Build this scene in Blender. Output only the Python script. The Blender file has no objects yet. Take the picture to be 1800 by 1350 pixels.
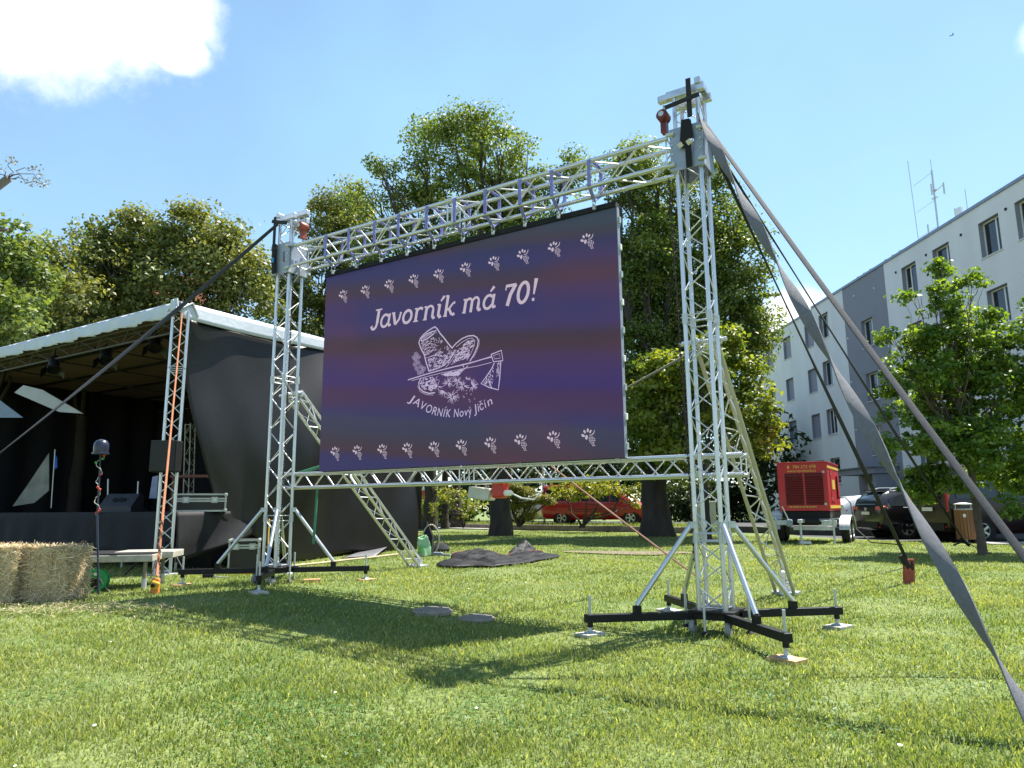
import bpy, bmesh, math, random
import numpy as np
from mathutils import Vector, Matrix

scene = bpy.context.scene
C = scene.collection
random.seed(7)
PI = math.pi

# ------------------------------------------------------------------ camera
CAM_Z, PITCH, ROLL, FPX = 1.25, 0.1711, -0.0073, 1258.8
cam_data = bpy.data.cameras.new('camera')
cam_data.sensor_width = 36.0
cam_data.lens = FPX / 1800 * 36
cam_data.clip_start = 0.05
cam_data.clip_end = 2000
cam = bpy.data.objects.new('camera', cam_data)
C.objects.link(cam)
cam.matrix_world = Matrix.Translation((0, 0, CAM_Z)) @ Matrix.Rotation(PI / 2 + PITCH, 4, 'X') @ Matrix.Rotation(ROLL, 4, 'Z')
scene.camera = cam

# ------------------------------------------------------------------ world, sun, exposure
SUN = Vector((0.387, 0.273, 0.880)).normalized()
sun_el = math.asin(SUN.z)
sun_az = math.atan2(SUN.x, SUN.y)            # clockwise from +Y
world = bpy.data.worlds.new('World')
scene.world = world
world.use_nodes = True
SKY_STRENGTH = 0.078
SUN_STRENGTH = 5.0
EXPOSURE = 1.35

def build_world():
    nt = world.node_tree
    nt.nodes.clear()
    N = nt.nodes.new
    L = nt.links.new
    out = N('ShaderNodeOutputWorld')
    bg = N('ShaderNodeBackground')
    bg.inputs['Strength'].default_value = SKY_STRENGTH
    sky = N('ShaderNodeTexSky')
    sky.sky_type = 'NISHITA'
    sky.sun_disc = False
    sky.sun_elevation = sun_el
    sky.sun_rotation = sun_az
    sky.altitude = 300
    sky.air_density = 1.0
    sky.dust_density = 0.1
    sky.ozone_density = 0.25
    tc = N('ShaderNodeTexCoord')
    # cumulus clouds: fractal noise on a flat cloud deck, thicker round a few cloud centres
    sep = N('ShaderNodeSeparateXYZ')
    L(tc.outputs['Generated'], sep.inputs[0])
    noise = N('ShaderNodeTexNoise')
    noise.inputs['Scale'].default_value = 7.0
    noise.inputs['Detail'].default_value = 8
    noise.inputs['Roughness'].default_value = 0.64
    L(tc.outputs['Generated'], noise.inputs['Vector'])
    total = None

    def math_node(op, a, b=None, clamp=False):
        m = N('ShaderNodeMath')
        m.operation = op
        m.use_clamp = clamp
        for i, v in enumerate((a, b)):
            if v is None:
                continue
            if isinstance(v, (int, float)):
                m.inputs[i].default_value = v
            else:
                L(v, m.inputs[i])
        return m.outputs[0]
    for (c, rad) in CLOUDS:
        sub = N('ShaderNodeVectorMath')
        sub.operation = 'SUBTRACT'
        L(tc.outputs['Generated'], sub.inputs[0])
        sub.inputs[1].default_value = c
        mul = N('ShaderNodeVectorMath')
        mul.operation = 'MULTIPLY'
        L(sub.outputs[0], mul.inputs[0])
        mul.inputs[1].default_value = (1, 1, 1.45)
        ln = N('ShaderNodeVectorMath')
        ln.operation = 'LENGTH'
        L(mul.outputs[0], ln.inputs[0])
        v = math_node('SUBTRACT', 1.0, math_node('DIVIDE', ln.outputs['Value'], rad))
        total = v if total is None else math_node('MAXIMUM', total, v)
    total = math_node('MAXIMUM', total, -0.9)
    dens = math_node('ADD', math_node('MULTIPLY', noise.outputs['Fac'], 2.2), math_node('MULTIPLY', total, 1.5))
    ramp = N('ShaderNodeMapRange')
    ramp.interpolation_type = 'SMOOTHSTEP'
    ramp.inputs['From Min'].default_value = 0.86
    ramp.inputs['From Max'].default_value = 1.9
    L(dens, ramp.inputs['Value'])
    # thin high veil over the whole sky
    veil = N('ShaderNodeTexNoise')
    veil.inputs['Scale'].default_value = 1.6
    veil.inputs['Detail'].default_value = 5
    L(tc.outputs['Generated'], veil.inputs['Vector'])
    vr = N('ShaderNodeMapRange')
    vr.inputs['From Min'].default_value = 0.35
    vr.inputs['From Max'].default_value = 0.8
    vr.inputs['To Min'].default_value = 0.10
    vr.inputs['To Max'].default_value = 0.42
    L(veil.outputs['Fac'], vr.inputs['Value'])
    mixv = N('ShaderNodeMix')
    mixv.data_type = 'RGBA'
    L(vr.outputs[0], mixv.inputs[0])
    L(sky.outputs[0], mixv.inputs[6])
    mixv.inputs[7].default_value = (3.5, 6.7, 9.0, 1)
    mix = N('ShaderNodeMix')
    mix.data_type = 'RGBA'
    L(ramp.outputs[0], mix.inputs[0])
    L(mixv.outputs[2], mix.inputs[6])
    mix.inputs[7].default_value = (9.0, 9.1, 9.4, 1)
    L(mix.outputs[2], bg.inputs['Color'])
    L(bg.outputs[0], out.inputs['Surface'])


def ray(u, v):
    """direction of a photograph pixel (1800 x 1350), for laying things out at a chosen distance"""
    a, b = u - 900, v - 675
    c, s = math.cos(ROLL), math.sin(ROLL)
    x = c * a + s * b
    up = -(-s * a + c * b)
    return Vector((x, FPX * math.cos(PITCH) - up * math.sin(PITCH), FPX * math.sin(PITCH) + up * math.cos(PITCH)))


def P(u, v, y):
    r = ray(u, v)
    return Vector((0, 0, CAM_Z)) + r * (y / r.y)


def unit(u, v):
    return tuple(ray(u, v).normalized())


CLOUDS = [(unit(20, -60), 0.17), (unit(180, -20), 0.11), (unit(1400, 565), 0.06), (unit(1870, 50), 0.035), (unit(310, 90), 0.035),
          ((-0.9, -0.1, 0.4), 0.16), ((0.2, -0.85, 0.45), 0.2)]
build_world()

sun_data = bpy.data.lights.new('sun', 'SUN')
sun_data.energy = SUN_STRENGTH
sun_data.angle = math.radians(0.5)
sun_data.color = (1.0, 0.955, 0.87)
sun = bpy.data.objects.new('sun', sun_data)
C.objects.link(sun)
sun.location = (0, 0, 40)
sun.rotation_euler = SUN.to_track_quat('Z', 'Y').to_euler()

scene.view_settings.view_transform = 'Standard'
scene.view_settings.look = 'None'
scene.view_settings.gamma = 1
scene.view_settings.use_curve_mapping = False
scene.view_settings.exposure = EXPOSURE
scene.cycles.max_bounces = 5
scene.cycles.diffuse_bounces = 2
scene.cycles.glossy_bounces = 2
scene.cycles.transmission_bounces = 2
scene.cycles.transparent_max_bounces = 6
scene.cycles.use_denoising = True

# ------------------------------------------------------------------ materials
MATS = {}


def mat(name, col, rough=0.6, metal=0.0, var=0.12, scale=6.0, bump=0.0, bscale=60.0, col2=None, detail=4, spec=None, coat=0.0, stretch=None):
    if name in MATS:
        return MATS[name]
    m = bpy.data.materials.new(name)
    m.use_nodes = True
    nt = m.node_tree
    b = nt.nodes['Principled BSDF']
    b.inputs['Roughness'].default_value = rough
    b.inputs['Metallic'].default_value = metal
    if spec is not None:
        b.inputs['Specular IOR Level'].default_value = spec
    if coat:
        b.inputs['Coat Weight'].default_value = coat
        b.inputs['Coat Roughness'].default_value = 0.08
    tc = nt.nodes.new('ShaderNodeTexCoord')
    vec = tc.outputs['Object']
    if stretch:
        mp = nt.nodes.new('ShaderNodeMapping')
        mp.inputs['Scale'].default_value = stretch
        nt.links.new(vec, mp.inputs['Vector'])
        vec = mp.outputs[0]
    nz = nt.nodes.new('ShaderNodeTexNoise')
    nz.inputs['Scale'].default_value = scale
    nz.inputs['Detail'].default_value = detail
    nt.links.new(vec, nz.inputs['Vector'])
    mr = nt.nodes.new('ShaderNodeMapRange')
    mr.inputs['From Min'].default_value = 0.3
    mr.inputs['From Max'].default_value = 0.7
    nt.links.new(nz.outputs['Fac'], mr.inputs['Value'])
    mx = nt.nodes.new('ShaderNodeMix')
    mx.data_type = 'RGBA'
    c2 = col2 if col2 else tuple(max(0, c * (1 + var)) for c in col)
    c1 = col if col2 else tuple(max(0, c * (1 - var)) for c in col)
    mx.inputs[6].default_value = (*c1, 1)
    mx.inputs[7].default_value = (*c2, 1)
    nt.links.new(mr.outputs[0], mx.inputs[0])
    nt.links.new(mx.outputs[2], b.inputs['Base Color'])
    if bump:
        n2 = nt.nodes.new('ShaderNodeTexNoise')
        n2.inputs['Scale'].default_value = bscale
        n2.inputs['Detail'].default_value = 3
        nt.links.new(vec, n2.inputs['Vector'])
        bp = nt.nodes.new('ShaderNodeBump')
        bp.inputs['Strength'].default_value = bump
        bp.inputs['Distance'].default_value = 0.02
        nt.links.new(n2.outputs['Fac'], bp.inputs['Height'])
        nt.links.new(bp.outputs[0], b.inputs['Normal'])
    MATS[name] = m
    return m


def emit_mat(name, col, strength=1.0):
    if name in MATS:
        return MATS[name]
    m = bpy.data.materials.new(name)
    m.use_nodes = True
    b = m.node_tree.nodes['Principled BSDF']
    b.inputs['Base Color'].default_value = (0.03, 0.03, 0.03, 1)
    b.inputs['Roughness'].default_value = 0.7
    b.inputs['Emission Color'].default_value = (*col, 1)
    b.inputs['Emission Strength'].default_value = strength
    MATS[name] = m
    return m


def leaf_mat(name, dark, light, trans=0.4, tcol=None):
    m = bpy.data.materials.new(name)
    m.use_nodes = True
    nt = m.node_tree
    nt.nodes.clear()
    out = nt.nodes.new('ShaderNodeOutputMaterial')
    at = nt.nodes.new('ShaderNodeAttribute')
    at.attribute_name = 'tint'
    mx = nt.nodes.new('ShaderNodeMix')
    mx.data_type = 'RGBA'
    mx.inputs[6].default_value = (*dark, 1)
    mx.inputs[7].default_value = (*light, 1)
    nt.links.new(at.outputs['Fac'], mx.inputs[0])
    p = nt.nodes.new('ShaderNodeBsdfPrincipled')
    p.inputs['Roughness'].default_value = 0.48
    p.inputs['Specular IOR Level'].default_value = 0.4
    nt.links.new(mx.outputs[2], p.inputs['Base Color'])
    t = nt.nodes.new('ShaderNodeBsdfTranslucent')
    tm = nt.nodes.new('ShaderNodeMix')
    tm.data_type = 'RGBA'
    tm.blend_type = 'MULTIPLY'
    tm.inputs[0].default_value = 1
    nt.links.new(mx.outputs[2], tm.inputs[6])
    tm.inputs[7].default_value = (*(tcol or (1.7, 1.6, 0.5)), 1)
    nt.links.new(tm.outputs[2], t.inputs['Color'])
    ms = nt.nodes.new('ShaderNodeMixShader')
    ms.inputs[0].default_value = trans
    nt.links.new(p.outputs[0], ms.inputs[1])
    nt.links.new(t.outputs[0], ms.inputs[2])
    nt.links.new(ms.outputs[0], out.inputs['Surface'])
    MATS[name] = m
    return m


ALU = mat('aluminium', (0.58, 0.59, 0.62), 0.34, 0.85, 0.16, 11, 0.08, 70)
ALU_BRACE = mat('aluminium_brace', (0.62, 0.62, 0.64), 0.36, 0.8, 0.14, 14)
ALU_OLD = mat('aluminium_dull', (0.42, 0.40, 0.33), 0.6, 0.25, 0.18, 12)
PLATE = mat('sleeve_plate', (0.30, 0.33, 0.40), 0.5, 0.4, 0.1, 8)
STEEL = mat('galvanised_steel', (0.50, 0.52, 0.53), 0.45, 0.5, 0.2, 25)
BLACK_STEEL = mat('black_steel', (0.006, 0.006, 0.007), 0.5, 0.0, 0.3, 12, 0.08, 80, spec=0.3)
BLACK = mat('black_plastic', (0.007, 0.007, 0.008), 0.55, 0, 0.2, 10, spec=0.3)
RUBBER = mat('rubber', (0.012, 0.012, 0.012), 0.85, 0, 0.3, 12)
GLASS_DARK = mat('dark_glass', (0.012, 0.015, 0.018), 0.06, 0, 0.1, 3, spec=0.7)
WOOD_PAD = mat('plywood_pad', (0.42, 0.24, 0.10), 0.8, 0, 0.3, 18)
WHITE = mat('white_paint', (0.75, 0.75, 0.74), 0.5, 0, 0.05, 5)

# ------------------------------------------------------------------ mesh helpers


class MB:
    def __init__(self):
        self.v = []
        self.f = []

    def add(self, vs, fs):
        n = len(self.v)
        self.v += [Vector(p) for p in vs]
        self.f += [tuple(i + n for i in f) for f in fs]
        return self

    def box(self, c, s, rot=None):
        c = Vector(c)
        hx, hy, hz = s[0] / 2, s[1] / 2, s[2] / 2
        vs = [Vector((x, y, z)) for x in (-hx, hx) for y in (-hy, hy) for z in (-hz, hz)]
        if rot is not None:
            vs = [rot @ p for p in vs]
        return self.add([c + p for p in vs], [(0, 1, 3, 2), (4, 6, 7, 5), (0, 4, 5, 1), (2, 3, 7, 6), (0, 2, 6, 4), (1, 5, 7, 3)])

    def rbox(self, c, s, r, rot=None):
        """box with chamfered edges"""
        c = Vector(c)
        hx, hy, hz = s[0] / 2, s[1] / 2, s[2] / 2
        r = min(r, hx * .9, hy * .9, hz * .9)
        bm = bmesh.new()
        bmesh.ops.create_cube(bm, size=1)
        for q in bm.verts:
            q.co = Vector((q.co.x * 2 * hx, q.co.y * 2 * hy, q.co.z * 2 * hz))
        bmesh.ops.bevel(bm, geom=bm.edges[:], offset=r, segments=2, affect='EDGES', profile=0.5)
        bm.verts.index_update()
        vs = [(rot @ q.co if rot is not None else q.co) + c for q in bm.verts]
        fs = [tuple(q.index for q in f.verts) for f in bm.faces]
        bm.free()
        return self.add(vs, fs)

    def tube(self, pts, r, seg=8, cap=True):
        pts = [Vector(p) for p in pts]
        n = len(pts)
        rs = r if isinstance(r, (list, tuple)) else [r] * n
        vs, fs = [], []
        ref = None
        for i, p in enumerate(pts):
            t = (pts[min(i + 1, n - 1)] - pts[max(i - 1, 0)])
            if t.length < 1e-9:
                t = Vector((0, 0, 1))
            t.normalize()
            if ref is None:
                ref = Vector((0, 0, 1)) if abs(t.z) < .9 else Vector((1, 0, 0))
            a = t.cross(ref).normalized()
            b = t.cross(a).normalized()
            ref = -b if False else ref
            for k in range(seg):
                w = 2 * PI * k / seg
                vs.append(p + (a * math.cos(w) + b * math.sin(w)) * rs[i])
        for i in range(n - 1):
            for k in range(seg):
                k2 = (k + 1) % seg
                fs.append((i * seg + k, i * seg + k2, (i + 1) * seg + k2, (i + 1) * seg + k))
        if cap:
            fs.append(tuple(range(seg))[::-1])
            fs.append(tuple((n - 1) * seg + k for k in range(seg)))
        return self.add(vs, fs)

    def lathe(self, c, prof, axis=(0, 0, 1), seg=20):
        """prof: list of (radius, height) along axis"""
        ax = Vector(axis).normalized()
        ref = Vector((0, 0, 1)) if abs(ax.z) < .9 else Vector((1, 0, 0))
        a = ax.cross(ref).normalized()
        b = ax.cross(a)
        c = Vector(c)
        vs, fs = [], []
        for r, h in prof:
            for k in range(seg):
                w = 2 * PI * k / seg
                vs.append(c + ax * h + (a * math.cos(w) + b * math.sin(w)) * r)
        for i in range(len(prof) - 1):
            for k in range(seg):
                k2 = (k + 1) % seg
                fs.append((i * seg + k, i * seg + k2, (i + 1) * seg + k2, (i + 1) * seg + k))
        fs.append(tuple(range(seg))[::-1])
        fs.append(tuple((len(prof) - 1) * seg + k for k in range(seg)))
        return self.add(vs, fs)

    def grid(self, fn, nu, nv, wrap=False):
        vs = [fn(i / nu, j / nv) for j in range(nv + 1) for i in range(nu + 1)]
        fs = [(j * (nu + 1) + i, j * (nu + 1) + i + 1, (j + 1) * (nu + 1) + i + 1, (j + 1) * (nu + 1) + i) for j in range(nv) for i in range(nu)]
        return self.add(vs, fs)

    def prism(self, poly, off):
        """extrude a polygon (list of points) by vector off"""
        n = len(poly)
        off = Vector(off)
        vs = [Vector(p) for p in poly] + [Vector(p) + off for p in poly]
        fs = [tuple(range(n))[::-1], tuple(range(n, 2 * n))] + [(i, (i + 1) % n, n + (i + 1) % n, n + i) for i in range(n)]
        return self.add(vs, fs)

    def build(self, name, m, parent=None, smooth=False, thick=0.0, **props):
        c = Vector((0, 0, 0))
        if self.v:
            lo = Vector((min(p.x for p in self.v), min(p.y for p in self.v), min(p.z for p in self.v)))
            hi = Vector((max(p.x for p in self.v), max(p.y for p in self.v), max(p.z for p in self.v)))
            c = (lo + hi) / 2
            c.z = lo.z
        me = bpy.data.meshes.new(name)
        me.from_pydata([tuple(p - c) for p in self.v], [], self.f)
        bm = bmesh.new()
        bm.from_mesh(me)
        bmesh.ops.recalc_face_normals(bm, faces=bm.faces[:])
        bm.to_mesh(me)
        bm.free()
        if m is not None:
            me.materials.append(m)
        if smooth:
            me.polygons.foreach_set('use_smooth', [True] * len(me.polygons))
            me.set_sharp_from_angle(angle=math.radians(40))
        o = bpy.data.objects.new(name, me)
        o.location = c
        C.objects.link(o)
        if thick:
            md = o.modifiers.new('thickness', 'SOLIDIFY')
            md.thickness = thick
            md.offset = 0
        return finish(o, parent, props)


def finish(o, parent, props):
    if parent is not None:
        o.parent = parent
        o.matrix_parent_inverse = WORLD[parent.name].inverted() if parent.name in WORLD else Matrix.Translation(parent.location).inverted()
        # a mesh that is itself a child sits in world coordinates through its parent
        if parent.parent is not None or parent.type == 'MESH':
            o.matrix_parent_inverse = parent_world(parent).inverted()
    for k, v in props.items():
        o[k] = v
    return o


WORLD = {}


def parent_world(o):
    m = o.matrix_basis.copy()
    if o.parent is not None:
        m = parent_world(o.parent) @ o.matrix_parent_inverse @ m
    return m


def thing(name, loc, label, category, group=None):
    o = bpy.data.objects.new(name, None)
    o.empty_display_size = 0.2
    o.location = loc
    C.objects.link(o)
    o['label'] = label
    o['category'] = category
    if group:
        o['group'] = group
    return o


ROD = {}


def rod(name, p0, p1, r, m, parent, seg=8, **props):
    """a straight round bar; alike bars share one mesh"""
    key = (m.name, seg)
    if key not in ROD:
        vs, fs = [], []
        for z in (0, 1):
            for k in range(seg):
                w = 2 * PI * k / seg
                vs.append((math.cos(w), math.sin(w), z))
        fs = [(k, (k + 1) % seg, seg + (k + 1) % seg, seg + k) for k in range(seg)] + [tuple(range(seg))[::-1], tuple(range(seg, 2 * seg))]
        me = bpy.data.meshes.new('bar')
        me.from_pydata(vs, [], fs)
        me.materials.append(m)
        me.polygons.foreach_set('use_smooth', [True] * len(me.polygons))
        me.set_sharp_from_angle(angle=math.radians(50))
        ROD[key] = me
    o = bpy.data.objects.new(name, ROD[key])
    p0, p1 = Vector(p0), Vector(p1)
    d = p1 - p0
    o.matrix_basis = Matrix.LocRotScale(p0, d.to_track_quat('Z', 'Y'), Vector((r, r, d.length)))
    C.objects.link(o)
    return finish(o, parent, props)


def inst(name, me, loc, parent=None, rot=None, scale=None, **props):
    o = bpy.data.objects.new(name, me)
    o.matrix_basis = Matrix.LocRotScale(Vector(loc), rot or Matrix.Identity(3).to_quaternion(), Vector(scale) if scale else Vector((1, 1, 1)))
    C.objects.link(o)
    return finish(o, parent, props)


def tag(o, label, category, group=None):
    o['label'] = label
    o['category'] = category
    if group:
        o['group'] = group
    return o


def text_mesh(body, size, m, xscale=1.0, shear=0.0):
    cu = bpy.data.curves.new('text', 'FONT')
    cu.body = body
    cu.size = size
    cu.shear = shear
    cu.align_x = 'LEFT'
    tmp = bpy.data.objects.new('text', cu)
    C.objects.link(tmp)
    bpy.context.view_layer.update()
    me = bpy.data.meshes.new_from_object(tmp.evaluated_get(bpy.context.evaluated_depsgraph_get()))
    bpy.data.objects.remove(tmp)
    bpy.data.curves.remove(cu)
    if xscale != 1:
        for q in me.vertices:
            q.co.x *= xscale
    me.materials.clear()
    me.materials.append(m)
    return me


def truss(parent, p0, p1, up, w, h, r, rb, step, m, mb, shape='box', ends=True):
    """lattice truss: chords and every brace its own bar"""
    p0, p1, up = Vector(p0), Vector(p1), Vector(up)
    ax = (p1 - p0)
    ln = ax.length
    ax.normalize()
    side = ax.cross(up).normalized()
    upv = side.cross(ax).normalized()
    if shape == 'box':
        off = [side * (-w / 2) + upv * (-h / 2), side * (w / 2) + upv * (-h / 2), side * (w / 2) + upv * (h / 2), side * (-w / 2) + upv * (h / 2)]
    else:
        off = [side * (-w / 2) + upv * (h / 3), side * (w / 2) + upv * (h / 3), upv * (-2 * h / 3)]
    n = len(off)
    for o in off:
        rod('chord', p0 + o, p1 + o, r, m, parent, 10)
    k = max(2, int(round(ln / step)))
    st = ln / k
    for i in range(n):
        a, b = off[i], off[(i + 1) % n]
        for j in range(k):
            q0 = p0 + ax * (st * (j + .06))
            q1 = p0 + ax * (st * (j + .94))
            if (j + i) % 2 == 0:
                rod('brace', q0 + a, q1 + b, rb, mb, parent, 6)
            else:
                rod('brace', q0 + b, q1 + a, rb, mb, parent, 6)
        if ends:
            for t in (0.02, ln - 0.02):
                rod('brace', p0 + ax * t + a, p0 + ax * t + b, rb, mb, parent, 6)
    return off


def ribbon(pts, width, normal0, twist=0.0, n=40, sag=0.0, ph=0.0):
    """flat strap between two points: returns MB strip with thickness"""
    a, b = Vector(pts[0]), Vector(pts[1])
    d = (b - a)
    ln = d.length
    d.normalize()
    e1 = d.cross(Vector(normal0)).normalized()
    e2 = d.cross(e1).normalized()
    mb = MB()
    rings = []
    for i in range(n + 1):
        t = i / n
        p = a.lerp(b, t) + Vector((0, 0, -sag * 4 * t * (1 - t)))
        an = ph + twist * t
        x = e1 * math.cos(an) + e2 * math.sin(an)
        y = d.cross(x)
        w, th = width / 2, 0.004
        rings.append([p + x * w * sx + y * th * sy * (1 if abs(sx) > .9 else 2.2) for sx, sy in ((-1, -1), (-.5, -1), (.5, -1), (1, -1), (1, 1), (.5, 1), (-.5, 1), (-1, 1))])
    vs = [p for rg in rings for p in rg]
    m = 8
    fs = [(i * m + k, i * m + (k + 1) % m, (i + 1) * m + (k + 1) % m, (i + 1) * m + k) for i in range(n) for k in range(m)]
    fs += [tuple(range(m))[::-1], tuple(n * m + k for k in range(m))]
    mb.add(vs, fs)
    return mb
# ================================================================== the setting
CTRL = [(0, 0, .03), (0, 3, .05), (-4, 4, .10), (4, 4, .04), (1.87, 6.86, .12), (3, 5, .07), (-3.23, 10.04, .287), (-5.5, 11.2, .22), (-7, 9, .20),
        (7.7, 19, .28), (13.5, 25, .13), (-2.3, 16.3, .32), (0, 13, .28), (4, 12, .20), (6, 10, .12), (10.2, 15.6, .15), (0, 25, .30), (5, 24, .30), (-8, 24, .35),
        (20, 20, .1), (-15, 15, .25), (-12, 5, .15), (12, 6, .02), (18, 40, .25), (0, 45, .35), (-25, 40, .35), (0, -12, 0), (40, 60, .25), (-60, 60, .3)]
CT = np.array(CTRL)


def gz_arr(x, y):
    d2 = (x[:, None] - CT[None, :, 0]) ** 2 + (y[:, None] - CT[None, :, 1]) ** 2
    w = 1.0 / (d2 + 2.5) ** 1.6
    return (w * CT[None, :, 2]).sum(1) / w.sum(1)


def gz(x, y):
    return float(gz_arr(np.array([x], float), np.array([y], float))[0])


def G(u, v):
    """ground point under a photograph pixel"""
    r = ray(u, v)
    z = 0.2
    for _ in range(12):
        t = (z - CAM_Z) / r.z
        p = Vector((0, 0, CAM_Z)) + r * t
        z = gz(p.x, p.y)
    return Vector((p.x, p.y, z))


def ground_at(p, up=0.0):
    return Vector((p[0], p[1], gz(p[0], p[1]) + up))


def lawn_material():
    m = bpy.data.materials.new('lawn_soil')
    m.use_nodes = True
    nt = m.node_tree
    b = nt.nodes['Principled BSDF']
    b.inputs['Roughness'].default_value = 0.95
    tc = nt.nodes.new('ShaderNodeTexCoord')
    n1 = nt.nodes.new('ShaderNodeTexNoise')
    n1.inputs['Scale'].default_value = 0.9
    n1.inputs['Detail'].default_value = 6
    n2 = nt.nodes.new('ShaderNodeTexNoise')
    n2.inputs['Scale'].default_value = 26
    n2.inputs['Detail'].default_value = 4
    for n in (n1, n2):
        nt.links.new(tc.outputs['Object'], n.inputs['Vector'])
    r1 = nt.nodes.new('ShaderNodeValToRGB')
    r1.color_ramp.elements[0].position = 0.33
    r1.color_ramp.elements[0].color = (0.095, 0.15, 0.035, 1)
    r1.color_ramp.elements[1].position = 0.68
    r1.color_ramp.elements[1].color = (0.18, 0.215, 0.07, 1)
    nt.links.new(n1.outputs['Fac'], r1.inputs[0])
    r2 = nt.nodes.new('ShaderNodeValToRGB')
    r2.color_ramp.elements[0].position = 0.3
    r2.color_ramp.elements[0].color = (0.45, 0.5, 0.4, 1)
    r2.color_ramp.elements[1].position = 0.7
    r2.color_ramp.elements[1].color = (1.25, 1.2, 1.1, 1)
    nt.links.new(n2.outputs['Fac'], r2.inputs[0])
    mx = nt.nodes.new('ShaderNodeMix')
    mx.data_type = 'RGBA'
    mx.blend_type = 'MULTIPLY'
    mx.inputs[0].default_value = 1
    nt.links.new(r1.outputs[0], mx.inputs[6])
    nt.links.new(r2.outputs[0], mx.inputs[7])
    nt.links.new(mx.outputs[2], b.inputs['Base Color'])
    bp = nt.nodes.new('ShaderNodeBump')
    bp.inputs['Strength'].default_value = 0.6
    bp.inputs['Distance'].default_value = 0.03
    nt.links.new(n2.outputs['Fac'], bp.inputs['Height'])
    nt.links.new(bp.outputs[0], b.inputs['Normal'])
    return m


LAWN = lawn_material()
xs = np.unique(np.concatenate([np.linspace(-600, -60, 10), np.linspace(-60, -16, 23), np.linspace(-16, 20, 91), np.linspace(20, 60, 21), np.linspace(60, 600, 10)]))
ys = np.unique(np.concatenate([np.linspace(-200, -10, 8), np.linspace(-10, 34, 111), np.linspace(34, 90, 29), np.linspace(90, 900, 12)]))
gx, gy = np.meshgrid(xs, ys)
gzv = gz_arr(gx.ravel(), gy.ravel())
gzv = gzv + 0.012 * np.sin(gx.ravel() * 2.3 + 1.3 * np.sin(gy.ravel() * .9)) * np.cos(gy.ravel() * 1.9)
nx, ny = len(xs), len(ys)
me = bpy.data.meshes.new('lawn')
vv = np.stack([gx.ravel(), gy.ravel(), gzv], 1)
ii = np.arange((ny - 1) * nx).reshape(ny - 1, nx)[:, :-1].ravel()
ff = np.stack([ii, ii + 1, ii + nx + 1, ii + nx], 1)
me.from_pydata(vv.tolist(), [], ff.tolist())
me.materials.append(LAWN)
me.polygons.foreach_set('use_smooth', [True] * len(me.polygons))
lawn = bpy.data.objects.new('lawn', me)
C.objects.link(lawn)
lawn['kind'] = 'structure'


def quad_mesh(name, verts, tris, m, tint=None, smooth=False):
    """fast mesh from numpy arrays: verts (n,3), polys (k,m)"""
    me = bpy.data.meshes.new(name)
    nv, (nf, k) = len(verts), tris.shape
    me.vertices.add(nv)
    me.vertices.foreach_set('co', verts.astype(np.float32).ravel())
    me.loops.add(nf * k)
    me.loops.foreach_set('vertex_index', tris.astype(np.int32).ravel())
    me.polygons.add(nf)
    me.polygons.foreach_set('loop_start', np.arange(nf, dtype=np.int32) * k)
    me.update(calc_edges=True)
    if tint is not None:
        at = me.attributes.new('tint', 'FLOAT', 'POINT')
        at.data.foreach_set('value', tint.astype(np.float32))
    me.materials.append(m)
    if smooth:
        me.polygons.foreach_set('use_smooth', [True] * nf)
    return me


def road_z(x, y):
    return gz(x, y)


# ---- back verge behind a stone kerb, road with the van on it, parking in front of the flats
K0, K1 = G(640, 925), G(1165, 937)
kd = (K1 - K0)
kd.z = 0
kd.normalize()
kn = Vector((-kd.y, kd.x, 0))
if kn.y < 0:
    kn = -kn
KERB_Z = gz(K0.x, K0.y)
ASPH = mat('asphalt', (0.055, 0.055, 0.058), 0.9, 0, 0.25, 3, 0.3, 120)
PAVE = mat('pale_paving', (0.36, 0.34, 0.31), 0.9, 0, 0.15, 2.5, 0.2, 60)
STONE = mat('kerb_stone', (0.20, 0.16, 0.14), 0.9, 0, 0.3, 5, 0.5, 25)


def strip(name, a0, a1, b0, b1, z, m, n=24, kind='structure', thick=None):
    """sheet between kerb-frame coordinates a along the kerb, b behind it"""
    mb = MB()
    mb.grid(lambda s, t: (lambda q: Vector((q.x, q.y, z)))(K0 + kd * (a0 + (a1 - a0) * s) + kn * (b0 + (b1 - b0) * t)), n, 2)
    if thick:
        p = [K0 + kd * a + kn * b for a, b in ((a0, b0), (a1, b0), (a1, b1), (a0, b1))]
        mb = MB().prism([(q.x, q.y, z - thick) for q in p], (0, 0, thick))
    return mb.build(name, m, None, kind=kind)


KL = (K1 - K0).length
VERGE_Z = KERB_Z + 0.17
strip('verge', -22, KL + 1.2, 0.18, 3.6, VERGE_Z, LAWN, thick=0.6)
strip('road', -30, KL + 9, 3.6, 9.6, VERGE_Z - 0.02, ASPH, thick=0.5)
strip('path', -22, KL * .55, -0.75, -0.02, KERB_Z + 0.03, PAVE, thick=0.2)
kerb = thing('kerb', (K0.x, K0.y, KERB_Z), 'low dark stone kerb behind the two big linden trunks', 'kerb')
a = -6.0
i = 0
rotk = Matrix.Rotation(math.atan2(kd.y, kd.x), 3, 'Z')
while a < KL + 1.0:
    w = 0.85 + 0.3 * random.random()
    c = K0 + kd * (a + w / 2) + kn * 0.09
    MB().rbox((c.x, c.y, KERB_Z + .09 + .012 * random.random()), (w - .02, .18, .22), .02, rotk).build('kerb_stone', STONE, kerb)
    a += w
    i += 1

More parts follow.
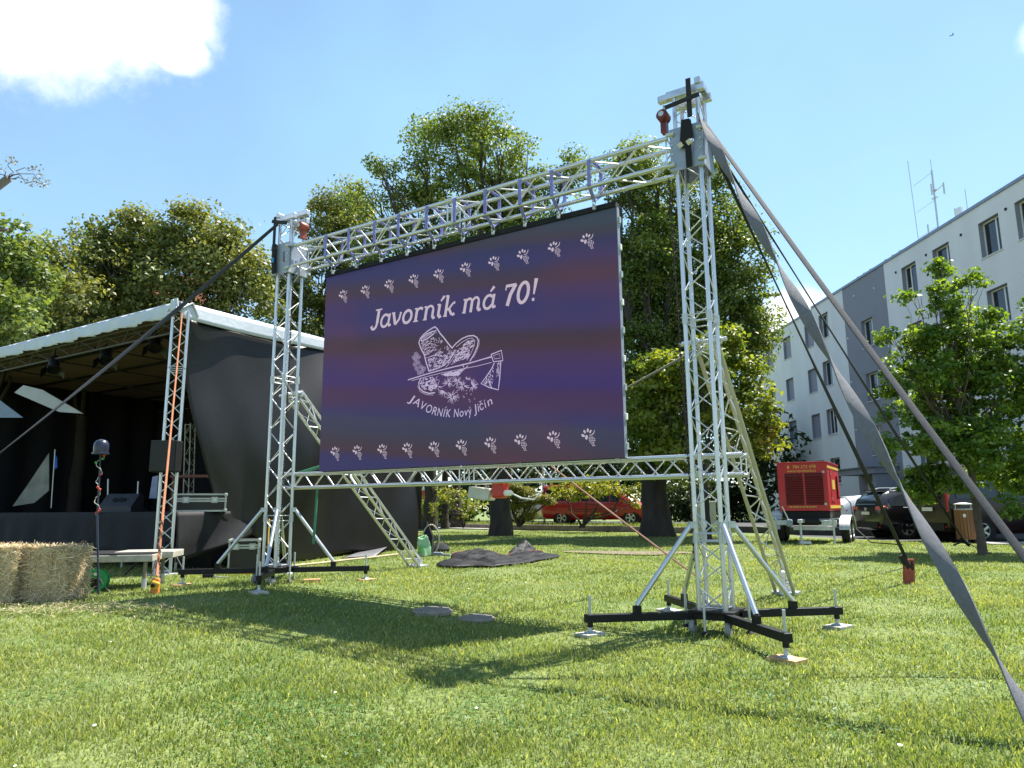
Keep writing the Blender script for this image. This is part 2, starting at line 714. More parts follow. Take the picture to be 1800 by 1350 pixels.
# parking in front of the flats (right), paved strip in front of it
FX = lambda y: 18.2 - 0.035 * (y - 41)            # facade plane
PKZ = 0.17
mb = MB()
pk = [(9.2, 27.5), (9.0, 21.9), (13, 20.6), (30, 17.2), (30, 60), (12, 60), (12, 34)]
mb.prism([(x, y, PKZ - .3) for x, y in pk], (0, 0, .3))
mb.build('parking', ASPH, None, kind='structure')
mb = MB()
pk = [(12.6, 19.35), (30, 15.6), (30, 17.1), (12.9, 20.5)]
mb.prism([(x, y, PKZ - .2) for x, y in pk], (0, 0, .26))
mb.build('pavement', PAVE, None, kind='structure')

# ------------------------------------------------------------------ block of flats
FAC = mat('render_pale', (0.72, 0.71, 0.74), 0.9, 0, 0.06, 0.9, 0.12, 80, stretch=(1, 1, .25))
FACG = mat('render_grey', (0.25, 0.25, 0.30), 0.9, 0, 0.04, 0.8, 0.12, 80)
REVEAL = mat('reveal_grey', (0.27, 0.27, 0.33), 0.9, 0, 0.04, 1, 0.1, 60)
SOCLE = mat('socle', (0.16, 0.14, 0.13), 0.9, 0, 0.15, 2, 0.2, 40)
PVC = mat('window_frame_white', (0.72, 0.73, 0.74), 0.4, 0, 0.03, 4)
PANE = mat('window_pane', (0.02, 0.024, 0.03), 0.05, 0, 0.2, 0.8, spec=0.8)
CURT = mat('window_curtain', (0.33, 0.33, 0.35), 0.9, 0, 0.3, 4, stretch=(14, 1, 1))
COPING = mat('roof_coping', (0.22, 0.26, 0.34), 0.4, 0.5, 0.1, 3)
fdir = Vector((-0.035, 1, 0)).normalized()
fnor = Vector((-1, -0.035, 0)).normalized()       # outwards, towards the lawn
FB = Vector((FX(41), 41, 0))


def fp(y, out, z):
    """point on the facade: y along it, out = distance in front, z height"""
    p = FB + fdir * ((y - 41) / fdir.y) + fnor * out
    return Vector((p.x, p.y, z))


FLATS_Z = 0.15
flats = thing('apartment_block', fp(38, 0, FLATS_Z), 'four storey pale block of flats with grey stairwell strips on the right', 'building')
ROOF = 13.0
SILL = [2.45, 5.25, 8.05, 10.85]
WH = 1.45
cols = [(52.2, 0), (49.4, 0), (46.4, 0), (43.1, 0), (40.6, 0), (36.0, 1), (32.0, 0), (29.6, 0), (26.6, 0), (24.6, 0), (21.6, 0), (18.8, 0)]
WW = 1.15


def wall_bay(y0, y1, m, holes, out=0.0, zroof=ROOF):
    """facade bay y0..y1 as wall pieces round its window openings (holes: list of (ya, yb, za, zb))"""
    mb = MB()
    dep = 0.32

    def slab(ya, yb, za, zb):
        if yb - ya < 1e-3 or zb - za < 1e-3:
            return
        poly = [fp(ya, out, za), fp(yb, out, za), fp(yb, out, zb), fp(ya, out, zb)]
        mb.prism(poly, -fnor * dep)
    cs = sorted(set([(h[0], h[1]) for h in holes]))
    y = y0
    for (ya, yb) in cs:
        slab(y, ya, FLATS_Z, zroof)
        z = FLATS_Z
        for h in sorted([h for h in holes if h[0] == ya], key=lambda q: q[2]):
            slab(ya, yb, z, h[2])
            z = h[3]
        slab(ya, yb, z, zroof)
        y = yb
    slab(y, y1, FLATS_Z, zroof)
    return mb.build('wall', m, flats)


bays = [(16, 34.0, FAC, 0.0), (34.0, 38.2, FACG, 0.0), (38.2, 42.0, FAC, 0.0), (42.0, 54.0, FAC, -0.25)]
win_sets = {}
for (yc, kind) in cols:
    for k, s in enumerate(SILL):
        z = s + (0.0 if not kind else 1.35)
        if kind and k == 3:
            continue
        if abs(yc - 36.0) < .1:
            z -= 1.1 if k > 0 else 0.0
            if k == 0:
                continue
        win_sets.setdefault(yc, []).append(z)
win_sets[36.0] = [3.75, 6.5, 9.3]
for (y0, y1, m, out) in bays:
    hs = []
    for yc, zs in win_sets.items():
        if y0 < yc < y1:
            for z in zs:
                hs.append((yc - WW / 2, yc + WW / 2, z, z + WH))
    wall_bay(y0, y1, m, hs, out)
# rest of the body, behind the facade
mb = MB()
poly = [fp(16, -.4, FLATS_Z), fp(53.9, -.4, FLATS_Z), fp(53.9, -12, FLATS_Z), fp(16, -12, FLATS_Z)]
mb.prism(poly, (0, 0, ROOF - FLATS_Z - .05))
mb.build('core', REVEAL, flats)
for (y0, y1, out) in [(16, 42.0, 0.0), (42.0, 54.0, -.25)]:
    MB().prism([fp(y0, out + .06, ROOF), fp(y1, out + .06, ROOF), fp(y1, -12, ROOF), fp(y0, -12, ROOF)], (0, 0, .12)).build('coping', COPING, flats)
MB().prism([fp(16, .03, FLATS_Z - .2), fp(34.0, .03, FLATS_Z - .2), fp(34.0, -.1, FLATS_Z - .2), fp(16, -.1, FLATS_Z - .2)], (0, 0, .9)).build('plinth', SOCLE, flats)
MB().prism([fp(38.2, .03, FLATS_Z - .2), fp(42.0, .03, FLATS_Z - .2), fp(42.0, -.1, FLATS_Z - .2), fp(38.2, -.1, FLATS_Z - .2)], (0, 0, .9)).build('plinth', SOCLE, flats)
wi = 0
for yc, zs in win_sets.items():
    out = -.25 if yc > 42.0 else 0.0
    for z in zs:
        wi += 1
        o0 = out - .24
        # white frame with one mullion; dark pane behind; sill
        fr = MB()
        t = .07
        y0, y1, z0, z1 = yc - WW / 2 + .003, yc + WW / 2 - .003, z + .003, z + WH - .003
        mull = y0 + (y1 - y0) * (.36 if wi % 3 else .62)
        for (a, b, c, d) in [(y0, y0 + t, z0, z1), (y1 - t, y1, z0, z1), (y0 + t, y1 - t, z0, z0 + t), (y0 + t, y1 - t, z1 - t, z1), (mull - t / 2, mull + t / 2, z0 + t, z1 - t)]:
            fr.prism([fp(a, o0 + .05, c), fp(b, o0 + .05, c), fp(b, o0 + .05, d), fp(a, o0 + .05, d)], -fnor * .06)
        w = fr.build('window', PVC, flats)
        rv = MB()
        th = .012
        for (a, b, c, d) in [(y0, y0 + th, z0, z1), (y1 - th, y1, z0, z1), (y0 + th, y1 - th, z1 - th, z1)]:
            rv.prism([fp(a, out - .004, c), fp(b, out - .004, c), fp(b, out - .004, d), fp(a, out - .004, d)], -fnor * .18)
        rv.build('reveal', REVEAL, w)
        for (a, b) in ((y0 + t, mull - t / 2), (mull + t / 2, y1 - t)):
            MB().prism([fp(a, o0 + .02, z0 + t), fp(b, o0 + .02, z0 + t), fp(b, o0 + .02, z1 - t), fp(a, o0 + .02, z1 - t)], -fnor * .015).build('pane', PANE, w)
        if wi % 4 == 1:
            MB().prism([fp(y0 + t, o0 + .028, z0 + .5), fp(mull - t / 2, o0 + .028, z0 + .5), fp(mull - t / 2, o0 + .028, z1 - t), fp(y0 + t, o0 + .028, z1 - t)], -fnor * .006).build('curtain', CURT, w)
        MB().prism([fp(y0 - .04, out + .05, z0 - .05), fp(y1 + .04, out + .05, z0 - .05), fp(y1 + .04, out - .2, z0 - .02), fp(y0 - .04, out - .2, z0 - .02)], (0, 0, .03)).build('sill', PVC, w)
# stairwell entrance: porch slab on the left wall and a pale door
ent = MB()
ent.prism([fp(34.4, .02, 2.75), fp(37.9, .02, 2.75), fp(37.9, 1.2, 2.75), fp(34.4, 1.2, 2.75)], (0, 0, .28))
porch = ent.build('porch_roof', FACG, flats)
MB().prism([fp(34.3, .0, 3.04), fp(38.0, .0, 3.04), fp(38.0, 1.28, 3.04), fp(34.3, 1.28, 3.04)], (0, 0, .06)).build('coping', COPING, porch)
MB().prism([fp(34.5, .02, FLATS_Z), fp(34.8, .02, FLATS_Z), fp(34.8, 1.1, FLATS_Z), fp(34.5, 1.1, FLATS_Z)], (0, 0, 2.58)).build('porch_wall', FACG, flats)
door = MB().prism([fp(35.6, .03, FLATS_Z), fp(37.2, .03, FLATS_Z), fp(37.2, .03, 2.45), fp(35.6, .03, 2.45)], fnor * .04).build('door', WHITE, flats)
MB().prism([fp(35.85, .075, 1.2), fp(36.95, .075, 1.2), fp(36.95, .075, 2.3), fp(35.85, .075, 2.3)], fnor * .01).build('pane', PANE, door)
# small round vents under the roof and white insulation anchors on the stair strip
for y in (20.5, 23.1, 25.6, 28.2, 30.6, 33.0):
    MB().lathe(fp(y, .002, ROOF - .75), [(.06, 0), (.06, .03)], fnor, 10).build('vent', BLACK, flats)
for y, z in ((37.0, 12.3), (35.0, 12.1), (34.2, 11.4), (38.0, 10.2), (34.2, 8.9), (38.0, 7.8), (34.2, 6.2), (38.0, 5.2)):
    MB().lathe(fp(y, .002, z), [(.05, 0), (.05, .02)], fnor, 8).build('wall_anchor', WHITE, flats)
# chimney groups
for y0 in (35.9, 38.9):
    ch = MB().prism([fp(y0, -2.0, ROOF + .1), fp(y0 + 2.2, -2.0, ROOF + .1), fp(y0 + 2.2, -2.9, ROOF + .1), fp(y0, -2.9, ROOF + .1)], (0, 0, .75)).build('chimney', FAC, flats)
    for k in range(3):
        MB().lathe(fp(y0 + .35 + .7 * k, -2.45, ROOF + .85), [(.17, 0), (.17, .62), (.2, .64), (.2, .72)], (0, 0, 1), 12).build('flue_pipe', STEEL, ch)
# aerial masts
mast = thing('antenna_mast', fp(34.0, -3, ROOF + .12), 'tall steel aerial mast with panel antennas on the flat roof', 'antenna')
m0 = fp(34.0, -3, ROOF + .12)
rod('pole', m0, m0 + Vector((0, 0, 4.9)), .045, STEEL, mast)
rod('tip', m0 + Vector((0, 0, 4.9)), m0 + Vector((0, 0, 5.5)), .015, STEEL, mast)
for (dy, z0_, z1_, o) in ((-.9, 1.1, 2.4, .3), (.9, .9, 2.4, .1), (-.45, 3.4, 4.0, .2), (.45, 3.8, 4.4, .2)):
    rod('antenna_rod', m0 + Vector((o, dy * 1.1, z0_)), m0 + Vector((o, dy * 1.1, z1_)), .04, STEEL, mast)
    rod('bracket', m0 + Vector((0, 0, z0_ + .3)), m0 + Vector((o, dy * 1.1, z0_ + .5)), .025, STEEL, mast)
MB().rbox(m0 + Vector((.25, -1.35, 1.8)), (.14, .4, 1.0), .04).build('panel_antenna', WHITE, mast)
for z in (.4, .8, 1.2, 1.7, 3.4, 3.8):
    MB().box(m0 + Vector((0, 0, z)), (.16, .3, .05)).build('clamp', STEEL, mast)
whip = thing('whip_antenna', fp(35.6, -3, ROOF + .12), 'thin wire aerial with spacer rods left of the roof mast', 'antenna')
w0 = fp(35.6, -3, ROOF + .12)
rod('pole', w0, w0 + Vector((-.1, .1, 6.3)), .018, STEEL, whip)
for z in (.3, 1.9, 3.3, 4.8):
    rod('spacer', w0 + Vector((0, 0, z)), m0 + Vector((0, 0, min(z, 4.8))), .014, STEEL, whip)
lr = fp(30.4, -2, ROOF + .12)
tag(rod('lightning_rod', lr, lr + Vector((0, 0, 2.2)), .016, STEEL, None), 'thin short rod on the roof right of the aerial mast', 'antenna')

# grass ---------------------------------------------------------------------------
GRASS = leaf_mat('grass_blades', (0.082, 0.150, 0.026), (0.46, 0.45, 0.19), 0.42, (1.5, 1.5, 0.6))
CLOVER = leaf_mat('clover_leaves', (0.045, 0.13, 0.02), (0.17, 0.26, 0.08), 0.35, (1.4, 1.5, 0.6))


def patch_noise(x, y, s, seed):
    r = np.random.RandomState(seed)
    out = np.zeros_like(x)
    for k in range(9):
        an, ph = r.rand() * 2 * np.pi, r.rand() * 2 * np.pi
        fr = s * (0.5 + 1.5 * r.rand())
        out += np.sin((x * np.cos(an) + y * np.sin(an)) * fr + ph)
    return out / 9


def grass(n, seed):
    r = np.random.RandomState(seed)
    y = 2.6 * (30 / 2.6) ** r.rand(n)
    x = (r.rand(n) * 2 - 1) * (.84 * y + 1.2)
    pn = patch_noise(x, y, 2.0, 3)
    fine = patch_noise(x, y, 7.0, 5)
    keep = r.rand(n) < np.clip(.8 + .7 * fine + .3 * pn, .5, 1)
    # no grass on the paved areas or under the deck
    keep &= ~((x > 9.0) & (y > 21.7 - (x - 9) * .25))
    kx = (x - K0.x) * kn.x + (y - K0.y) * kn.y
    keep &= kx < -.8
    x, y, pn, fine = x[keep], y[keep], pn[keep], fine[keep]
    n = len(x)
    z = gz_arr(x, y)
    h = (.016 + .033 * r.rand(n) ** 1.8) * (1 + .45 * np.clip(fine, -1, 1)) * (1 + .25 * np.clip(pn, -1, 1))
    w = .0014 + .0015 * r.rand(n) + .00034 * y
    an = r.rand(n) * 2 * np.pi
    lean = h * (.25 + .9 * r.rand(n))
    la = r.rand(n) * 2 * np.pi
    dx, dy = np.cos(an) * w, np.sin(an) * w
    b0 = np.stack([x - dx, y - dy, z - .004], 1)
    b1 = np.stack([x + dx, y + dy, z - .004], 1)
    mid = np.stack([x + np.cos(la) * lean * .35, y + np.sin(la) * lean * .35, z + h * .62], 1)
    m0_ = mid - np.stack([dx, dy, 0 * x], 1) * .8
    m1_ = mid + np.stack([dx, dy, 0 * x], 1) * .8
    tip = np.stack([x + np.cos(la) * lean, y + np.sin(la) * lean, z + h], 1)
    verts = np.concatenate([b0, b1, m0_, m1_, tip])
    i = np.arange(n)
    tris = np.concatenate([np.stack([i, i + n, i + 3 * n], 1), np.stack([i, i + 3 * n, i + 2 * n], 1), np.stack([i + 2 * n, i + 3 * n, i + 4 * n], 1)])
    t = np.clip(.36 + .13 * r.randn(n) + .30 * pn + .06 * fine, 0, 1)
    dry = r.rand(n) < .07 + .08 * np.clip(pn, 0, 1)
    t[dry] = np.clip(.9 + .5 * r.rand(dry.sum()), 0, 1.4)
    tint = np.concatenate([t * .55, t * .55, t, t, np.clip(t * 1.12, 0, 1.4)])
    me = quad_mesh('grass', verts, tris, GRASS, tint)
    o = bpy.data.objects.new('grass', me)
    C.objects.link(o)
    o['kind'] = 'stuff'
    o['label'] = 'short sunlit grass blades covering the lawn'
    return o


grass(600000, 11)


def verge_grass(n, seed):
    r = np.random.RandomState(seed)
    a = r.rand(n) * (KL + 8) - 7
    b = .22 + 3.3 * r.rand(n)
    x = K0.x + kd.x * a + kn.x * b
    y = K0.y + kd.y * a + kn.y * b
    z = np.full(n, VERGE_Z)
    h = .05 + .12 * r.rand(n) ** 2
    w = .012 + .01 * r.rand(n)
    an = r.rand(n) * 2 * np.pi
    ln = h * r.rand(n)
    dx, dy = np.cos(an) * w, np.sin(an) * w
    verts = np.concatenate([np.stack([x - dx, y - dy, z], 1), np.stack([x + dx, y + dy, z], 1), np.stack([x + np.cos(an * 3) * ln, y + np.sin(an * 3) * ln, z + h], 1)])
    i = np.arange(n)
    t = np.clip(.4 + .2 * r.randn(n), 0, 1.2)
    me = quad_mesh('verge_grass', verts, np.stack([i, i + n, i + 2 * n], 1), GRASS, np.concatenate([t * .6, t * .6, t]))
    o = bpy.data.objects.new('verge_grass', me)
    C.objects.link(o)
    o['kind'] = 'stuff'


verge_grass(14000, 4)


def clover(n, seed):
    r = np.random.RandomState(seed)
    y = 2.7 * (13 / 2.7) ** r.rand(n)
    x = (r.rand(n) * 2 - 1) * (.84 * y + 1.2)
    pn = patch_noise(x, y, 2.6, 21)
    keep = pn > .12
    x, y = x[keep], y[keep]
    n = len(x)
    z = gz_arr(x, y) + .014 + .026 * r.rand(n)
    s = .006 + .006 * r.rand(n)
    vs, fs, ts = [], [], []
    base = 0
    a0 = r.rand(n) * 2 * np.pi
    tl = (r.rand(n, 2) - .5) * .9
    t = np.clip(.35 + .3 * r.randn(n), 0, 1)
    for k in range(3):
        a = a0 + k * 2 * np.pi / 3
        cx, cy = np.cos(a), np.sin(a)
        px, py = -cy, cx
        for (f, g) in ((0, 0), (.75, .62), (1.25, 0), (.75, -.62)):
            X = (cx * f + px * g) * s
            Y = (cy * f + py * g) * s
            vs.append(np.stack([x + X, y + Y, z + X * tl[:, 0] + Y * tl[:, 1]], 1))
            ts.append(t)
        i = np.arange(n)
        fs.append(np.stack([i + (base + q) * n for q in range(4)], 1))
        base += 4
    me = quad_mesh('clover', np.concatenate(vs), np.concatenate(fs), CLOVER, np.concatenate(ts))
    o = bpy.data.objects.new('clover', me)
    C.objects.link(o)
    o['kind'] = 'stuff'
    o['label'] = 'darker green clover patches in the lawn'


clover(42000, 8)
# ================================================================== the screen rig
TH = 0.5582
RR = Vector((1.8678, 6.8562, 0))
DD = Vector((-math.cos(TH), math.sin(TH), 0))      # from the near tower to the far tower
NN = Vector((math.sin(TH), math.cos(TH), 0))       # away from the camera, behind the screen
LT = 6.0155
RIGROT = Matrix((DD, NN, Vector((0, 0, 1)))).transposed()   # local (s, o, z) -> world


def Q(s, o, z):
    return RR + DD * s + NN * o + Vector((0, 0, z))


BEAM_Z = 4.844
STRAP_BLUE = mat('sling_blue', (0.20, 0.20, 0.55), 0.8, 0, 0.2, 20)
STRAP_GREY = mat('strap_grey', (0.15, 0.15, 0.172), 0.85, 0, 0.12, 30, 0.5, 260)
STRAP_DARK = mat('strap_dark', (0.045, 0.045, 0.055), 0.85, 0, 0.15, 30, 0.3, 220)
STRAP_BLACK = mat('strap_black', (0.012, 0.012, 0.016), 0.8, 0, 0.2, 30)
STRAP_ORANGE = mat('strap_orange', (0.40, 0.15, 0.075), 0.8, 0, 0.15, 20)
STRAP_GREEN = mat('strap_green', (0.05, 0.20, 0.12), 0.8, 0, 0.2, 20)
HOIST_RED = mat('hoist_red', (0.13, 0.016, 0.012), 0.45, 0, 0.2, 12)
HOIST_ORANGE = mat('hoist_orange', (0.24, 0.045, 0.022), 0.45, 0, 0.2, 12)
CHAIN = mat('chain_rust', (0.05, 0.035, 0.03), 0.6, 0.5, 0.3, 30)
YELLOW = mat('yellow_plastic', (0.65, 0.36, 0.02), 0.5, 0, 0.1, 12)
ORANGE_PAD = mat('orange_board', (0.50, 0.30, 0.15), 0.8, 0, 0.25, 14)
GREY_PAD = mat('weathered_board', (0.42, 0.40, 0.36), 0.9, 0, 0.25, 14)
CLOTHBK = mat('black_cloth', (0.008, 0.008, 0.012), 0.9, 0, 0.3, 12)


def tower(s0, z0, which, label, arm_angle, padmats):
    """square lattice mast on a four-armed base with jacks"""
    c = Q(s0, 0, 0)
    t = thing('truss_tower', (c.x, c.y, z0), label, 'truss tower', 'truss towers holding the screen')
    zb = z0 + 0.20
    top = 5.42
    w = .24
    # two bolted lengths: the joint shows as a pair of frames
    for (a, b) in ((zb, z0 + .83), (z0 + .86, 3.05), (3.08, top)):
        truss(t, Q(s0, 0, a), Q(s0, 0, b), NN, w, w, .0225, .0068, .235, ALU, ALU_BRACE)
    for z in (z0 + .845, 3.065):
        for sx in (-1, 1):
            for so in (-1, 1):
                p = Q(s0 + sx * w / 2, so * w / 2, z)
                rod('coupler', p - Vector((0, 0, .05)), p + Vector((0, 0, .05)), .031, STEEL, t, 10)
    # base plate
    MB().rbox(Q(s0, 0, zb - .012), (.42, .42, .024), .004, RIGROT).build('base_plate', BLACK_STEEL, t)
    MB().box(Q(s0, .0, z0 + .145), (.36, .36, .05), RIGROT).build('base_frame', BLACK_STEEL, t)
    ground = lambda p: gz(p.x, p.y)
    for k in range(4):
        an = arm_angle + k * PI / 2
        d = Vector((math.cos(an), math.sin(an), 0))
        rot = Matrix.Rotation(an, 3, 'Z')
        ctr = Q(s0, 0, 0)
        za = z0 + .15
        MB().rbox(Vector((ctr.x, ctr.y, za)) + d * .74, (1.02, .07, .07), .006, rot).build('outrigger_arm', BLACK_STEEL, t)
        # lug and stabiliser tube
        lug = Vector((ctr.x, ctr.y, za)) + d * .76
        MB().box(lug + Vector((0, 0, .06)), (.07, .05, .075), rot).build('lug', BLACK_STEEL, t)
        best = min(((sx, so) for sx in (-1, 1) for so in (-1, 1)), key=lambda q: -((DD * q[0] + NN * q[1]).dot(d)))
        pt = Q(s0 + best[0] * w / 2, best[1] * w / 2, z0 + .96) + d * .045
        rod('stabiliser_tube', lug + Vector((0, 0, .10)), pt, .024, ALU, t, 12)
        MB().box(pt - d * .02, (.07, .07, .06), rot).build('clamp', STEEL, t)
        # jack: threaded spindle with a plate on a timber pad
        je = Vector((ctr.x, ctr.y, 0)) + d * 1.20
        zg = ground(je)
        rod('jack_spindle', Vector((je.x, je.y, zg + .02)), Vector((je.x, je.y, za + .20)), .013, STEEL, t, 8)
        MB().lathe((je.x, je.y, za - .075), [(.026, 0), (.026, .04)], (0, 0, 1), 12).build('jack_nut', BLACK_STEEL, t)
        MB().lathe((je.x, je.y, zg + .035), [(.06, 0), (.05, .008), (.02, .014), (.016, .05)], (0, 0, 1), 16).build('jack_foot', STEEL, t)
        pm, plabel = padmats[k]
        if pm:
            o = MB().rbox((je.x, je.y, zg + .016), (.24, .17, .034), .004, Matrix.Rotation(an + .5, 3, 'Z')).build('timber_pad', pm, None)
            tag(o, plabel, 'board', 'boards under the jack feet')
        # inner jacks by the base plate
        ji = Vector((ctr.x, ctr.y, 0)) + Vector((math.cos(an + PI / 4), math.sin(an + PI / 4), 0)) * .30
        zg = ground(ji)
        rod('jack_spindle', Vector((ji.x, ji.y, zg + .03)), Vector((ji.x, ji.y, za + .22)), .012, STEEL, t, 8)
        MB().lathe((ji.x, ji.y, zg + .02), [(.04, 0), (.035, .008), (.014, .03)], (0, 0, 1), 12).build('jack_foot', BLACK_STEEL, t)
    # transport castors
    for k in range(2):
        p = Q(s0 - .16 + .32 * k, -.2, 0)
        zg = ground(p)
        MB().lathe(Vector((p.x, p.y, zg + .065)) - DD * .02, [(.02, -.002), (.06, 0), (.065, .012), (.065, .03), (.06, .042), (.02, .044)], DD, 16).build('castor', mat('castor_grey', (.25, .25, .26), .6), t)
        MB().box((p.x, p.y, zg + .11), (.05, .05, .06), RIGROT).build('castor_fork', BLACK_STEEL, t)
    # head block above the sleeve
    hz = top
    MB().rbox(Q(s0, -.12, hz + .04), (.40, .06, .08), .006, RIGROT).build('head_beam', ALU, t)
    MB().rbox(Q(s0, .12, hz + .04), (.40, .06, .08), .006, RIGROT).build('head_beam', ALU, t)
    out = 1 if s0 < 1 else -1
    MB().rbox(Q(s0 + out * .08, 0, hz + .10), (.50, .07, .07), .006, RIGROT).build('hoist_beam', ALU, t)
    MB().rbox(Q(s0 - out * .14, 0, hz + .10), (.06, .34, .07), .006, RIGROT).build('head_beam', ALU, t)
    return t


def sleeve(s0, label):
    c = Q(s0, 0, BEAM_Z - .27)
    t = thing('sleeve_block', c, label, 'sleeve block', 'sleeve blocks on the towers')
    h = .46
    z = BEAM_Z - .02
    a = .168
    for so in (-1, 1):
        # plates with a slot, made of four strips
        y = so * (a + .002)
        for (cx, cz, sx, sz) in ((0, .165, .34, .13), (0, -.155, .34, .15), (-.125, .01, .09, .18), (.065, .01, .21, .18)):
            MB().box(Q(s0 + cx, y, z + cz), (sx, .012, sz), RIGROT).build('plate', PLATE, t)
    for sx in (-1, 1):
        MB().rbox(Q(s0 + sx * a, 0, z), (.012, .30, h), .003, RIGROT).build('plate', PLATE, t)
        for so in (-1, 1):
            for dz in (-.24, .24):
                MB().box(Q(s0 + sx * .15, so * .15, z + dz * .82), (.05, .05, .06), RIGROT).build('roller_bracket', STEEL, t)
                rod('roller', Q(s0 + sx * .2, so * .19, z + dz * .7), Q(s0 + sx * .12, so * .19, z + dz * .7), .022, STEEL, t, 10)
            for dz in (-.14, -.05, .05, .14):
                MB().lathe(Q(s0 + sx * .145, so * (a + .008), z + dz), [(.012, 0), (.012, .012)], NN * so, 6).build('bolt', STEEL, t)
    return t


gR = 0.12
gL = 0.287
ARM = math.radians(9)
tR = tower(0, gR, 'R', 'near aluminium truss tower at the right end of the screen', ARM,
           [(GREY_PAD, 'grey board under the rightmost jack foot of the near tower'), (GREY_PAD, 'pale board under the rear jack foot of the near tower'),
            (GREY_PAD, 'weathered pale board under the left jack foot of the near tower'), (ORANGE_PAD, 'orange wooden board under the front jack foot of the near tower')])
tL = tower(LT, gL, 'L', 'far aluminium truss tower at the left end of the screen, before the stage', ARM,
           [(ORANGE_PAD, 'orange board under the right jack foot of the far tower'), (None, ''),
            (ORANGE_PAD, 'orange board under the left jack foot of the far tower'), (GREY_PAD, 'pale board under the front jack foot of the far tower')])
sleeve(0, 'grey metal sleeve block high on the near tower')
sleeve(LT, 'grey metal sleeve block high on the far tower')

# top beam
tb = thing('truss_beam', Q(LT / 2, 0, BEAM_Z - .16), 'upper aluminium box truss beam carrying the blue slings', 'truss beam')
truss(tb, Q(.205, 0, BEAM_Z), Q(LT / 2 - .015, 0, BEAM_Z), (0, 0, 1), .26, .30, .0245, .0085, .32, ALU, ALU_BRACE)
truss(tb, Q(LT / 2 + .015, 0, BEAM_Z), Q(LT - .205, 0, BEAM_Z), (0, 0, 1), .26, .30, .0245, .0085, .32, ALU, ALU_BRACE)
for so in (-1, 1):
    for sz in (-1, 1):
        rod('coupler', Q(LT / 2 - .06, so * .13, BEAM_Z + sz * .15), Q(LT / 2 + .06, so * .13, BEAM_Z + sz * .15), .031, STEEL, tb, 10)
# lower beam, clamped behind the towers
LB_Z = 1.645
lb = thing('truss_beam', Q(LT / 2, .26, LB_Z - .1), 'lower aluminium truss beam under the screen', 'truss beam')
truss(lb, Q(-.28, .27, LB_Z), Q(LT / 2, .27, LB_Z), (0, 0, 1), .2, .19, .0225, .008, .21, ALU, ALU_BRACE)
truss(lb, Q(LT / 2 + .03, .27, LB_Z), Q(LT + .15, .27, LB_Z), (0, 0, 1), .2, .19, .0225, .008, .21, ALU, ALU_BRACE)
for s in (.02, LT - .02):
    for sz in (-1, 1):
        MB().rbox(Q(s + .12, .15, LB_Z + sz * .095), (.07, .1, .06), .01, RIGROT).build('clamp', STEEL, lb)
for s in (1.0, 2.2, 3.4, 4.6):
    MB().rbox(Q(s, .17, LB_Z + .09), (.05, .055, .06), .01, RIGROT).build('clamp', STEEL, lb)

# raking supports behind each tower
for s0, lab, m in ((0.0, 'raking aluminium support truss behind the near tower', ALU_OLD), (LT, 'raking aluminium support truss behind the far tower', ALU_BRACE)):
    topz = 2.86
    ft = Q(s0, 3.0, 0)
    gzf = gz(ft.x, ft.y)
    rk = thing('support_truss', (ft.x, ft.y, gzf), lab, 'support truss', 'raking trusses behind the towers')
    truss(rk, Vector((ft.x, ft.y, gzf + .03)), Q(s0, .22, topz), DD.cross(Vector((0, 0, 1))) * -1 + Vector((0, 0, .6)), .22, .19, .022, .008, .26, m, ALU_BRACE, 'tri')
    rod('cross_pipe', Q(s0 - .2, .16, topz + .02), Q(s0 + .28, .16, topz + .02), .024, ALU, rk, 10)
    for sx in (-.1, .12):
        MB().rbox(Q(s0 + sx, .17, topz + .02), (.08, .12, .08), .015, RIGROT).build('clamp', STEEL, rk)
    MB().rbox((ft.x, ft.y, gzf + .02), (.32, .22, .03), .004, RIGROT).build('foot_plate', STEEL, rk)
    MB().box(Vector((ft.x, ft.y, gzf + .09)) - DD * .02, (.14, .05, .12), RIGROT).build('foot_bracket', STEEL, rk)
# timber/plastic block against the near raking foot
p = Q(0, 2.86, 0)
o = MB().rbox((p.x - .02, p.y, gz(p.x, p.y) + .10), (.05, .08, .42), .008, Matrix.Rotation(.25, 3, 'X')).build('plastic_wedge', WHITE, None)
tag(o, 'white wedge leaning inside the foot of the near raking truss', 'wedge')

# ------------------------------------------------------------------ the LED screen
SS0, SS1, SOFF, SZT, SZB = .894, 5.354, .09, 4.49, 1.752
scr_w, scr_h = SS1 - SS0, SZT - SZB


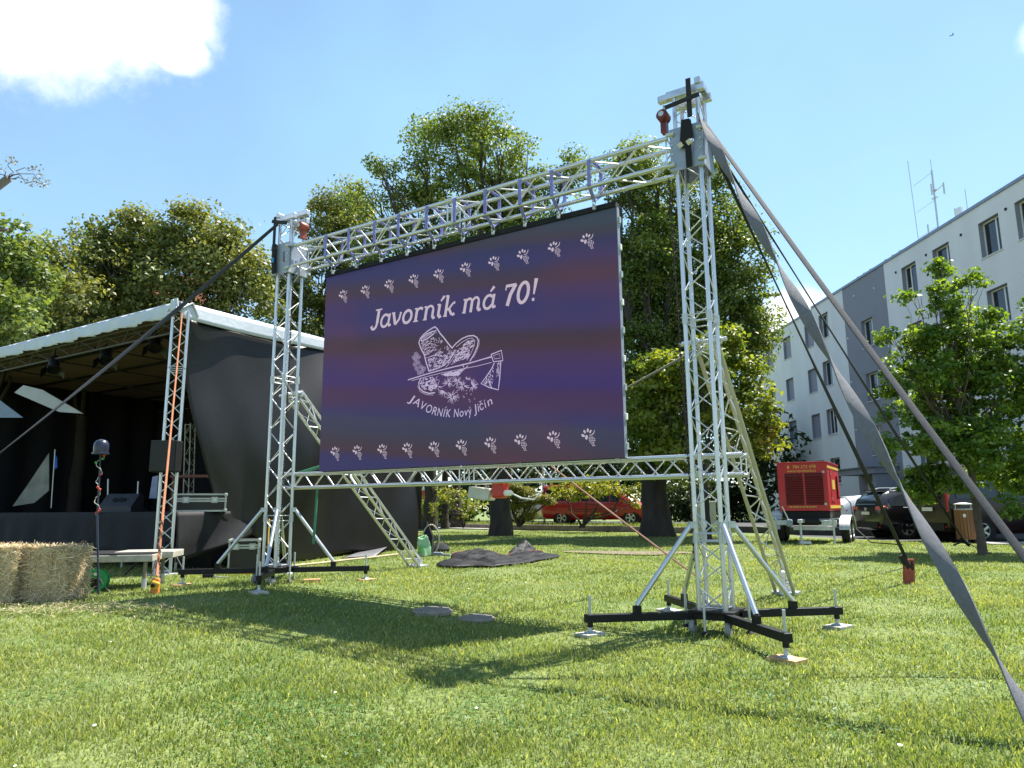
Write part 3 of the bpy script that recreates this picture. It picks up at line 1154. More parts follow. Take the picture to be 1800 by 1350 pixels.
def screen_material():
    m = bpy.data.materials.new('screen_picture')
    m.use_nodes = True
    nt = m.node_tree
    b = nt.nodes['Principled BSDF']
    b.inputs['Base Color'].default_value = (.010, .008, .012, 1)
    b.inputs['Roughness'].default_value = .62
    tc = nt.nodes.new('ShaderNodeTexCoord')
    sp = nt.nodes.new('ShaderNodeSeparateXYZ')
    nt.links.new(tc.outputs['UV'], sp.inputs[0])
    # slanting colour bars: v + k*u
    mu = nt.nodes.new('ShaderNodeMath')
    mu.operation = 'MULTIPLY_ADD'
    mu.inputs[1].default_value = .172
    nt.links.new(sp.outputs[0], mu.inputs[0])
    nt.links.new(sp.outputs[1], mu.inputs[2])
    rp = nt.nodes.new('ShaderNodeValToRGB')
    cr = rp.color_ramp
    stops = SCREEN_STOPS
    while len(cr.elements) < len(stops):
        cr.elements.new(.5)
    for e, (pos, c) in zip(cr.elements, stops):
        e.position = pos
        lin = [((x / 255 + .055) / 1.055) ** 2.4 if x > 10 else x / 255 / 12.92 for x in c]
        e.color = (*lin, 1)
    dv = nt.nodes.new('ShaderNodeMath')
    dv.operation = 'DIVIDE'
    dv.inputs[1].default_value = 1.172
    nt.links.new(mu.outputs[0], dv.inputs[0])
    nt.links.new(dv.outputs[0], rp.inputs[0])
    # red lens-flare glow painted into the picture as soft noise
    nz = nt.nodes.new('ShaderNodeTexNoise')
    nz.inputs['Scale'].default_value = 2.1
    nz.inputs['Detail'].default_value = 2
    nt.links.new(tc.outputs['UV'], nz.inputs['Vector'])
    mr = nt.nodes.new('ShaderNodeMapRange')
    mr.inputs['From Min'].default_value = .48
    mr.inputs['From Max'].default_value = .8
    mr.inputs['To Max'].default_value = .6
    nt.links.new(nz.outputs['Fac'], mr.inputs['Value'])
    mx = nt.nodes.new('ShaderNodeMix')
    mx.data_type = 'RGBA'
    nt.links.new(mr.outputs[0], mx.inputs[0])
    nt.links.new(rp.outputs[0], mx.inputs[6])
    mx.inputs[7].default_value = (.125, .030, .062, 1)
    nt.links.new(mx.outputs[2], b.inputs['Emission Color'])
    b.inputs['Emission Strength'].default_value = SCREEN_GAIN
    return m


SCREEN_GAIN = 0.31
# bottom to top along the slanting coordinate
SCREEN_STOPS = [(0.0, (44, 40, 94)), (.07, (48, 40, 96)), (.105, (66, 42, 58)), (.14, (60, 46, 64)), (.19, (54, 52, 80)), (.225, (56, 54, 84)), (.26, (50, 42, 96)), (.305, (66, 36, 84)),
                (.345, (66, 32, 82)), (.385, (56, 31, 104)), (.43, (60, 34, 98)), (.485, (66, 36, 86)), (.525, (66, 36, 54)), (.565, (58, 36, 60)), (.60, (60, 40, 96)), (.66, (50, 38, 100)), (.73, (58, 40, 92)),
                (.765, (64, 42, 62)), (.80, (56, 42, 74)), (.84, (46, 42, 96)), (.89, (42, 40, 88)), (.92, (54, 50, 66)), (.955, (46, 62, 78)), (1.0, (44, 64, 80))]
SCREEN_STOPS = SCREEN_STOPS[:32]
led = thing('led_screen', Q((SS0 + SS1) / 2, SOFF, SZB), 'large dark LED screen with a hat emblem between the towers', 'screen')
mb = MB()
mb.box(Q((SS0 + SS1) / 2, SOFF + .045, (SZT + SZB) / 2), (scr_w, .082, scr_h), RIGROT)
mb.build('cabinet', BLACK, led)
MB().box(Q((SS0 + SS1) / 2, SOFF + .02, SZT + .03), (scr_w + .004, .1, .06), RIGROT).build('hanging_rail', CLOTHBK, led)
# display face with UVs
me = bpy.data.meshes.new('display')
fv = [Q(SS0, SOFF, SZB), Q(SS1, SOFF, SZB), Q(SS1, SOFF, SZT), Q(SS0, SOFF, SZT)]
me.from_pydata([tuple(p) for p in fv], [], [(0, 1, 2, 3)])
uv = me.uv_layers.new(name='UVMap')
for i, c in enumerate([(1, 0), (0, 0), (0, 1), (1, 1)]):
    uv.data[i].uv = c
bm = bmesh.new()
bm.from_mesh(me)
bmesh.ops.solidify(bm, geom=bm.faces[:], thickness=0.0)
bm.free()
me.materials.append(screen_material())
disp = bpy.data.objects.new('display', me)
C.objects.link(disp)
finish(disp, led, {})
disp['label'] = 'violet and blue banded picture with white lettering'
for k in range(9):
    z = SZB + .12 + k * .31
    MB().rbox(Q(SS0 - .012, SOFF + .05, z), (.022, .05, .07), .006, RIGROT).build('side_latch', WHITE if k % 2 else STEEL, led)
MB().box(Q(SS0 - .004, SOFF + .03, (SZT + SZB) / 2), (.006, .06, scr_h), RIGROT).build('side_edge', PLATE, led)


def scr(u, v):
    """photograph pixel -> point on the screen face as (s, z)"""
    r = ray(u, v)
    o = Vector((0, 0, CAM_Z))
    p0 = Q(0, SOFF, 0)
    t = (p0 - o).dot(NN) / r.dot(NN)
    p = o + r * t
    return ((p - RR).dot(DD), p.z)


TXT = emit_mat('screen_lettering', (.54, .45, .54), .36)
TXT2 = emit_mat('screen_emblem', (.52, .45, .64), .36)


class Flat:
    """flat print on the screen face, in (s, z)"""

    def __init__(self, off=.004):
        self.mb = MB()
        self.off = off
        self.dep = 0

    def poly(self, pts):
        o = SOFF - self.off
        self.mb.add([Q(s, o, z) for s, z in pts], [tuple(range(len(pts)))])

    def stroke(self, pts, w, closed=False):
        pts = list(pts)
        if closed:
            pts.append(pts[0])
        o = SOFF - self.off
        n = len(pts)
        L, R_ = [], []
        for i in range(n):
            a = pts[max(i - 1, 0)]
            b = pts[min(i + 1, n - 1)]
            if closed and i in (0, n - 1):
                a, b = pts[n - 2], pts[1]
            dx, dz = b[0] - a[0], b[1] - a[1]
            l = math.hypot(dx, dz) or 1
            ww = (w[i] if isinstance(w, (list, tuple)) else w) / 2
            nxx, nz = -dz / l * ww, dx / l * ww
            L.append((pts[i][0] + nxx, pts[i][1] + nz))
            R_.append((pts[i][0] - nxx, pts[i][1] - nz))
        vs = [Q(s, o, z) for s, z in L + R_]
        self.mb.add(vs, [(i, i + 1, n + i + 1, n + i) for i in range(n - 1)])

    def disc(self, c, r, rz=None, ang=0, n=12):
        rz = rz or r
        ca, sa = math.cos(ang), math.sin(ang)
        self.poly([(c[0] + ca * r * math.cos(2 * PI * k / n) - sa * rz * math.sin(2 * PI * k / n), c[1] + sa * r * math.cos(2 * PI * k / n) + ca * rz * math.sin(2 * PI * k / n)) for k in range(n)])

    def build(self, name, m, **kw):
        o = self.mb.build(name, m, led, **kw)
        # print must face the viewer
        return o


# title in a bold slanted slab face -------------------------------------------------
def arc(cx, cy, rx, ry, a0, a1, n=14):
    return [(cx + rx * math.cos(math.radians(a0 + (a1 - a0) * i / n)), cy + ry * math.sin(math.radians(a0 + (a1 - a0) * i / n))) for i in range(n + 1)]


B_, T_ = .115, .06
ACUTE = [([(.30, .56), (.40, .70)], [.06, .11])]
GL = {
    'J': (.50, [([(.36, .66), (.36, .2)], .13), (arc(.22, .2, .14, .2, 0, -150), .10), ([(.10, .12), (.12, .09)], .12), ([(.20, .665), (.52, .665)], .055)]),
    'a': (.56, [(arc(.24, .235, .18, .21, 40, 330, 18), .095), ([(.44, .46), (.43, .10), (.47, .04), (.56, .07)], .10)]),
    'v': (.50, [([(.06, .46), (.22, .04)], .12), ([(.22, .03), (.38, .20), (.42, .44)], .085), ([(-.02, .45), (.14, .45)], .05)]),
    'o': (.54, [(arc(.26, .235, .19, .21, 0, 360, 22), .105)]),
    'r': (.44, [([(.14, .46), (.14, .0)], .115), (arc(.30, .30, .16, .15, 165, 75, 8), .09), ([(.33, .44), (.41, .40)], .10), ([(.03, .45), (.15, .45)], .05), ([(.04, .025), (.26, .025)], .05)]),
    'n': (.58, [([(.14, .46), (.14, .0)], .115), (arc(.30, .29, .16, .165, 165, 0, 10), .085), ([(.455, .30), (.455, .08), (.50, .03), (.57, .06)], .105), ([(.03, .45), (.15, .45)], .05), ([(.05, .025), (.22, .025)], .05)]),
    'í': (.32, [([(.14, .46), (.14, .08), (.19, .03), (.27, .06)], .115), ([(.03, .45), (.15, .45)], .05), ([(.17, .55), (.30, .70)], [.06, .11])]),
    'k': (.56, [([(.14, .70), (.14, .0)], .115), ([(.14, .20), (.28, .26), (.42, .42)], .075), ([(.43, .42), (.50, .42)], .09), ([(.25, .27), (.40, .06), (.47, .03), (.54, .06)], .10), ([(.03, .69), (.15, .69)], .05), ([(.05, .025), (.22, .025)], .05)]),
    'm': (.86, [([(.14, .46), (.14, .0)], .115), (arc(.28, .29, .14, .165, 165, 0, 10), .085), ([(.415, .32), (.415, .0)], .11), (arc(.56, .29, .14, .165, 165, 0, 10), .085), ([(.695, .30), (.695, .08), (.74, .03), (.82, .06)], .11), ([(.03, .45), (.15, .45)], .05), ([(.06, .025), (.2, .025)], .05)]),
    '7': (.52, [([(.06, .63), (.46, .63)], .10), ([(.44, .64), (.28, .34), (.22, .0)], .13), ([(.075, .66), (.075, .50)], .05)]),
    '0': (.56, [(arc(.26, .335, .19, .31, 0, 360, 26), .115)]),
    '!': (.30, [([(.13, .70), (.12, .22)], [.14, .06]), ([(.08, .06), (.17, .06)], .10)]),
    ' ': (.26, []),
}
GL['á'] = (GL['a'][0], GL['a'][1] + [([(.27, .55), (.40, .70)], [.06, .11])])
title = 'Javorník má 70!'
adv = sum(GL[c][0] for c in title)
(sl, zl), (sr, zr) = scr(651, 580), scr(948, 528)
unit_w = (sl - sr) / adv
capz = scr(915, 494)[1] - scr(915, 533)[1]
unit_h = capz / .70
fl = Flat()
x = 0
z_base = (zl + zr) / 2 + .0
for ch in title:
    ad, strokes = GL[ch]
    for i, (pts, w) in enumerate(strokes):
        sh = lambda p: (sl - (x + p[0] + .20 * p[1] - .06) * unit_w, zl + (zr - zl) * ((x + p[0]) / adv) + p[1] * unit_h)
        ws = [q * unit_w for q in w] if isinstance(w, list) else w * unit_w
        fl.off = .004 + .0006 * (i % 4)
        fl.stroke([sh(p) for p in pts], ws)
    x += ad
    if ch in ' !':
        fl.build('title_word', TXT)
        fl = Flat()

# rows of flower-and-grape ornaments ---------------------------------------------
orn_u_top = [603, 642, 684, 727, 771, 818, 868, 919, 974, 1032]
orn_v_top = [520, 512, 502, 493, 484, 473, 462, 450, 437, 423]
orn_u_bot = [589, 628, 672, 716, 763, 811, 862, 915, 973, 1034]
orn_v_bot = [796, 794, 792, 790, 788, 785, 781, 776, 771, 767]


def motif(cs, cz, k):
    f = Flat()
    e = lambda a, b: (cs - a * k, cz + b * k)
    for (a, b, ra, rb, an) in ((-.02, .68, .13, .22, 0), (-.42, .55, .13, .22, .5), (.30, .52, .12, .21, -.55), (-.62, .12, .15, .25, 1.05), (-.2, -.10, .17, .27, -.1)):
        f.disc(e(a, b), ra * k, rb * k, -an)
    f.stroke([e(.15, .10), e(.45, .12), e(.70, .32), e(.82, .66)], [.07 * k, .10 * k, .11 * k, .06 * k])
    n = 0
    for row, (cnt, xs_) in enumerate(((3, .38), (4, .46), (4, .50), (3, .48), (2, .56), (2, .66))):
        for j in range(cnt):
            f.disc(e(xs_ + (j - (cnt - 1) / 2) * .21, -.12 - row * .19), .072 * k, .072 * k, 0, 8)
    f.build('grape_ornament', TXT)


for us, vs_ in ((orn_u_top, orn_v_top), (orn_u_bot, orn_v_bot)):
    for u, v in zip(us, vs_):
        s_, z_ = scr(u, v)
        motif(s_, z_, .095)

# hat, axe and flowers emblem --------------------------------------------------------
EM = lambda x, y: scr(680 + x / 4.82, 480 + y / 4.82)
f = Flat()
rs = random.Random(5)


def el(pts, w=7, closed=False):
    f.stroke([EM(*p) for p in pts], w * .00114 * (1.3 if w >= 7 else 1), closed)


def hatch(poly, n, ang, ln, w=3.2):
    xs_ = [p[0] for p in poly]
    ys_ = [p[1] for p in poly]

    def inside(x, y):
        c = False
        for i in range(len(poly)):
            x1, y1 = poly[i]
            x2, y2 = poly[i - 1]
            if (y1 > y) != (y2 > y) and x < (x2 - x1) * (y - y1) / (y2 - y1) + x1:
                c = not c
        return c
    k = int(n * .42)
    while k < n:
        x, y = rs.uniform(min(xs_), max(xs_)), rs.uniform(min(ys_), max(ys_))
        if not inside(x, y):
            continue
        a = ang + rs.uniform(-.25, .25)
        l = ln * rs.uniform(.4, 1.2)
        f.off = .004 + .0009 * rs.random()
        el([(x - l / 2 * math.cos(a), y - l / 2 * math.sin(a)), (x + l / 2 * math.cos(a), y + l / 2 * math.sin(a))], w * rs.uniform(.7, 1.4))
        k += 1


el([(360, 835), (335, 760), (318, 690), (290, 640), (273, 590), (285, 555), (310, 525), (350, 490), (385, 468), (410, 455), (432, 478), (455, 515), (482, 545), (520, 595), (558, 640)], 11)
el([(292, 572), (305, 545), (345, 515), (385, 497), (412, 490), (398, 515), (360, 545), (320, 568), (298, 578)], 11, True)
el([(310, 560), (345, 532), (385, 510)], 7)
hatch([(285, 595), (400, 540), (440, 585), (430, 650), (380, 680), (330, 700)], 230, -.5, 15, 5)
hatch([(345, 725), (470, 655), (500, 690), (560, 655), (560, 700), (520, 770), (460, 800), (370, 825)], 330, -.55, 17, 5.5)
hatch([(440, 540), (475, 575), (470, 595), (440, 590)], 26, -1.1, 18, 4)
hatch([(480, 640), (515, 620), (550, 660), (520, 665)], 24, -1.1, 16, 5)
hatch([(405, 465), (425, 490), (420, 515)], 10, -1.0, 14, 4)
el([(330, 722), (390, 700), (432, 672), (460, 640)], 5)
el([(360, 832), (430, 808), (490, 780), (535, 730), (565, 690), (575, 650)], 9)
el([(500, 800), (545, 750), (575, 700), (585, 650)], 6)
el([(556, 632), (590, 595), (640, 555), (690, 534), (735, 530), (765, 545), (777, 575), (770, 620), (740, 690), (705, 748)], 10)
el([(590, 625), (640, 585), (690, 556), (725, 552), (748, 572), (742, 615), (715, 680), (680, 740)], 6)
el([(782, 555), (786, 600), (765, 660), (735, 720)], 4)
hatch([(600, 650), (680, 575), (735, 565), (730, 620), (690, 720), (600, 745), (560, 770)], 330, -.5, 20, 5.5)
el([(545, 775), (600, 745), (690, 715)], 5)
# axe
el([(180, 906), (300, 868), (420, 833), (560, 797), (700, 765), (890, 708)], 9)
el([(212, 912), (330, 880), (450, 850), (560, 828), (640, 812), (760, 790), (890, 757)], 6)
el([(205, 895), (400, 838), (640, 775), (885, 715)], 5)
el([(640, 770), (655, 800)], 8)
el([(885, 690), (972, 655), (985, 742), (905, 752), (885, 690)], 9)
el([(905, 700), (955, 683), (962, 722), (915, 728)], 6, True)
el([(912, 762), (890, 810), (850, 870), (800, 936), (870, 970), (946, 990), (957, 900), (968, 745)], 9)
hatch([(905, 800), (850, 890), (815, 930), (890, 970), (905, 900)], 110, 1.2, 18, 5)
hatch([(935, 760), (960, 755), (952, 870), (930, 880)], 60, 1.4, 14, 5)
# lower brim
el([(292, 888), (272, 930), (278, 975), (310, 1005), (360, 1020), (410, 1014)], 10)
el([(262, 955), (285, 1005), (335, 1030), (395, 1034)], 5)
hatch([(300, 895), (400, 880), (420, 960), (380, 1000), (310, 985), (285, 940)], 160, -.3, 18, 8)
el([(690, 787), (640, 830), (600, 875)], 7)
hatch([(450, 860), (640, 818), (600, 868), (500, 872)], 150, -.15, 22, 8)
# sprigs
for (cx, cy, rr, n, a0, a1) in ((553, 1048, 62, 26, 0, 6.28), (650, 955, 58, 24, 0, 6.28), (722, 955, 56, 22, -2.0, 2.2), (490, 1000, 55, 20, .6, 3.4), (600, 920, 60, 22, 0, 6.28), (430, 960, 52, 20, 0, 6.28), (520, 930, 55, 22, 0, 6.28), (690, 905, 40, 12, -2.6, 0), (410, 905, 40, 14, 0, 6.28)):
    for k in range(n):
        a = a0 + (a1 - a0) * k / n + rs.uniform(-.1, .1)
        r0, r1 = rr * rs.uniform(.05, .3), rr * rs.uniform(.6, 1.1)
        if rs.random() < .35:
            continue
        f.off = .004 + .0009 * rs.random()
        f.stroke([EM(cx + r0 * math.cos(a), cy + r0 * math.sin(a)), EM(cx + r1 * math.cos(a), cy + r1 * math.sin(a))], [.0085, .0035])
for k in range(14):
    x, y = rs.uniform(590, 790), rs.uniform(960, 1090)
    el([(x, y), (x + 9, y + rs.uniform(-9, 9))], 6)
# small blossoms at the left
for (cx, cy) in ((250, 688), (246, 735), (270, 712), (240, 775), (268, 760), (255, 810), (290, 795), (275, 845), (300, 835), (315, 810), (232, 715)):
    for k in range(5):
        a = k * 2 * PI / 5 + cx
        f.off = .004 + .0009 * rs.random()
        px, py = cx + 12 * math.cos(a), cy + 12 * math.sin(a)
        el([(px + 7 * math.cos(q), py + 7 * math.sin(q)) for q in np.linspace(0, 2 * PI, 8)[:-1]], 3.2, True)
f.build('emblem', TXT2, label='line drawing of a feathered hat, an axe and flowers')

# curved caption
cap = 'JAVORNÍK Nový Jičín'
base = [(190, 1128), (240, 1120), (285, 1150), (325, 1180), (370, 1200), (425, 1215), (480, 1222), (525, 1225), (570, 1225), (590, 1224), (645, 1222), (685, 1218), (725, 1205), (760, 1190), (790, 1178), (810, 1165), (850, 1140), (870, 1125), (900, 1110)]
pathpts = [(188, 1085), (300, 1160), (400, 1205), (500, 1222), (600, 1222), (700, 1205), (790, 1170), (905, 1105)]


def path_at(t):
    i = min(int(t * (len(pathpts) - 1)), len(pathpts) - 2)
    q = t * (len(pathpts) - 1) - i
    a, b = pathpts[i], pathpts[i + 1]
    return (a[0] + (b[0] - a[0]) * q, a[1] + (b[1] - a[1]) * q)


wid = {'J': .34, 'A': .60, 'V': .56, 'O': .66, 'R': .56, 'N': .64, 'Í': .30, 'K': .56, ' ': .26, 'N2': .6, 'o': .52, 'v': .46, 'ý': .46, 'i': .26, 'č': .44, 'í': .26, 'n': .52}
tw = sum(wid.get(c, .5) for c in cap)
fc = MB()
x = 0
for ch in cap:
    w = wid.get(ch, .5)
    if ch != ' ':
        (ax_, ay_), (bx_, by_) = path_at(min(.999, x / tw)), path_at(min(.9999, (x + w) / tw))
        p0, p1 = EM(ax_, ay_), EM(bx_, by_)
        ds, dz = p1[0] - p0[0], p1[1] - p0[1]
        ln = math.hypot(ds, dz)
        ca, sa = ds / ln, dz / ln
        tm_ = text_mesh(ch, 1.0, TXT2, 1.0, .12)
        gw = max(q.co.x for q in tm_.vertices)
        hgt = .105 / .72
        vs = []
        for q in tm_.vertices:
            lx, ly = q.co.x * (ln * .92 / max(gw, .2)), q.co.y * hgt
            # keep letters upright against the baseline direction
            vs.append(Q(p0[0] + ca * lx + sa * ly, SOFF - .004, p0[1] + sa * lx - ca * ly))
        fc.add(vs, [tuple(pp.vertices) for pp in tm_.polygons])
        bpy.data.meshes.remove(tm_)
    x += w
fc.build('caption_lettering', TXT2, led, label='curved white caption under the emblem')

# ------------------------------------------------------------------ slings
n_sl = 10
for k in range(n_sl):
    s = SS0 + scr_w * (k + .5) / n_sl
    order = ['rightmost', 'second from the right', 'third from the right', 'fourth from the right', 'fifth from the right', 'fifth from the left', 'fourth from the left', 'third from the left', 'second from the left', 'leftmost'][k]
    t = thing('lifting_sling', Q(s, 0, 4.5), f'{order} of the ten blue slings round the upper beam', 'sling', 'blue slings holding the screen')
    hw, hh = .13 + .026, .15 + .026
    pts = [(-hw * .0, 4.575), (-hw, BEAM_Z - .15), (-hw, BEAM_Z + .15), (-.10, BEAM_Z + hh), (.10, BEAM_Z + hh), (hw, BEAM_Z + .15), (hw, BEAM_Z - .15), (0.0, 4.575)]
    mb = MB()
    wv = .042
    j = random.uniform(-.03, .03)
    for (a, b) in zip(pts[:-1], pts[1:]):
        pa0, pb0 = Q(s + j * (a[1] > 4.6), a[0], a[1]), Q(s + j * (b[1] > 4.6), b[0], b[1])
        dv = (pb0 - pa0).normalized()
        nr = dv.cross(DD).normalized() * .004
        ww = DD * wv / 2
        v8 = [pa0 - ww - nr, pa0 + ww - nr, pa0 + ww + nr, pa0 - ww + nr, pb0 - ww - nr, pb0 + ww - nr, pb0 + ww + nr, pb0 - ww + nr]
        mb.add(v8, [(0, 1, 2, 3), (4, 7, 6, 5), (0, 4, 5, 1), (2, 6, 7, 3), (0, 3, 7, 4), (1, 5, 6, 2)])
    mb.build('webbing', STRAP_BLUE, t)
    sh = [Q(s, .035 * math.cos(q), 4.555 + .045 * math.sin(q)) for q in np.linspace(-PI / 2, 1.5 * PI, 13)]
    MB().tube(sh, .011, 6).build('shackle', STEEL, t, smooth=True)
    MB().box(Q(s, 0, 4.505), (.03, .03, .05), RIGROT).build('eye', STEEL, t)

# ------------------------------------------------------------------ chain hoists
def hoist(s0, out, m, label):
    c = Q(s0 + out * .27, -.02, 5.30)
    t = thing('chain_hoist', (c.x, c.y, 5.1), label, 'chain hoist', 'chain hoists on the tower heads')
    MB().lathe(c - NN * .09, [(.02, -.006), (.05, 0), (.062, .015), (.062, .13), (.05, .15), (.02, .16)], NN, 18).build('body', m, t, smooth=True)
    MB().lathe(c - NN * .10, [(.03, 0), (.026, .006)], NN, 14).build('name_disc', STEEL, t)
    MB().tube([c + Vector((0, 0, z)) for z in (.08, .14)], .012, 6).build('hook', STEEL, t)
    MB().box(c + Vector((0, 0, -.12)), (.06, .08, .12), RIGROT).build('chain_guide', m, t)
    return t


hoist(0, 1, HOIST_RED, 'dark red chain hoist hanging from the near tower head')
hoist(LT, -1, HOIST_ORANGE, 'orange chain hoist hanging from the far tower head')


def chain(name, p0, p1, label, step=.034, m=CHAIN):
    mb = MB()
    p0, p1 = Vector(p0), Vector(p1)
    n = int((p1 - p0).length / step)
    for k in range(n):
        c = p0.lerp(p1, k / n)
        d = DD if k % 2 else NN
        c = c + DD * random.uniform(-.004, .004)
        mb.add([c + d * .020, c + Vector((0, 0, .024)), c - d * .020, c - Vector((0, 0, .024)), c + d.cross(Vector((0, 0, 1))) * .006, c - d.cross(Vector((0, 0, 1))) * .006],
               [(0, 1, 4), (1, 2, 4), (2, 3, 4), (3, 0, 4), (1, 0, 5), (2, 1, 5), (3, 2, 5), (0, 3, 5)])
    o = mb.build(name, m, None)
    tag(o, label, 'chain', 'hoist chains')
    return o


chain('hoist_chain', Q(.25, -.02, 4.6), Q(.17, -.02, .62), 'dark hoist chain hanging beside the near tower')
chain('hoist_chain', Q(LT - .10, -.02, 4.6), Q(LT - .08, -.02, .6), 'dark hoist chain hanging inside the far tower')

# black webbing loops on the near tower head
mb = MB()
mb.box(Q(-.07, -.235, 5.31), (.05, .012, .42), RIGROT)
mb.box(Q(-.0, -.245, 5.29), (.36, .012, .045), RIGROT @ Matrix.Rotation(.10, 3, 'Y'))
tag(mb.build('webbing_loop', STRAP_BLACK, None), 'black webbing crossed over the head of the near tower', 'strap')
mb = MB()
mb.box(Q(.0, -.212, 4.95), (.085, .014, .30), RIGROT @ Matrix.Rotation(-.10, 3, 'Y'))
mb.box(Q(-.055, -.213, 4.98), (.05, .014, .20), RIGROT @ Matrix.Rotation(.10, 3, 'Y'))
mb.box(Q(-.03, -.212, 4.70), (.06, .012, .24), RIGROT)
bagt = thing('strap_bag', Q(0, -.21, 4.6), 'black cloth strap bag hanging on the near sleeve block', 'bag')
mb.build('cloth', CLOTHBK, bagt)
for (s_, z_) in ((.045, 4.83), (-.045, 4.84)):
    MB().box(Q(s_, -.225, z_), (.05, .012, .055), RIGROT @ Matrix.Rotation(.5, 3, 'Y')).build('paper_tag', mat('tag_paper', (.55, .5, .36), .9), bagt)
mb = MB()
mb.box(Q(LT + .11, -.225, 5.22), (.05, .012, .5), RIGROT)
mb.box(Q(LT, -.235, 5.36), (.34, .012, .05), RIGROT @ Matrix.Rotation(-.3, 3, 'Y'))
tag(mb.build('webbing_loop', STRAP_BLACK, None), 'black webbing crossed over the head of the far tower', 'strap')
bagt = thing('strap_bag', Q(LT, -.21, 4.6), 'black strap bag with blue tag on the far sleeve block', 'bag')
MB().box(Q(LT + .10, -.215, 4.83), (.07, .03, .44), RIGROT @ Matrix.Rotation(.06, 3, 'Y')).build('cloth', CLOTHBK, bagt)
MB().box(Q(LT + .105, -.24, 4.80), (.05, .012, .07), RIGROT).build('paper_tag', mat('blue_tag', (.04, .25, .55), .7), bagt)

# ------------------------------------------------------------------ guy straps
def strap(name, a, b, width, m, label, twist=0, sag=.03, ph=0, n=60, group='straps guying the towers'):
    o = ribbon((a, b), width, (0, 0, 1), twist, n, sag, ph).build(name, m, None, smooth=True)
    tag(o, label, 'strap', group)
    return o


topR = Q(-.14, -.16, 5.12)
near_anchor = G(1846, 1322)
far_anchor = G(1965, 1194)
stake_b = G(1597, 1027)
tree_b = G(1722, 974)
_d = (near_anchor - topR).normalized()
_e1 = _d.cross(Vector((0, 0, 1))).normalized()
_e2 = _d.cross(_e1).normalized()
_v = topR.lerp(near_anchor, .739) - Vector((0, 0, CAM_Z))
strap('guy_strap', topR, near_anchor, .092, STRAP_GREY, 'broad twisted grey strap falling nearest the camera at the right', twist=PI * 5.5, ph=math.atan2(_v.dot(_e2), _v.dot(_e1)) - PI * 5.5 * .739, sag=.05, n=140)
strap('guy_strap', Q(-.16, -.06, 5.10), far_anchor, .085, STRAP_DARK, 'dark grey straight strap, uppermost of the straps at the right', twist=.5, ph=.25, sag=.05)
sr_ = Vector((stake_b.x, stake_b.y, stake_b.z + .36))
strap('guy_strap', Q(-.17, .02, 4.95), sr_, .05, STRAP_BLACK, 'thin black strap running down to the red stake', twist=PI * 1.0, ph=.2, sag=.02)
strap('guy_strap', Q(-.17, .05, 4.98), tree_b + Vector((-.35, -.05, .30)), .045, STRAP_BLACK, 'thin black strap running down to the young tree trunk', twist=PI, ph=.5, sag=.02)
# ratchets and the red stake
o = MB().rbox(sr_ + Vector((-.02, 0, -.05)), (.09, .07, .22), .02, Matrix.Rotation(-.45, 3, 'Y')).rbox(sr_ + Vector((.06, 0, -.10)), (.05, .08, .14), .02).build('ratchet', BLACK, None)
tag(o, 'black strap ratchet above the red stake', 'ratchet')
o = MB().prism([stake_b + Vector((x, y, -.05)) for x, y in ((-.07, -.03), (.07, -.035), (.075, .03), (-.065, .035))], (.035, 0, .40)).build('ground_stake', mat('red_stake', (.28, .055, .03), .75, 0, .25, 14), None)
tag(o, 'rust red ground stake in the lawn beneath the straps', 'stake')
pr = tree_b + Vector((-.35, -.05, .30))
o = MB().rbox(pr + Vector((.02, 0, -.03)), (.26, .06, .06), .02, Matrix.Rotation(.75, 3, 'Y')).rbox(pr + Vector((-.13, 0, -.06)), (.26, .04, .035), .015, Matrix.Rotation(-.35, 3, 'Y')).build('ratchet', BLACK, None)
tag(o, 'black ratchet lever beside the young tree trunk', 'ratchet')
strap('tree_sling', pr + Vector((.1, 0, -.06)), tree_b + Vector((.06, -.1, .04)), .09, mat('white_webbing', (.5, .5, .5), .8), 'white webbing sling round the foot of the young tree', sag=0, n=6, group=None or 'webbing at the young tree')

# strap from the far tower over the stage corner
strap('guy_strap', Q(LT + .15, -.14, 5.40), ground_at((-7.6, 7.8)), .055, STRAP_DARK, 'dark strap falling from the far tower across the stage front', twist=PI * 1.2, ph=.6, sag=.10)
# orange strap behind the lower beam, green strap behind the screen
sb = G(1212, 938)
strap('guy_strap', Q(1.95, .42, 1.72), Vector((2.6, 10.6, gz(2.6, 10.6) + .1)), .04, mat('strap_salmon', (.17, .085, .06), .85), 'faded orange strap slanting down behind the near tower', twist=.3, sag=.01, ph=.8)
strap('guy_strap', Q(5.4, .6, 1.95), Q(LT, .2, 1.72), .05, STRAP_GREEN, 'green strap end tied behind the left end of the screen', twist=.4, ph=.7, sag=0, n=10)
strap('strap_tail', Q(LT - .42, .30, 1.58), Q(LT - .38, .30, .78), .035, STRAP_GREEN, 'green strap tail dangling beside the far tower', twist=.8, sag=0, n=12, group='loose strap tails')
strap('guy_strap', Q(1.05, .55, 2.55), Q(.1, .3, 2.86), .045, mat('strap_olive', (.16, .16, .10), .85), 'olive strap from the near tower to behind the screen', sag=0, n=10, twist=.2, ph=.8)

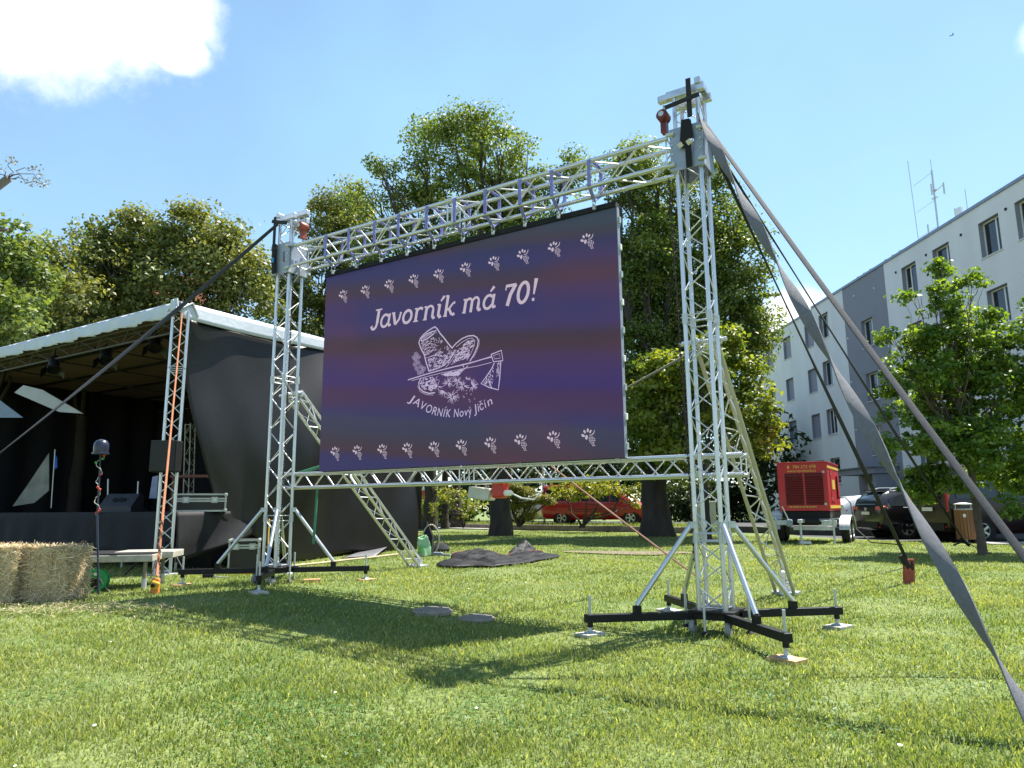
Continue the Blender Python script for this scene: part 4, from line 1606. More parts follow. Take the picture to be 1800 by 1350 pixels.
# power distribution box clamped under the lower beam
pb = thing('power_box', Q(2.75, .30, 1.30), 'white distribution box with red sockets hung under the lower beam', 'electrical box')
c = P(798, 868, (RR + DD * 3.15).y + .35)
c = Q(2.85, .34, 1.42)
MB().rbox(c, (.30, .16, .14), .015, RIGROT @ Matrix.Rotation(-.12, 3, 'Y')).build('housing', mat('box_grey', (.48, .48, .40), .6), pb)
MB().rbox(c - DD * .26 + Vector((0, 0, .04)), (.16, .16, .20), .03, RIGROT).build('socket_block', mat('socket_red', (.45, .03, .02), .45), pb)
MB().lathe(c - DD * .34 - NN * .02, [(.035, 0), (.035, .08), (.02, .1)], -DD, 12).build('plug', WHITE, pb)
pts = [c - DD * .42 - NN * .02, c - DD * .55 + Vector((0, 0, -.06)), c - DD * .72 + Vector((0, 0, -.08)), c - DD * .84 + Vector((0, 0, .02)), c - DD * .82 + Vector((0, 0, .18))]
MB().tube(pts, .010, 6).build('cable', WHITE, pb, smooth=True)
# ================================================================== the stage
C0 = G(284, 1012)
SZ = gz(C0.x, C0.y)


def S(a, b, z):
    p = C0 + DD * a + NN * b
    return Vector((p.x, p.y, z))


def b_at(u, a=0.0):
    """how far back along the right side of the stage a photograph column falls"""
    lo, hi = 0.0, 20.0
    for _ in range(40):
        m_ = (lo + hi) / 2
        p = C0 + DD * a + NN * m_
        q = p.x / (p.y * math.cos(PITCH)) * FPX + 900
        if q < u:
            lo = m_
        else:
            hi = m_
    return lo


TARP = mat('white_tarpaulin', (0.50, 0.53, 0.60), 0.55, 0, 0.06, 3, 0.25, 14)
CEIL = mat('tarpaulin_underside', (0.20, 0.12, 0.085), 0.8, 0, 0.15, 1.2, 0.3, 6)
DRAPE = mat('black_drape', (0.0085, 0.0075, 0.0085), 0.42, 0, 0.25, 2.5, 0.12, 40, spec=0.4)
SKIRT = mat('skirt_cloth', (.010, .0095, .011), .7, 0, .3, 6, spec=.35)
DECKM = mat('stage_deck', (0.035, 0.032, 0.03), 0.7, 0, 0.3, 6)
ROOFT = mat('roof_truss_shaded', (.08, .075, .07), .6, .2, .1, 6)  # aluminium coloured darker for the shade beneath the roof
zf_top = P(322, 536, C0.y).z            # upper edge of the front valance at the corner
zf_bot = zf_top - .26
bR = b_at(570)
zR = P(570, 603, (C0 + NN * bR).y).z
drop = (zf_top - zR) / bR               # roof falls to the rear
DEPTH = 6.2
WID = 10.0
print('STAGE', C0, 'roof', zf_top, 'bR', bR, 'drop', drop)

roof = thing('stage_roof', S(0, 0, SZ), 'white tarpaulin stage roof with gathered valance at the left', 'stage roof')
rnd = random.Random(3)


def ruf(t, z, amp):
    return amp * (math.sin(t * 9.1) + .6 * math.sin(t * 23.7 + 1) + .35 * math.sin(t * 41 + 2))


mb = MB()
mb.grid(lambda s, t: S(-.12 + (WID + .1) * s, -.12 + (DEPTH + .2) * t, zf_top + .015 - drop * DEPTH * t - .05 * math.sin(PI * ((s * 5) % 1)) * math.sin(PI * t)), 40, 16)
mb.build('canopy', TARP, roof, smooth=True, thick=.012)
mb = MB()
mb.grid(lambda s, t: S(WID * s, DEPTH * t, zf_top - .10 - drop * DEPTH * t), 20, 12)
mb.build('lining', CEIL, roof, thick=.006)
mb = MB()
mb.grid(lambda s, t: S(-.10 + WID * s, -.13 - t * (.015 + ruf(s * WID, t, .035)) - .02 * t, zf_top + .01 - .25 * t - .012 * t * math.sin(s * 60)), 220, 5)
mb.build('front_valance', TARP, roof, smooth=True, thick=.006)
mb = MB()
mb.grid(lambda s, t: S(-.14 - .01 * t - .008 * math.sin(s * 14) * t, -.1 + (DEPTH + .1) * s, zf_top + .01 - drop * DEPTH * s - (.27 + .02 * math.sin(s * 9)) * t), 60, 4)
mb.build('side_valance', TARP, roof, smooth=True, thick=.006)
for b in (.9, 2.3, 3.8, 5.2):
    MB().box(S(WID / 2, b, zf_top - .13 - drop * b), (WID, .05, .05), RIGROT).build('purlin', BLACK_STEEL, roof)
for a in (1.7, 3.6, 5.6, 7.6):
    rod('rafter', S(a, 0, zf_top - .2), S(a, DEPTH, zf_top - .2 - drop * DEPTH), .02, ROOFT, roof)
truss(roof, S(0.15, .06, zf_top - .30), S(WID, .06, zf_top - .30), (0, 0, 1), .2, .2, .02, .008, .42, ROOFT, ROOFT, 'tri')
truss(roof, S(0.15, DEPTH - .3, zf_top - .55 - drop * DEPTH), S(WID, DEPTH - .3, zf_top - .55 - drop * DEPTH), (0, 0, 1), .2, .3, .02, .008, .5, ROOFT, ROOFT, 'tri')
# corner node of bright tube
MB().prism([S(-.15, -.15, zf_top - .14), S(.02, -.20, zf_top - .14), S(.06, -.16, zf_top + .06), S(-.13, -.17, zf_top + .06)], NN * .02).build('corner_cap', TARP, roof)
for (p, q) in (((-.16, -.17, -.16), (-.02, -.17, .04)), ((-.02, -.17, .04), (.14, -.17, -.16)), ((-.16, -.17, -.16), (-.16, .1, .03)), ((-.16, .1, .03), (-.16, .22, -.18)), ((-.16, -.17, -.17), (.14, -.17, -.17))):
    rod('corner_tube', S(p[0], p[1], zf_top + p[2]), S(q[0], q[1], zf_top + q[2]), .017, ALU, roof)

# front corner tower of the stage
st = thing('stage_tower', (C0.x, C0.y, SZ), 'slim aluminium lattice tower at the near corner of the stage', 'truss tower')
vdir = Vector((C0.x, C0.y, 0)).normalized()
for (za, zb) in ((SZ + .05, 2.25), (2.28, 3.55), (3.58, zf_top - .12)):
    if zb > za + .3:
        truss(st, Vector((C0.x, C0.y, za)), Vector((C0.x, C0.y, zb)), vdir, .235, .2, .025, .0085, .235, ALU, ALU_BRACE)
MB().rbox((C0.x, C0.y, SZ + .02), (.36, .36, .03), .005, RIGROT).build('base_plate', STEEL, st)
for k, an in enumerate((200, 335, 100, 280)):
    d_ = Vector((math.cos(math.radians(an)), math.sin(math.radians(an)), 0))
    e = C0 + d_ * .55
    rod('stay', Vector((e.x, e.y, gz(e.x, e.y) + .01)), Vector((C0.x, C0.y, SZ + .52)) + d_ * .1, .014, BLACK_STEEL, st)
# orange strap with yellow ratchet
rt = G(272, 1046)
strap('tension_strap', Vector((C0.x, C0.y, zf_top - .2)) - vdir * .17 + Vector((.02, 0, 0)), rt + Vector((.01, 0, .22)), .05, STRAP_ORANGE, 'orange tension strap running down the stage corner tower', sag=.0, n=20, twist=.35, ph=1.75, group='orange straps')
rch = thing('strap_ratchet', rt, 'yellow and orange ratchet at the foot of the stage tower', 'ratchet')
MB().rbox(rt + Vector((0, 0, .10)), (.10, .06, .20), .02).build('orange_grip', mat('grip_orange', (.62, .20, .04), .5), rch)
MB().rbox(rt + Vector((.01, -.035, .12)), (.10, .05, .09), .02, Matrix.Rotation(.3, 3, 'Y')).build('yellow_handle', YELLOW, rch)
MB().lathe(rt + Vector((.01, -.075, .12)), [(.025, 0), (.025, .02)], (0, -1, 0), 12).build('spindle', BLACK, rch)

# deck, skirts and drapes
DZ = 1.22
deck = thing('stage_deck', S(WID / 2, .5, SZ), 'black skirted stage deck behind the hay bales', 'stage')
MB().box(S(WID / 2 - .05, .35 + DEPTH / 2, DZ - .05), (WID, DEPTH - .5, .10), RIGROT).build('platform', DECKM, deck)
mb = MB()
mb.grid(lambda s, t: S(-.05 + WID * s, .14 - .05 * t + .03 * t * math.sin(s * 34) + .02 * math.sin(s * 90) * t, DZ + .005 - (.70 + .02 * math.sin(s * 20)) * t), 160, 6)
mb.build('front_skirt', CLOTHBK, deck, smooth=True, thick=.004)
mb = MB()
mb.grid(lambda s, t: S(-.06 - .05 * t - .05 * math.sin(s * 9 + t * 3) * t, .14 + 2.1 * s, DZ + .004 - (.80 - .62 * s ** 1.3) * t), 40, 10)
mb.build('side_skirt', SKIRT, deck, smooth=True, thick=.004)
mb = MB()
mb.grid(lambda s, t: (lambda q: Vector((q.x, q.y, DZ - .12 - (DZ - .12 - gz(q.x, q.y)) * t)))(S(.1 + (WID - .2) * s, .95 + .04 * math.sin(s * 60), 0)), 90, 3)
mb.build('under_deck_shade', CLOTHBK, deck, smooth=True, thick=.004)  # black sheet added to stand in for the shade under the deck
mb = MB()
mb.grid(lambda s, t: (lambda q: Vector((q.x, q.y, DZ - .12 - (DZ - .12 - gz(q.x, q.y)) * t)))(S(.55 + .03 * math.sin(s * 40), 1.0 + 5.0 * s, 0)), 60, 3)
mb.build('under_deck_shade', CLOTHBK, deck, smooth=True, thick=.004)  # same under-deck shade as a black sheet along the right side
for a in (.4, 2.0, 3.6, 5.2, 6.8, 8.4):
    for b in (.5, 2.2, 4.0, 5.6):
        p = S(a, b, 0)
        rod('leg', Vector((p.x, p.y, gz(p.x, p.y))), Vector((p.x, p.y, DZ - .1)), .025, STEEL, deck)

sd = thing('side_drape', S(-.1, 3, SZ), 'large black drape closing the right side of the stage', 'drape')


def drape_pt(s, t):
    # s along the side (0 front .. 1 back), t down
    ztop = zf_top - .24 - drop * (.2 + 5.9 * s)
    # front edge slants back as it falls
    b = .12 + 6.0 * s + (1 - s) ** 2 * .9 * min(1, t) ** 2
    zb = SZ + .12 + .75 * max(0, 1 - s * 3.2) + .05 * math.sin(s * 11)
    z = ztop + (zb - ztop) * t
    w = math.sin(s * 8.0 + t * 2.6) * .15 + math.sin(s * 17 + t * 5 + 1.2) * .07 + math.sin(s * 37 - t * 6) * .012 + .05 * math.sin(t * 7 + s * 5)
    bulge = -.22 * math.sin(PI * min(1, t)) * math.sin(PI * s) + w * (.25 + .9 * math.sin(PI * min(1, t * .9 + .05)))
    return S(-.10 + bulge * .8, b, z)


mb = MB()
mb.grid(drape_pt, 90, 60)
mb.build('cloth', DRAPE, sd, smooth=True, thick=.004)
bd = thing('back_drape', S(5, 6, SZ), 'black backdrop at the rear of the stage', 'drape')
mb = MB()
mb.grid(lambda s, t: S(1.3 + 8.7 * s, DEPTH - .35 + .06 * math.sin(s * 50), zf_top - .12 - drop * (DEPTH - .35) + (SZ + .2 - zf_top + drop * DEPTH) * t), 120, 4)
mb.build('cloth', CLOTHBK, bd, smooth=True, thick=.004)
ld = thing('wing_drape', S(WID, 3, SZ), 'black drape added at the far left wing to darken the stage', 'drape')  # added so that the stage interior stays dark
mb = MB()
mb.grid(lambda s, t: S(WID - .1 + .06 * math.sin(s * 40), .2 + 6 * s, zf_top - .10 - drop * 6 * s + (SZ + .2 - zf_top + drop * 6 * s) * t), 60, 4)
mb.build('cloth', CLOTHBK, ld, smooth=True, thick=.004)
# rear corner tube and bracing at the right of the drape
p = G(723, 965)
rp = thing('aluminium_pole', p, 'bare aluminium tube at the rear right corner of the stage', 'pole')
rod('tube', p, Vector((p.x, p.y, 2.4)), .03, ALU, rp)
rod('brace', p + Vector((-.05, .1, .6)), Vector((p.x - .65, p.y - .5, 2.3)), .016, STEEL, rp)
MB().lathe((p.x, p.y, p.z), [(.08, 0), (.07, .012), (.035, .02)], (0, 0, 1), 14).build('foot', STEEL, rp)
# drape hem folded out on the grass
q0, q1, q2 = G(662, 985), G(735, 972), G(716, 955)
o = MB()
o.grid(lambda s, t: (lambda e: Vector((e.x, e.y, gz(e.x, e.y) + .05 + .22 * t * s)))(G(600 + 60 * s, 985 - 3 * s).lerp(q2, t)), 10, 6)
tag(o.build('drape_hem', mat('drape_grey', (.10, .10, .11), .6, 0, .2, 4), None, smooth=True, thick=.006), 'grey end of the drape lying on the grass behind the far tower', 'drape')

# front step of aluminium decking
pa, pb_ = G(128, 1046), G(235, 1040)
stp = thing('step_platform', (pa + pb_) / 2, 'low aluminium step platform between hay bales and stage tower', 'platform')
e0, e1 = P(100, 985, pa.y + .1), P(235, 981, pb_.y + .1)
ez = (e0.z + e1.z) / 2
fd = Vector((e1.x - e0.x, e1.y - e0.y, 0)).normalized()
bk = Vector((-fd.y, fd.x, 0))
c = (e0 + e1) / 2
c.z = ez
rots = Matrix((fd, bk, Vector((0, 0, 1)))).transposed()
MB().rbox(c + bk * .5, (1.35, 1.0, .09), .01, rots).build('frame', ALU_OLD, stp)
MB().box(c + bk * .5 + Vector((0, 0, .052)), (1.33, .98, .012), rots).build('deck_board', SKIRT, stp)
c2 = P(252, 977, pb_.y + .55)
MB().rbox(Vector((c2.x, c2.y, ez + .015)) + bk * .3, (.75, .6, .09), .01, rots).build('frame', ALU_OLD, stp)
for (dx, db) in ((.58, .06), (-.5, .06), (.58, .9), (-.5, .9)):
    p = c + fd * dx + bk * db
    zg = gz(p.x, p.y)
    rod('leg', Vector((p.x, p.y, zg + .12)), Vector((p.x, p.y, ez - .04)), .026, mat('leg_bronze', (.2, .17, .11), .6), stp)
    rod('leg_sleeve', Vector((p.x, p.y, zg)), Vector((p.x, p.y, zg + .14)), .034, STEEL, stp)

# flight cases -----------------------------------------------------------------------
CASE = mat('case_black', (.010, .009, .008), .55, 0, .2, 8)
EDGE = mat('case_edge', (.36, .38, .36), .4, .4, .12, 14)


def flight_case(base, w, d, h, rot, label, lid=.3, catches=2, n_handles=2):
    t = thing('flight_case', base, label, 'flight case', 'flight cases by the stage')
    R3 = rot
    L = lambda x, y, z: Vector(base) + R3 @ Vector((x, y, z))
    MB().box(L(0, 0, h * (1 - lid) / 2), (w, d, h * (1 - lid) - .01), R3).build('body', CASE, t)
    MB().box(L(0, 0, h * (1 - lid / 2)), (w, d, h * lid - .01), R3).build('lid', CASE, t)
    e = .028
    for sx in (-1, 1):
        for sy in (-1, 1):
            MB().box(L(sx * w / 2, sy * d / 2, h / 2), (e, e, h), R3).build('edge_trim', EDGE, t)
    for z in (.012, h * (1 - lid) - .02, h * (1 - lid) + .02, h - .012):
        for sy in (-1, 1):
            MB().box(L(0, sy * (d / 2 + .002), z), (w, e * .9, e), R3).build('edge_trim', EDGE, t)
        for sx in (-1, 1):
            MB().box(L(sx * (w / 2 + .002), 0, z), (e * .9, d, e), R3).build('edge_trim', EDGE, t)
    for sx in (-1, 1):
        for sy in (-1, 1):
            for z in (.02, h - .02):
                MB().rbox(L(sx * w / 2, sy * d / 2, z), (.06, .06, .06), .02, R3).build('corner_ball', EDGE, t)
    for k in range(catches):
        x = (k - (catches - 1) / 2) * w * .56
        dish = MB().box(L(x, -d / 2 - .008, h * (1 - lid)), (.10, .012, .10), R3).build('catch_dish', EDGE, t)
        MB().box(L(x, -d / 2 - .018, h * (1 - lid)), (.06, .01, .06), R3).build('catch', STEEL, dish)
    return t


dep_ = S(.35, .8, DZ + .005)
pc = P(352, 897, S(0, .75, 0).y + .1)
flight_case(Vector((pc.x, pc.y, DZ + .004)), .80, .42, .30, Matrix.Rotation(.36, 3, 'Z'), 'low black flight case with silver edges standing on the stage deck', .35, 2)
pc = G(428, 1003)
flight_case(pc, .46, .4, .52, Matrix.Rotation(.30, 3, 'Z'), 'tall black flight case on the grass beside the far tower', .22, 2)

# speaker box behind the stage tower, wedge monitor, stands, cloths inside the stage
y_ = C0.y - .30
a0, a1 = P(271, 775, y_), P(313, 830, y_)
sp_ = thing('speaker_box', ((a0.x + a1.x) / 2, y_, a1.z), 'flat black speaker box hung on the stage tower', 'speaker')
MB().rbox(((a0.x + a1.x) / 2, y_, (a0.z + a1.z) / 2), (a1.x - a0.x, .22, a0.z - a1.z), .015).build('cabinet', BLACK, sp_)
MB().box(((a0.x + a1.x) / 2, y_ - .113, (a0.z + a1.z) / 2), (a1.x - a0.x - .04, .006, a0.z - a1.z - .04)).build('grille', mat('grille', (.02, .02, .02), .8, 0, .5, 200), sp_)
pm = P(213, 897, S(1.3, .9, 0).y)
mon = thing('stage_monitor', (pm.x, pm.y, DZ), 'sloping black wedge monitor on the stage front', 'speaker')
w2 = .29
prof = [(-.22, 0), (.22, 0), (.22, .1), (-.05, .33), (-.22, .30)]
MB().prism([Vector((pm.x - w2, pm.y - y, DZ + .004 + z)) for y, z in prof], (2 * w2, 0, 0)).build('cabinet', mat('monitor_grey', (.03, .03, .04), .6), mon)
nrm = Vector((0, -.23, .27)).normalized()
for k in (-1, 1):
    MB().lathe(Vector((pm.x + k * .065, pm.y - .10, DZ + .225)) + nrm * .008, [(.055, 0), (.05, .004), (.03, -.002)], nrm, 14).build('port', BLACK, mon)
for (u, v0, v1, lab) in ((190, 842, 890, 'thin white stand tube behind the wedge monitor'), (243, 846, 868, 'short white stand tube right of the wedge monitor')):
    p0, p1 = P(u, v1, S(1.6, 2, 0).y), P(u, v0, S(1.6, 2, 0).y)
    t = thing('microphone_stand', (p0.x, p0.y, DZ), lab, 'stand')
    rod('tube', Vector((p0.x, p0.y, DZ)), p1, .014, WHITE, t)
    for k in range(3):
        an = k * 2.094
        rod('leg', Vector((p0.x + .22 * math.cos(an), p0.y + .22 * math.sin(an), DZ + .01)), Vector((p0.x, p0.y, DZ + .12)), .01, BLACK, t, 6)
yb = S(3.4, 3.0, 0).y
poly = [P(u, v, yb) for u, v in ((86, 796), (86, 862), (60, 884), (22, 890), (50, 850))]
MB().prism(poly, (0, .02, 0)).build('pale_banner', mat('banner_cloth', (.22, .22, .20), .85, 0, .3, 3), None, label='pale triangular cloth hanging inside the stage', category='cloth')
yb = S(3.3, 2.6, 0).y
fl_ = thing('furled_flag', P(95, 888, yb), 'furled blue and white flag on a pole inside the stage', 'flag')
rod('pole', P(90, 893, yb), P(97, 790, yb), .012, STEEL, fl_)
MB().prism([P(u, v, yb) for u, v in ((95, 797), (100, 805), (100, 822), (94, 826))], (0, .04, 0)).build('blue_cloth', mat('flag_blue', (.03, .10, .5), .8), fl_)
yb = S(2.2, 2.2, 0).y
poly = [P(u, v, yb) for u, v in ((25, 690), (41, 677), (74, 685), (146, 727), (104, 724))]
MB().prism(poly, (0, .03, .0)).build('roof_flap', mat('flap_grey', (.42, .42, .46), .7, 0, .1, 3), None, label='pale sunlit tarpaulin flap hanging under the stage roof', category='tarpaulin')
poly = [P(u, v, yb) for u, v in ((-40, 690), (0, 704), (40, 734), (-40, 734))]
MB().prism(poly, (0, .03, .0)).build('roof_flap', mat('flap_blue', (.20, .25, .36), .7, 0, .1, 3), None, label='bluish tarpaulin flap at the left edge of the stage', category='tarpaulin')
p = P(275, 860, S(.6, 1.6, 0).y)
MB().prism([P(u, v, S(.6, 1.6, 0).y) for u, v in ((268, 838), (278, 836), (275, 876), (262, 876))], (0, .02, 0)).build('hanging_cloth', mat('cloth_blue', (.25, .28, .42), .85), None, label='pale blue cloth hanging left of the stage tower', category='cloth')
yb = S(.3, 2.3, 0).y
sh = thing('wooden_bench', P(345, 866, yb), 'red brown wooden bench behind the flight case on stage', 'bench')
a0, a1 = P(306, 838, yb), P(388, 862, yb)
MB().box(((a0.x + a1.x) / 2, yb, a0.z), (a1.x - a0.x, .35, .05)).build('top_board', mat('bench_wood', (.16, .05, .03), .6, 0, .2, 6), sh)
MB().box(((a0.x + a1.x) / 2, yb - .1, (a0.z + DZ) / 2 - .1), (a1.x - a0.x - .1, .04, .12)).build('apron', mat('bench_wood', (.16, .05, .03)), sh)
for x in (a0.x + .06, a1.x - .06):
    MB().box((x, yb, (a0.z + DZ) / 2), (.06, .28, a0.z - DZ - .03)).build('leg', mat('bench_wood', (.16, .05, .03)), sh)
# little truss stand seen through the open corner
yb = S(.5, 4.2, 0).y
p0, p1 = P(335, 836, yb), P(335, 745, yb)
ts = thing('lighting_stand', (p0.x, p0.y, DZ), 'small dark lattice stand at the back of the stage corner', 'stand')
truss(ts, Vector((p0.x, p0.y, DZ)), p1, vdir, .2, .15, .014, .006, .25, ALU_OLD, ALU_OLD, 'tri')
# spotlights under the roof
for k, (u, v, lab) in enumerate(((95, 638, 'leftmost black spotlight under the stage roof'), (186, 622, 'middle black spotlight under the stage roof'), (272, 600, 'rightmost black spotlight, nearest the stage tower'))):
    a_ = (3.15, 1.85, .75)[k]
    b_ = .75
    pt_ = S(a_, b_, 0)
    p = P(u, v, pt_.y)
    t = thing('spotlight', p, lab, 'spotlight', 'spotlights under the stage roof')
    ax = Vector((.35, -.55, -.75)).normalized()
    MB().lathe(p - ax * .12, [(.05, -.06), (.09, -.02), (.10, .04), (.10, .30), (.115, .31), (.115, .34), (.09, .34), (.08, .31)], ax, 16).build('can', BLACK, t, smooth=True)
    sd_ = ax.cross(Vector((0, 0, 1))).normalized()
    up_ = sd_.cross(ax)
    for (w_, sgn) in ((sd_, 1), (sd_, -1), (up_, 1)):
        e = p + ax * .22 + w_ * sgn * .11
        o_ = up_ if w_ is sd_ else sd_
        MB().prism([e - o_ * .09, e + o_ * .09, e + o_ * .11 + ax * .14 + w_ * sgn * .09, e - o_ * .11 + ax * .14 + w_ * sgn * .09], w_ * .004).build('barn_door', BLACK, t)
    rod('hanger', p, Vector((p.x, p.y, zf_top - .14)), .016, BLACK, t, 6)
    MB().box(p + Vector((0, 0, .03)), (.26, .03, .03)).build('yoke', BLACK, t)

# ------------------------------------------------------------------ things before the stage
STRAW = mat('straw_core', (.44, .33, .18), .95, 0, .35, 18, .8, 60)
STRAWF = leaf_mat('straw_stalks', (.40, .29, .14), (.95, .80, .56), .15, (1, 1, .8))


def bale(c, w, d, h, rotz, label, seed):
    r = np.random.RandomState(seed)
    t = thing('hay_bale', c, label, 'hay bale', 'hay bales before the stage')
    R3 = Matrix.Rotation(rotz, 3, 'Z')
    bm = bmesh.new()
    bmesh.ops.create_cube(bm, size=1)
    bmesh.ops.subdivide_edges(bm, edges=bm.edges[:], cuts=9, use_grid_fill=True)
    rr_ = random.Random(seed)
    vs = []
    for q in bm.verts:
        x, y, z = q.co
        k = .5 - .06 * (abs(x * y) * 4 + abs(y * z) * 4 + abs(x * z) * 4) / 3
        vs.append(Vector(c) + R3 @ Vector((x * w * k / .5 * (1 + rr_.uniform(-.03, .03)), y * d * k / .5 * (1 + rr_.uniform(-.03, .03)), (z + .5) * h * (1 + rr_.uniform(-.02, .02)))))
    bm.verts.index_update()
    mb = MB()
    mb.add(vs, [tuple(q.index for q in fc_.verts) for fc_ in bm.faces])
    bm.free()
    body = mb.build('body', STRAW, t)
    # stalks on all faces but the bottom
    n = 5200
    face = r.choice(5, n, p=[.26, .16, .16, .26, .16])
    a = r.rand(n) - .5
    b = r.rand(n) - .5
    X = np.where(face == 0, a * w, np.where(face == 1, -w / 2 * .97, np.where(face == 2, w / 2 * .97, np.where(face == 3, a * w, a * w))))
    Y = np.where(face == 0, -d / 2 * .97, np.where(face == 1, a * d, np.where(face == 2, a * d, np.where(face == 3, b * d, d / 2 * .97))))
    Z = np.where(face == 3, h * .98, (b + .5) * h)
    an = r.rand(n) * np.pi * 2
    ln = (.035 + .13 * r.rand(n) ** 2)
    # direction mostly in the face plane
    nr = np.zeros((n, 3))
    nr[face == 0] = (0, -1, 0)
    nr[face == 1] = (-1, 0, 0)
    nr[face == 2] = (1, 0, 0)
    nr[face == 3] = (0, 0, 1)
    nr[face == 4] = (0, 1, 0)
    t1 = np.where(face[:, None] == 3, [[1, 0, 0]], np.cross(nr, [0, 0, 1]))
    t2 = np.cross(nr, t1)
    dr = t1 * np.cos(an)[:, None] + t2 * np.sin(an)[:, None] * .8 + nr * (r.rand(n)[:, None] * .75 - .05)
    p = np.stack([X, Y, Z], 1)
    sd_ = np.cross(dr, nr)
    sd_ /= np.linalg.norm(sd_, axis=1)[:, None] + 1e-9
    wd = (.0022 + .002 * r.rand(n))[:, None]
    e0, e1 = p - dr * ln[:, None] * .4, p + dr * ln[:, None] * .6 + nr * .012
    V = np.concatenate([e0 - sd_ * wd, e0 + sd_ * wd, e1 + sd_ * wd * .6, e1 - sd_ * wd * .6])
    Rm = np.array(R3)
    V = V @ Rm.T + np.array(c)
    i = np.arange(n)
    tt = np.clip(.45 + .3 * r.randn(n), 0, 1.1)
    me = quad_mesh('stalks', V, np.stack([i, i + n, i + 2 * n, i + 3 * n], 1), STRAWF, np.concatenate([tt] * 4))
    o = bpy.data.objects.new('stalks', me)
    C.objects.link(o)
    finish(o, t, {'kind': 'stuff'})
    for k in (-.22, .22):
        pts = []
        for q in np.linspace(0, 2 * PI, 25):
            cx, cz = math.cos(q), math.sin(q)
            m_ = max(abs(cx), abs(cz))
            pts.append(Vector(c) + R3 @ Vector((k * w, cx / m_ * d * .5, h * .5 + cz / m_ * h * .495)))
        MB().tube(pts, .004, 5).build('twine', mat('twine', (.25, .18, .09), .9), t)
    return t


hb = G(66, 1062)
bale(hb + Vector((-.04, .30, 0)), .64, .42, .62, -.12, 'whole hay bale, the right one of the pair at the left edge', 3)
hb2 = G(-32, 1066)
bale(hb2 + Vector((-.12, .3, 0)), .72, .45, .64, .1, 'cut-off hay bale at the far left edge of the lawn', 4)
# loose straw on the grass
r = np.random.RandomState(9)
n = 900
c = G(90, 1075)
X, Y = c.x + r.randn(n) * .75, c.y + r.randn(n) * .22
an, ln = r.rand(n) * 6.28, .03 + .07 * r.rand(n)
Z = gz_arr(X, Y) + .03 + .025 * r.rand(n)
dx, dy = np.cos(an) * ln, np.sin(an) * ln
V = np.concatenate([np.stack([X - dx - dy * .03, Y - dy + dx * .03, Z], 1), np.stack([X - dx + dy * .03, Y - dy - dx * .03, Z], 1), np.stack([X + dx, Y + dy, Z + .02 * r.randn(n)], 1)])
i = np.arange(n)
o = bpy.data.objects.new('loose_straw', quad_mesh('loose_straw', V, np.stack([i, i + n, i + 2 * n], 1), STRAWF, np.concatenate([np.clip(.6 + .3 * r.randn(n), 0, 1.1)] * 3)))
C.objects.link(o)
o['kind'] = 'stuff'

# pole with dark lamp head, wrapped in a string of lights
lp0 = G(173, 1046)
lp1 = P(177, 797, lp0.y)
lp = thing('pole_lamp', lp0, 'slim pole with dark dome head wrapped in coloured fairy lights', 'lamp')
rod('pole', lp0, P(171, 905, lp0.y), .013, mat('pole_dark', (.02, .03, .06), .5), lp)
rod('pole', P(171, 905, lp0.y), lp1, .010, mat('pole_dark', (.02, .03, .06)), lp)
MB().lathe(lp1, [(.10, -.01), (.10, .01), (.085, .015), (.09, .08), (.085, .13), (.06, .165), (.02, .18)], (0, 0, 1), 20).build('dome', mat('dome_blue', (.02, .025, .05), .3), lp, smooth=True)
ht = lp1.z - 1.25
wl = MB()
pts = []
for k in range(60):
    q = k / 59
    z = lp1.z - q * (lp1.z - P(171, 905, lp0.y).z)
    x = lp1.x + (P(171, 905, lp0.y).x - lp1.x) * q
    rr2 = .03 + .05 * max(0, 1 - q * 5)
    pts.append(Vector((x + rr2 * math.cos(k * .36 + .5 * math.sin(k * .9)), lp0.y - .01 + rr2 * math.sin(k * .36), z)))
wl.tube(pts, .0045, 5)
wl.build('cord', mat('cord_pale', (.45, .43, .35), .7), lp)
for k, q in enumerate((.05, .10, .16, .36, .36, .57, .60, .92, .95, .97)):
    p = pts[int(q * 59)]
    MB().lathe(p + Vector((0, -.015, -.015)), [(.004, 0), (.016, .01), (.016, .022), (.004, .032)], (0, 0, 1), 8).build('bulb', mat('bulb_red', (.5, .03, .02), .4) if k not in (1, 2) else mat('bulb_green', (.02, .4, .05), .4), lp)
# lamp cable down to the bale
pts = [P(168, 915, lp0.y), P(160, 940, lp0.y + .05), P(146, 965, lp0.y + .1), P(130, 980, lp0.y + .15)]
tag(MB().tube(pts, .006, 5).build('lamp_cable', BLACK, None), 'thin dark cable sagging from the pole lamp to the bale', 'cable')
rc0 = G(156, 1044)
rl = thing('cable_reel', rc0, 'green cable reel standing on the grass beside the hay bale', 'cable reel')
ax = Vector((.25, -1, .12)).normalized()
cc = rc0 + Vector((0, .1, .155))
GREEN = mat('reel_green', (.02, .30, .08), .5, 0, .1, 6)
for o_ in (0.0, .12):
    MB().lathe(cc - ax * o_, [(.03, -.006), (.145, -.006), (.15, 0), (.145, .006), (.03, .006)], ax, 28).build('flange', GREEN, rl)
MB().lathe(cc - ax * .115, [(.11, 0), (.11, .11)], ax, 24).build('cable_coil', BLACK, rl)
MB().box(cc + ax * .012 + Vector((-.02, 0, -.03)), (.17, .02, .12), Matrix.Rotation(.3, 3, 'Y')).build('socket_plate', BLACK, rl)
MB().box(cc + ax * .012 + Vector((.01, 0, .075)), (.03, .014, .03)).build('sticker', WHITE, rl)
for sx in (-1, 1):
    rod('foot_tube', cc + Vector((sx * .13, .1, -.15)), cc + Vector((sx * .09, -.03, .02)), .009, STEEL, rl, 6)

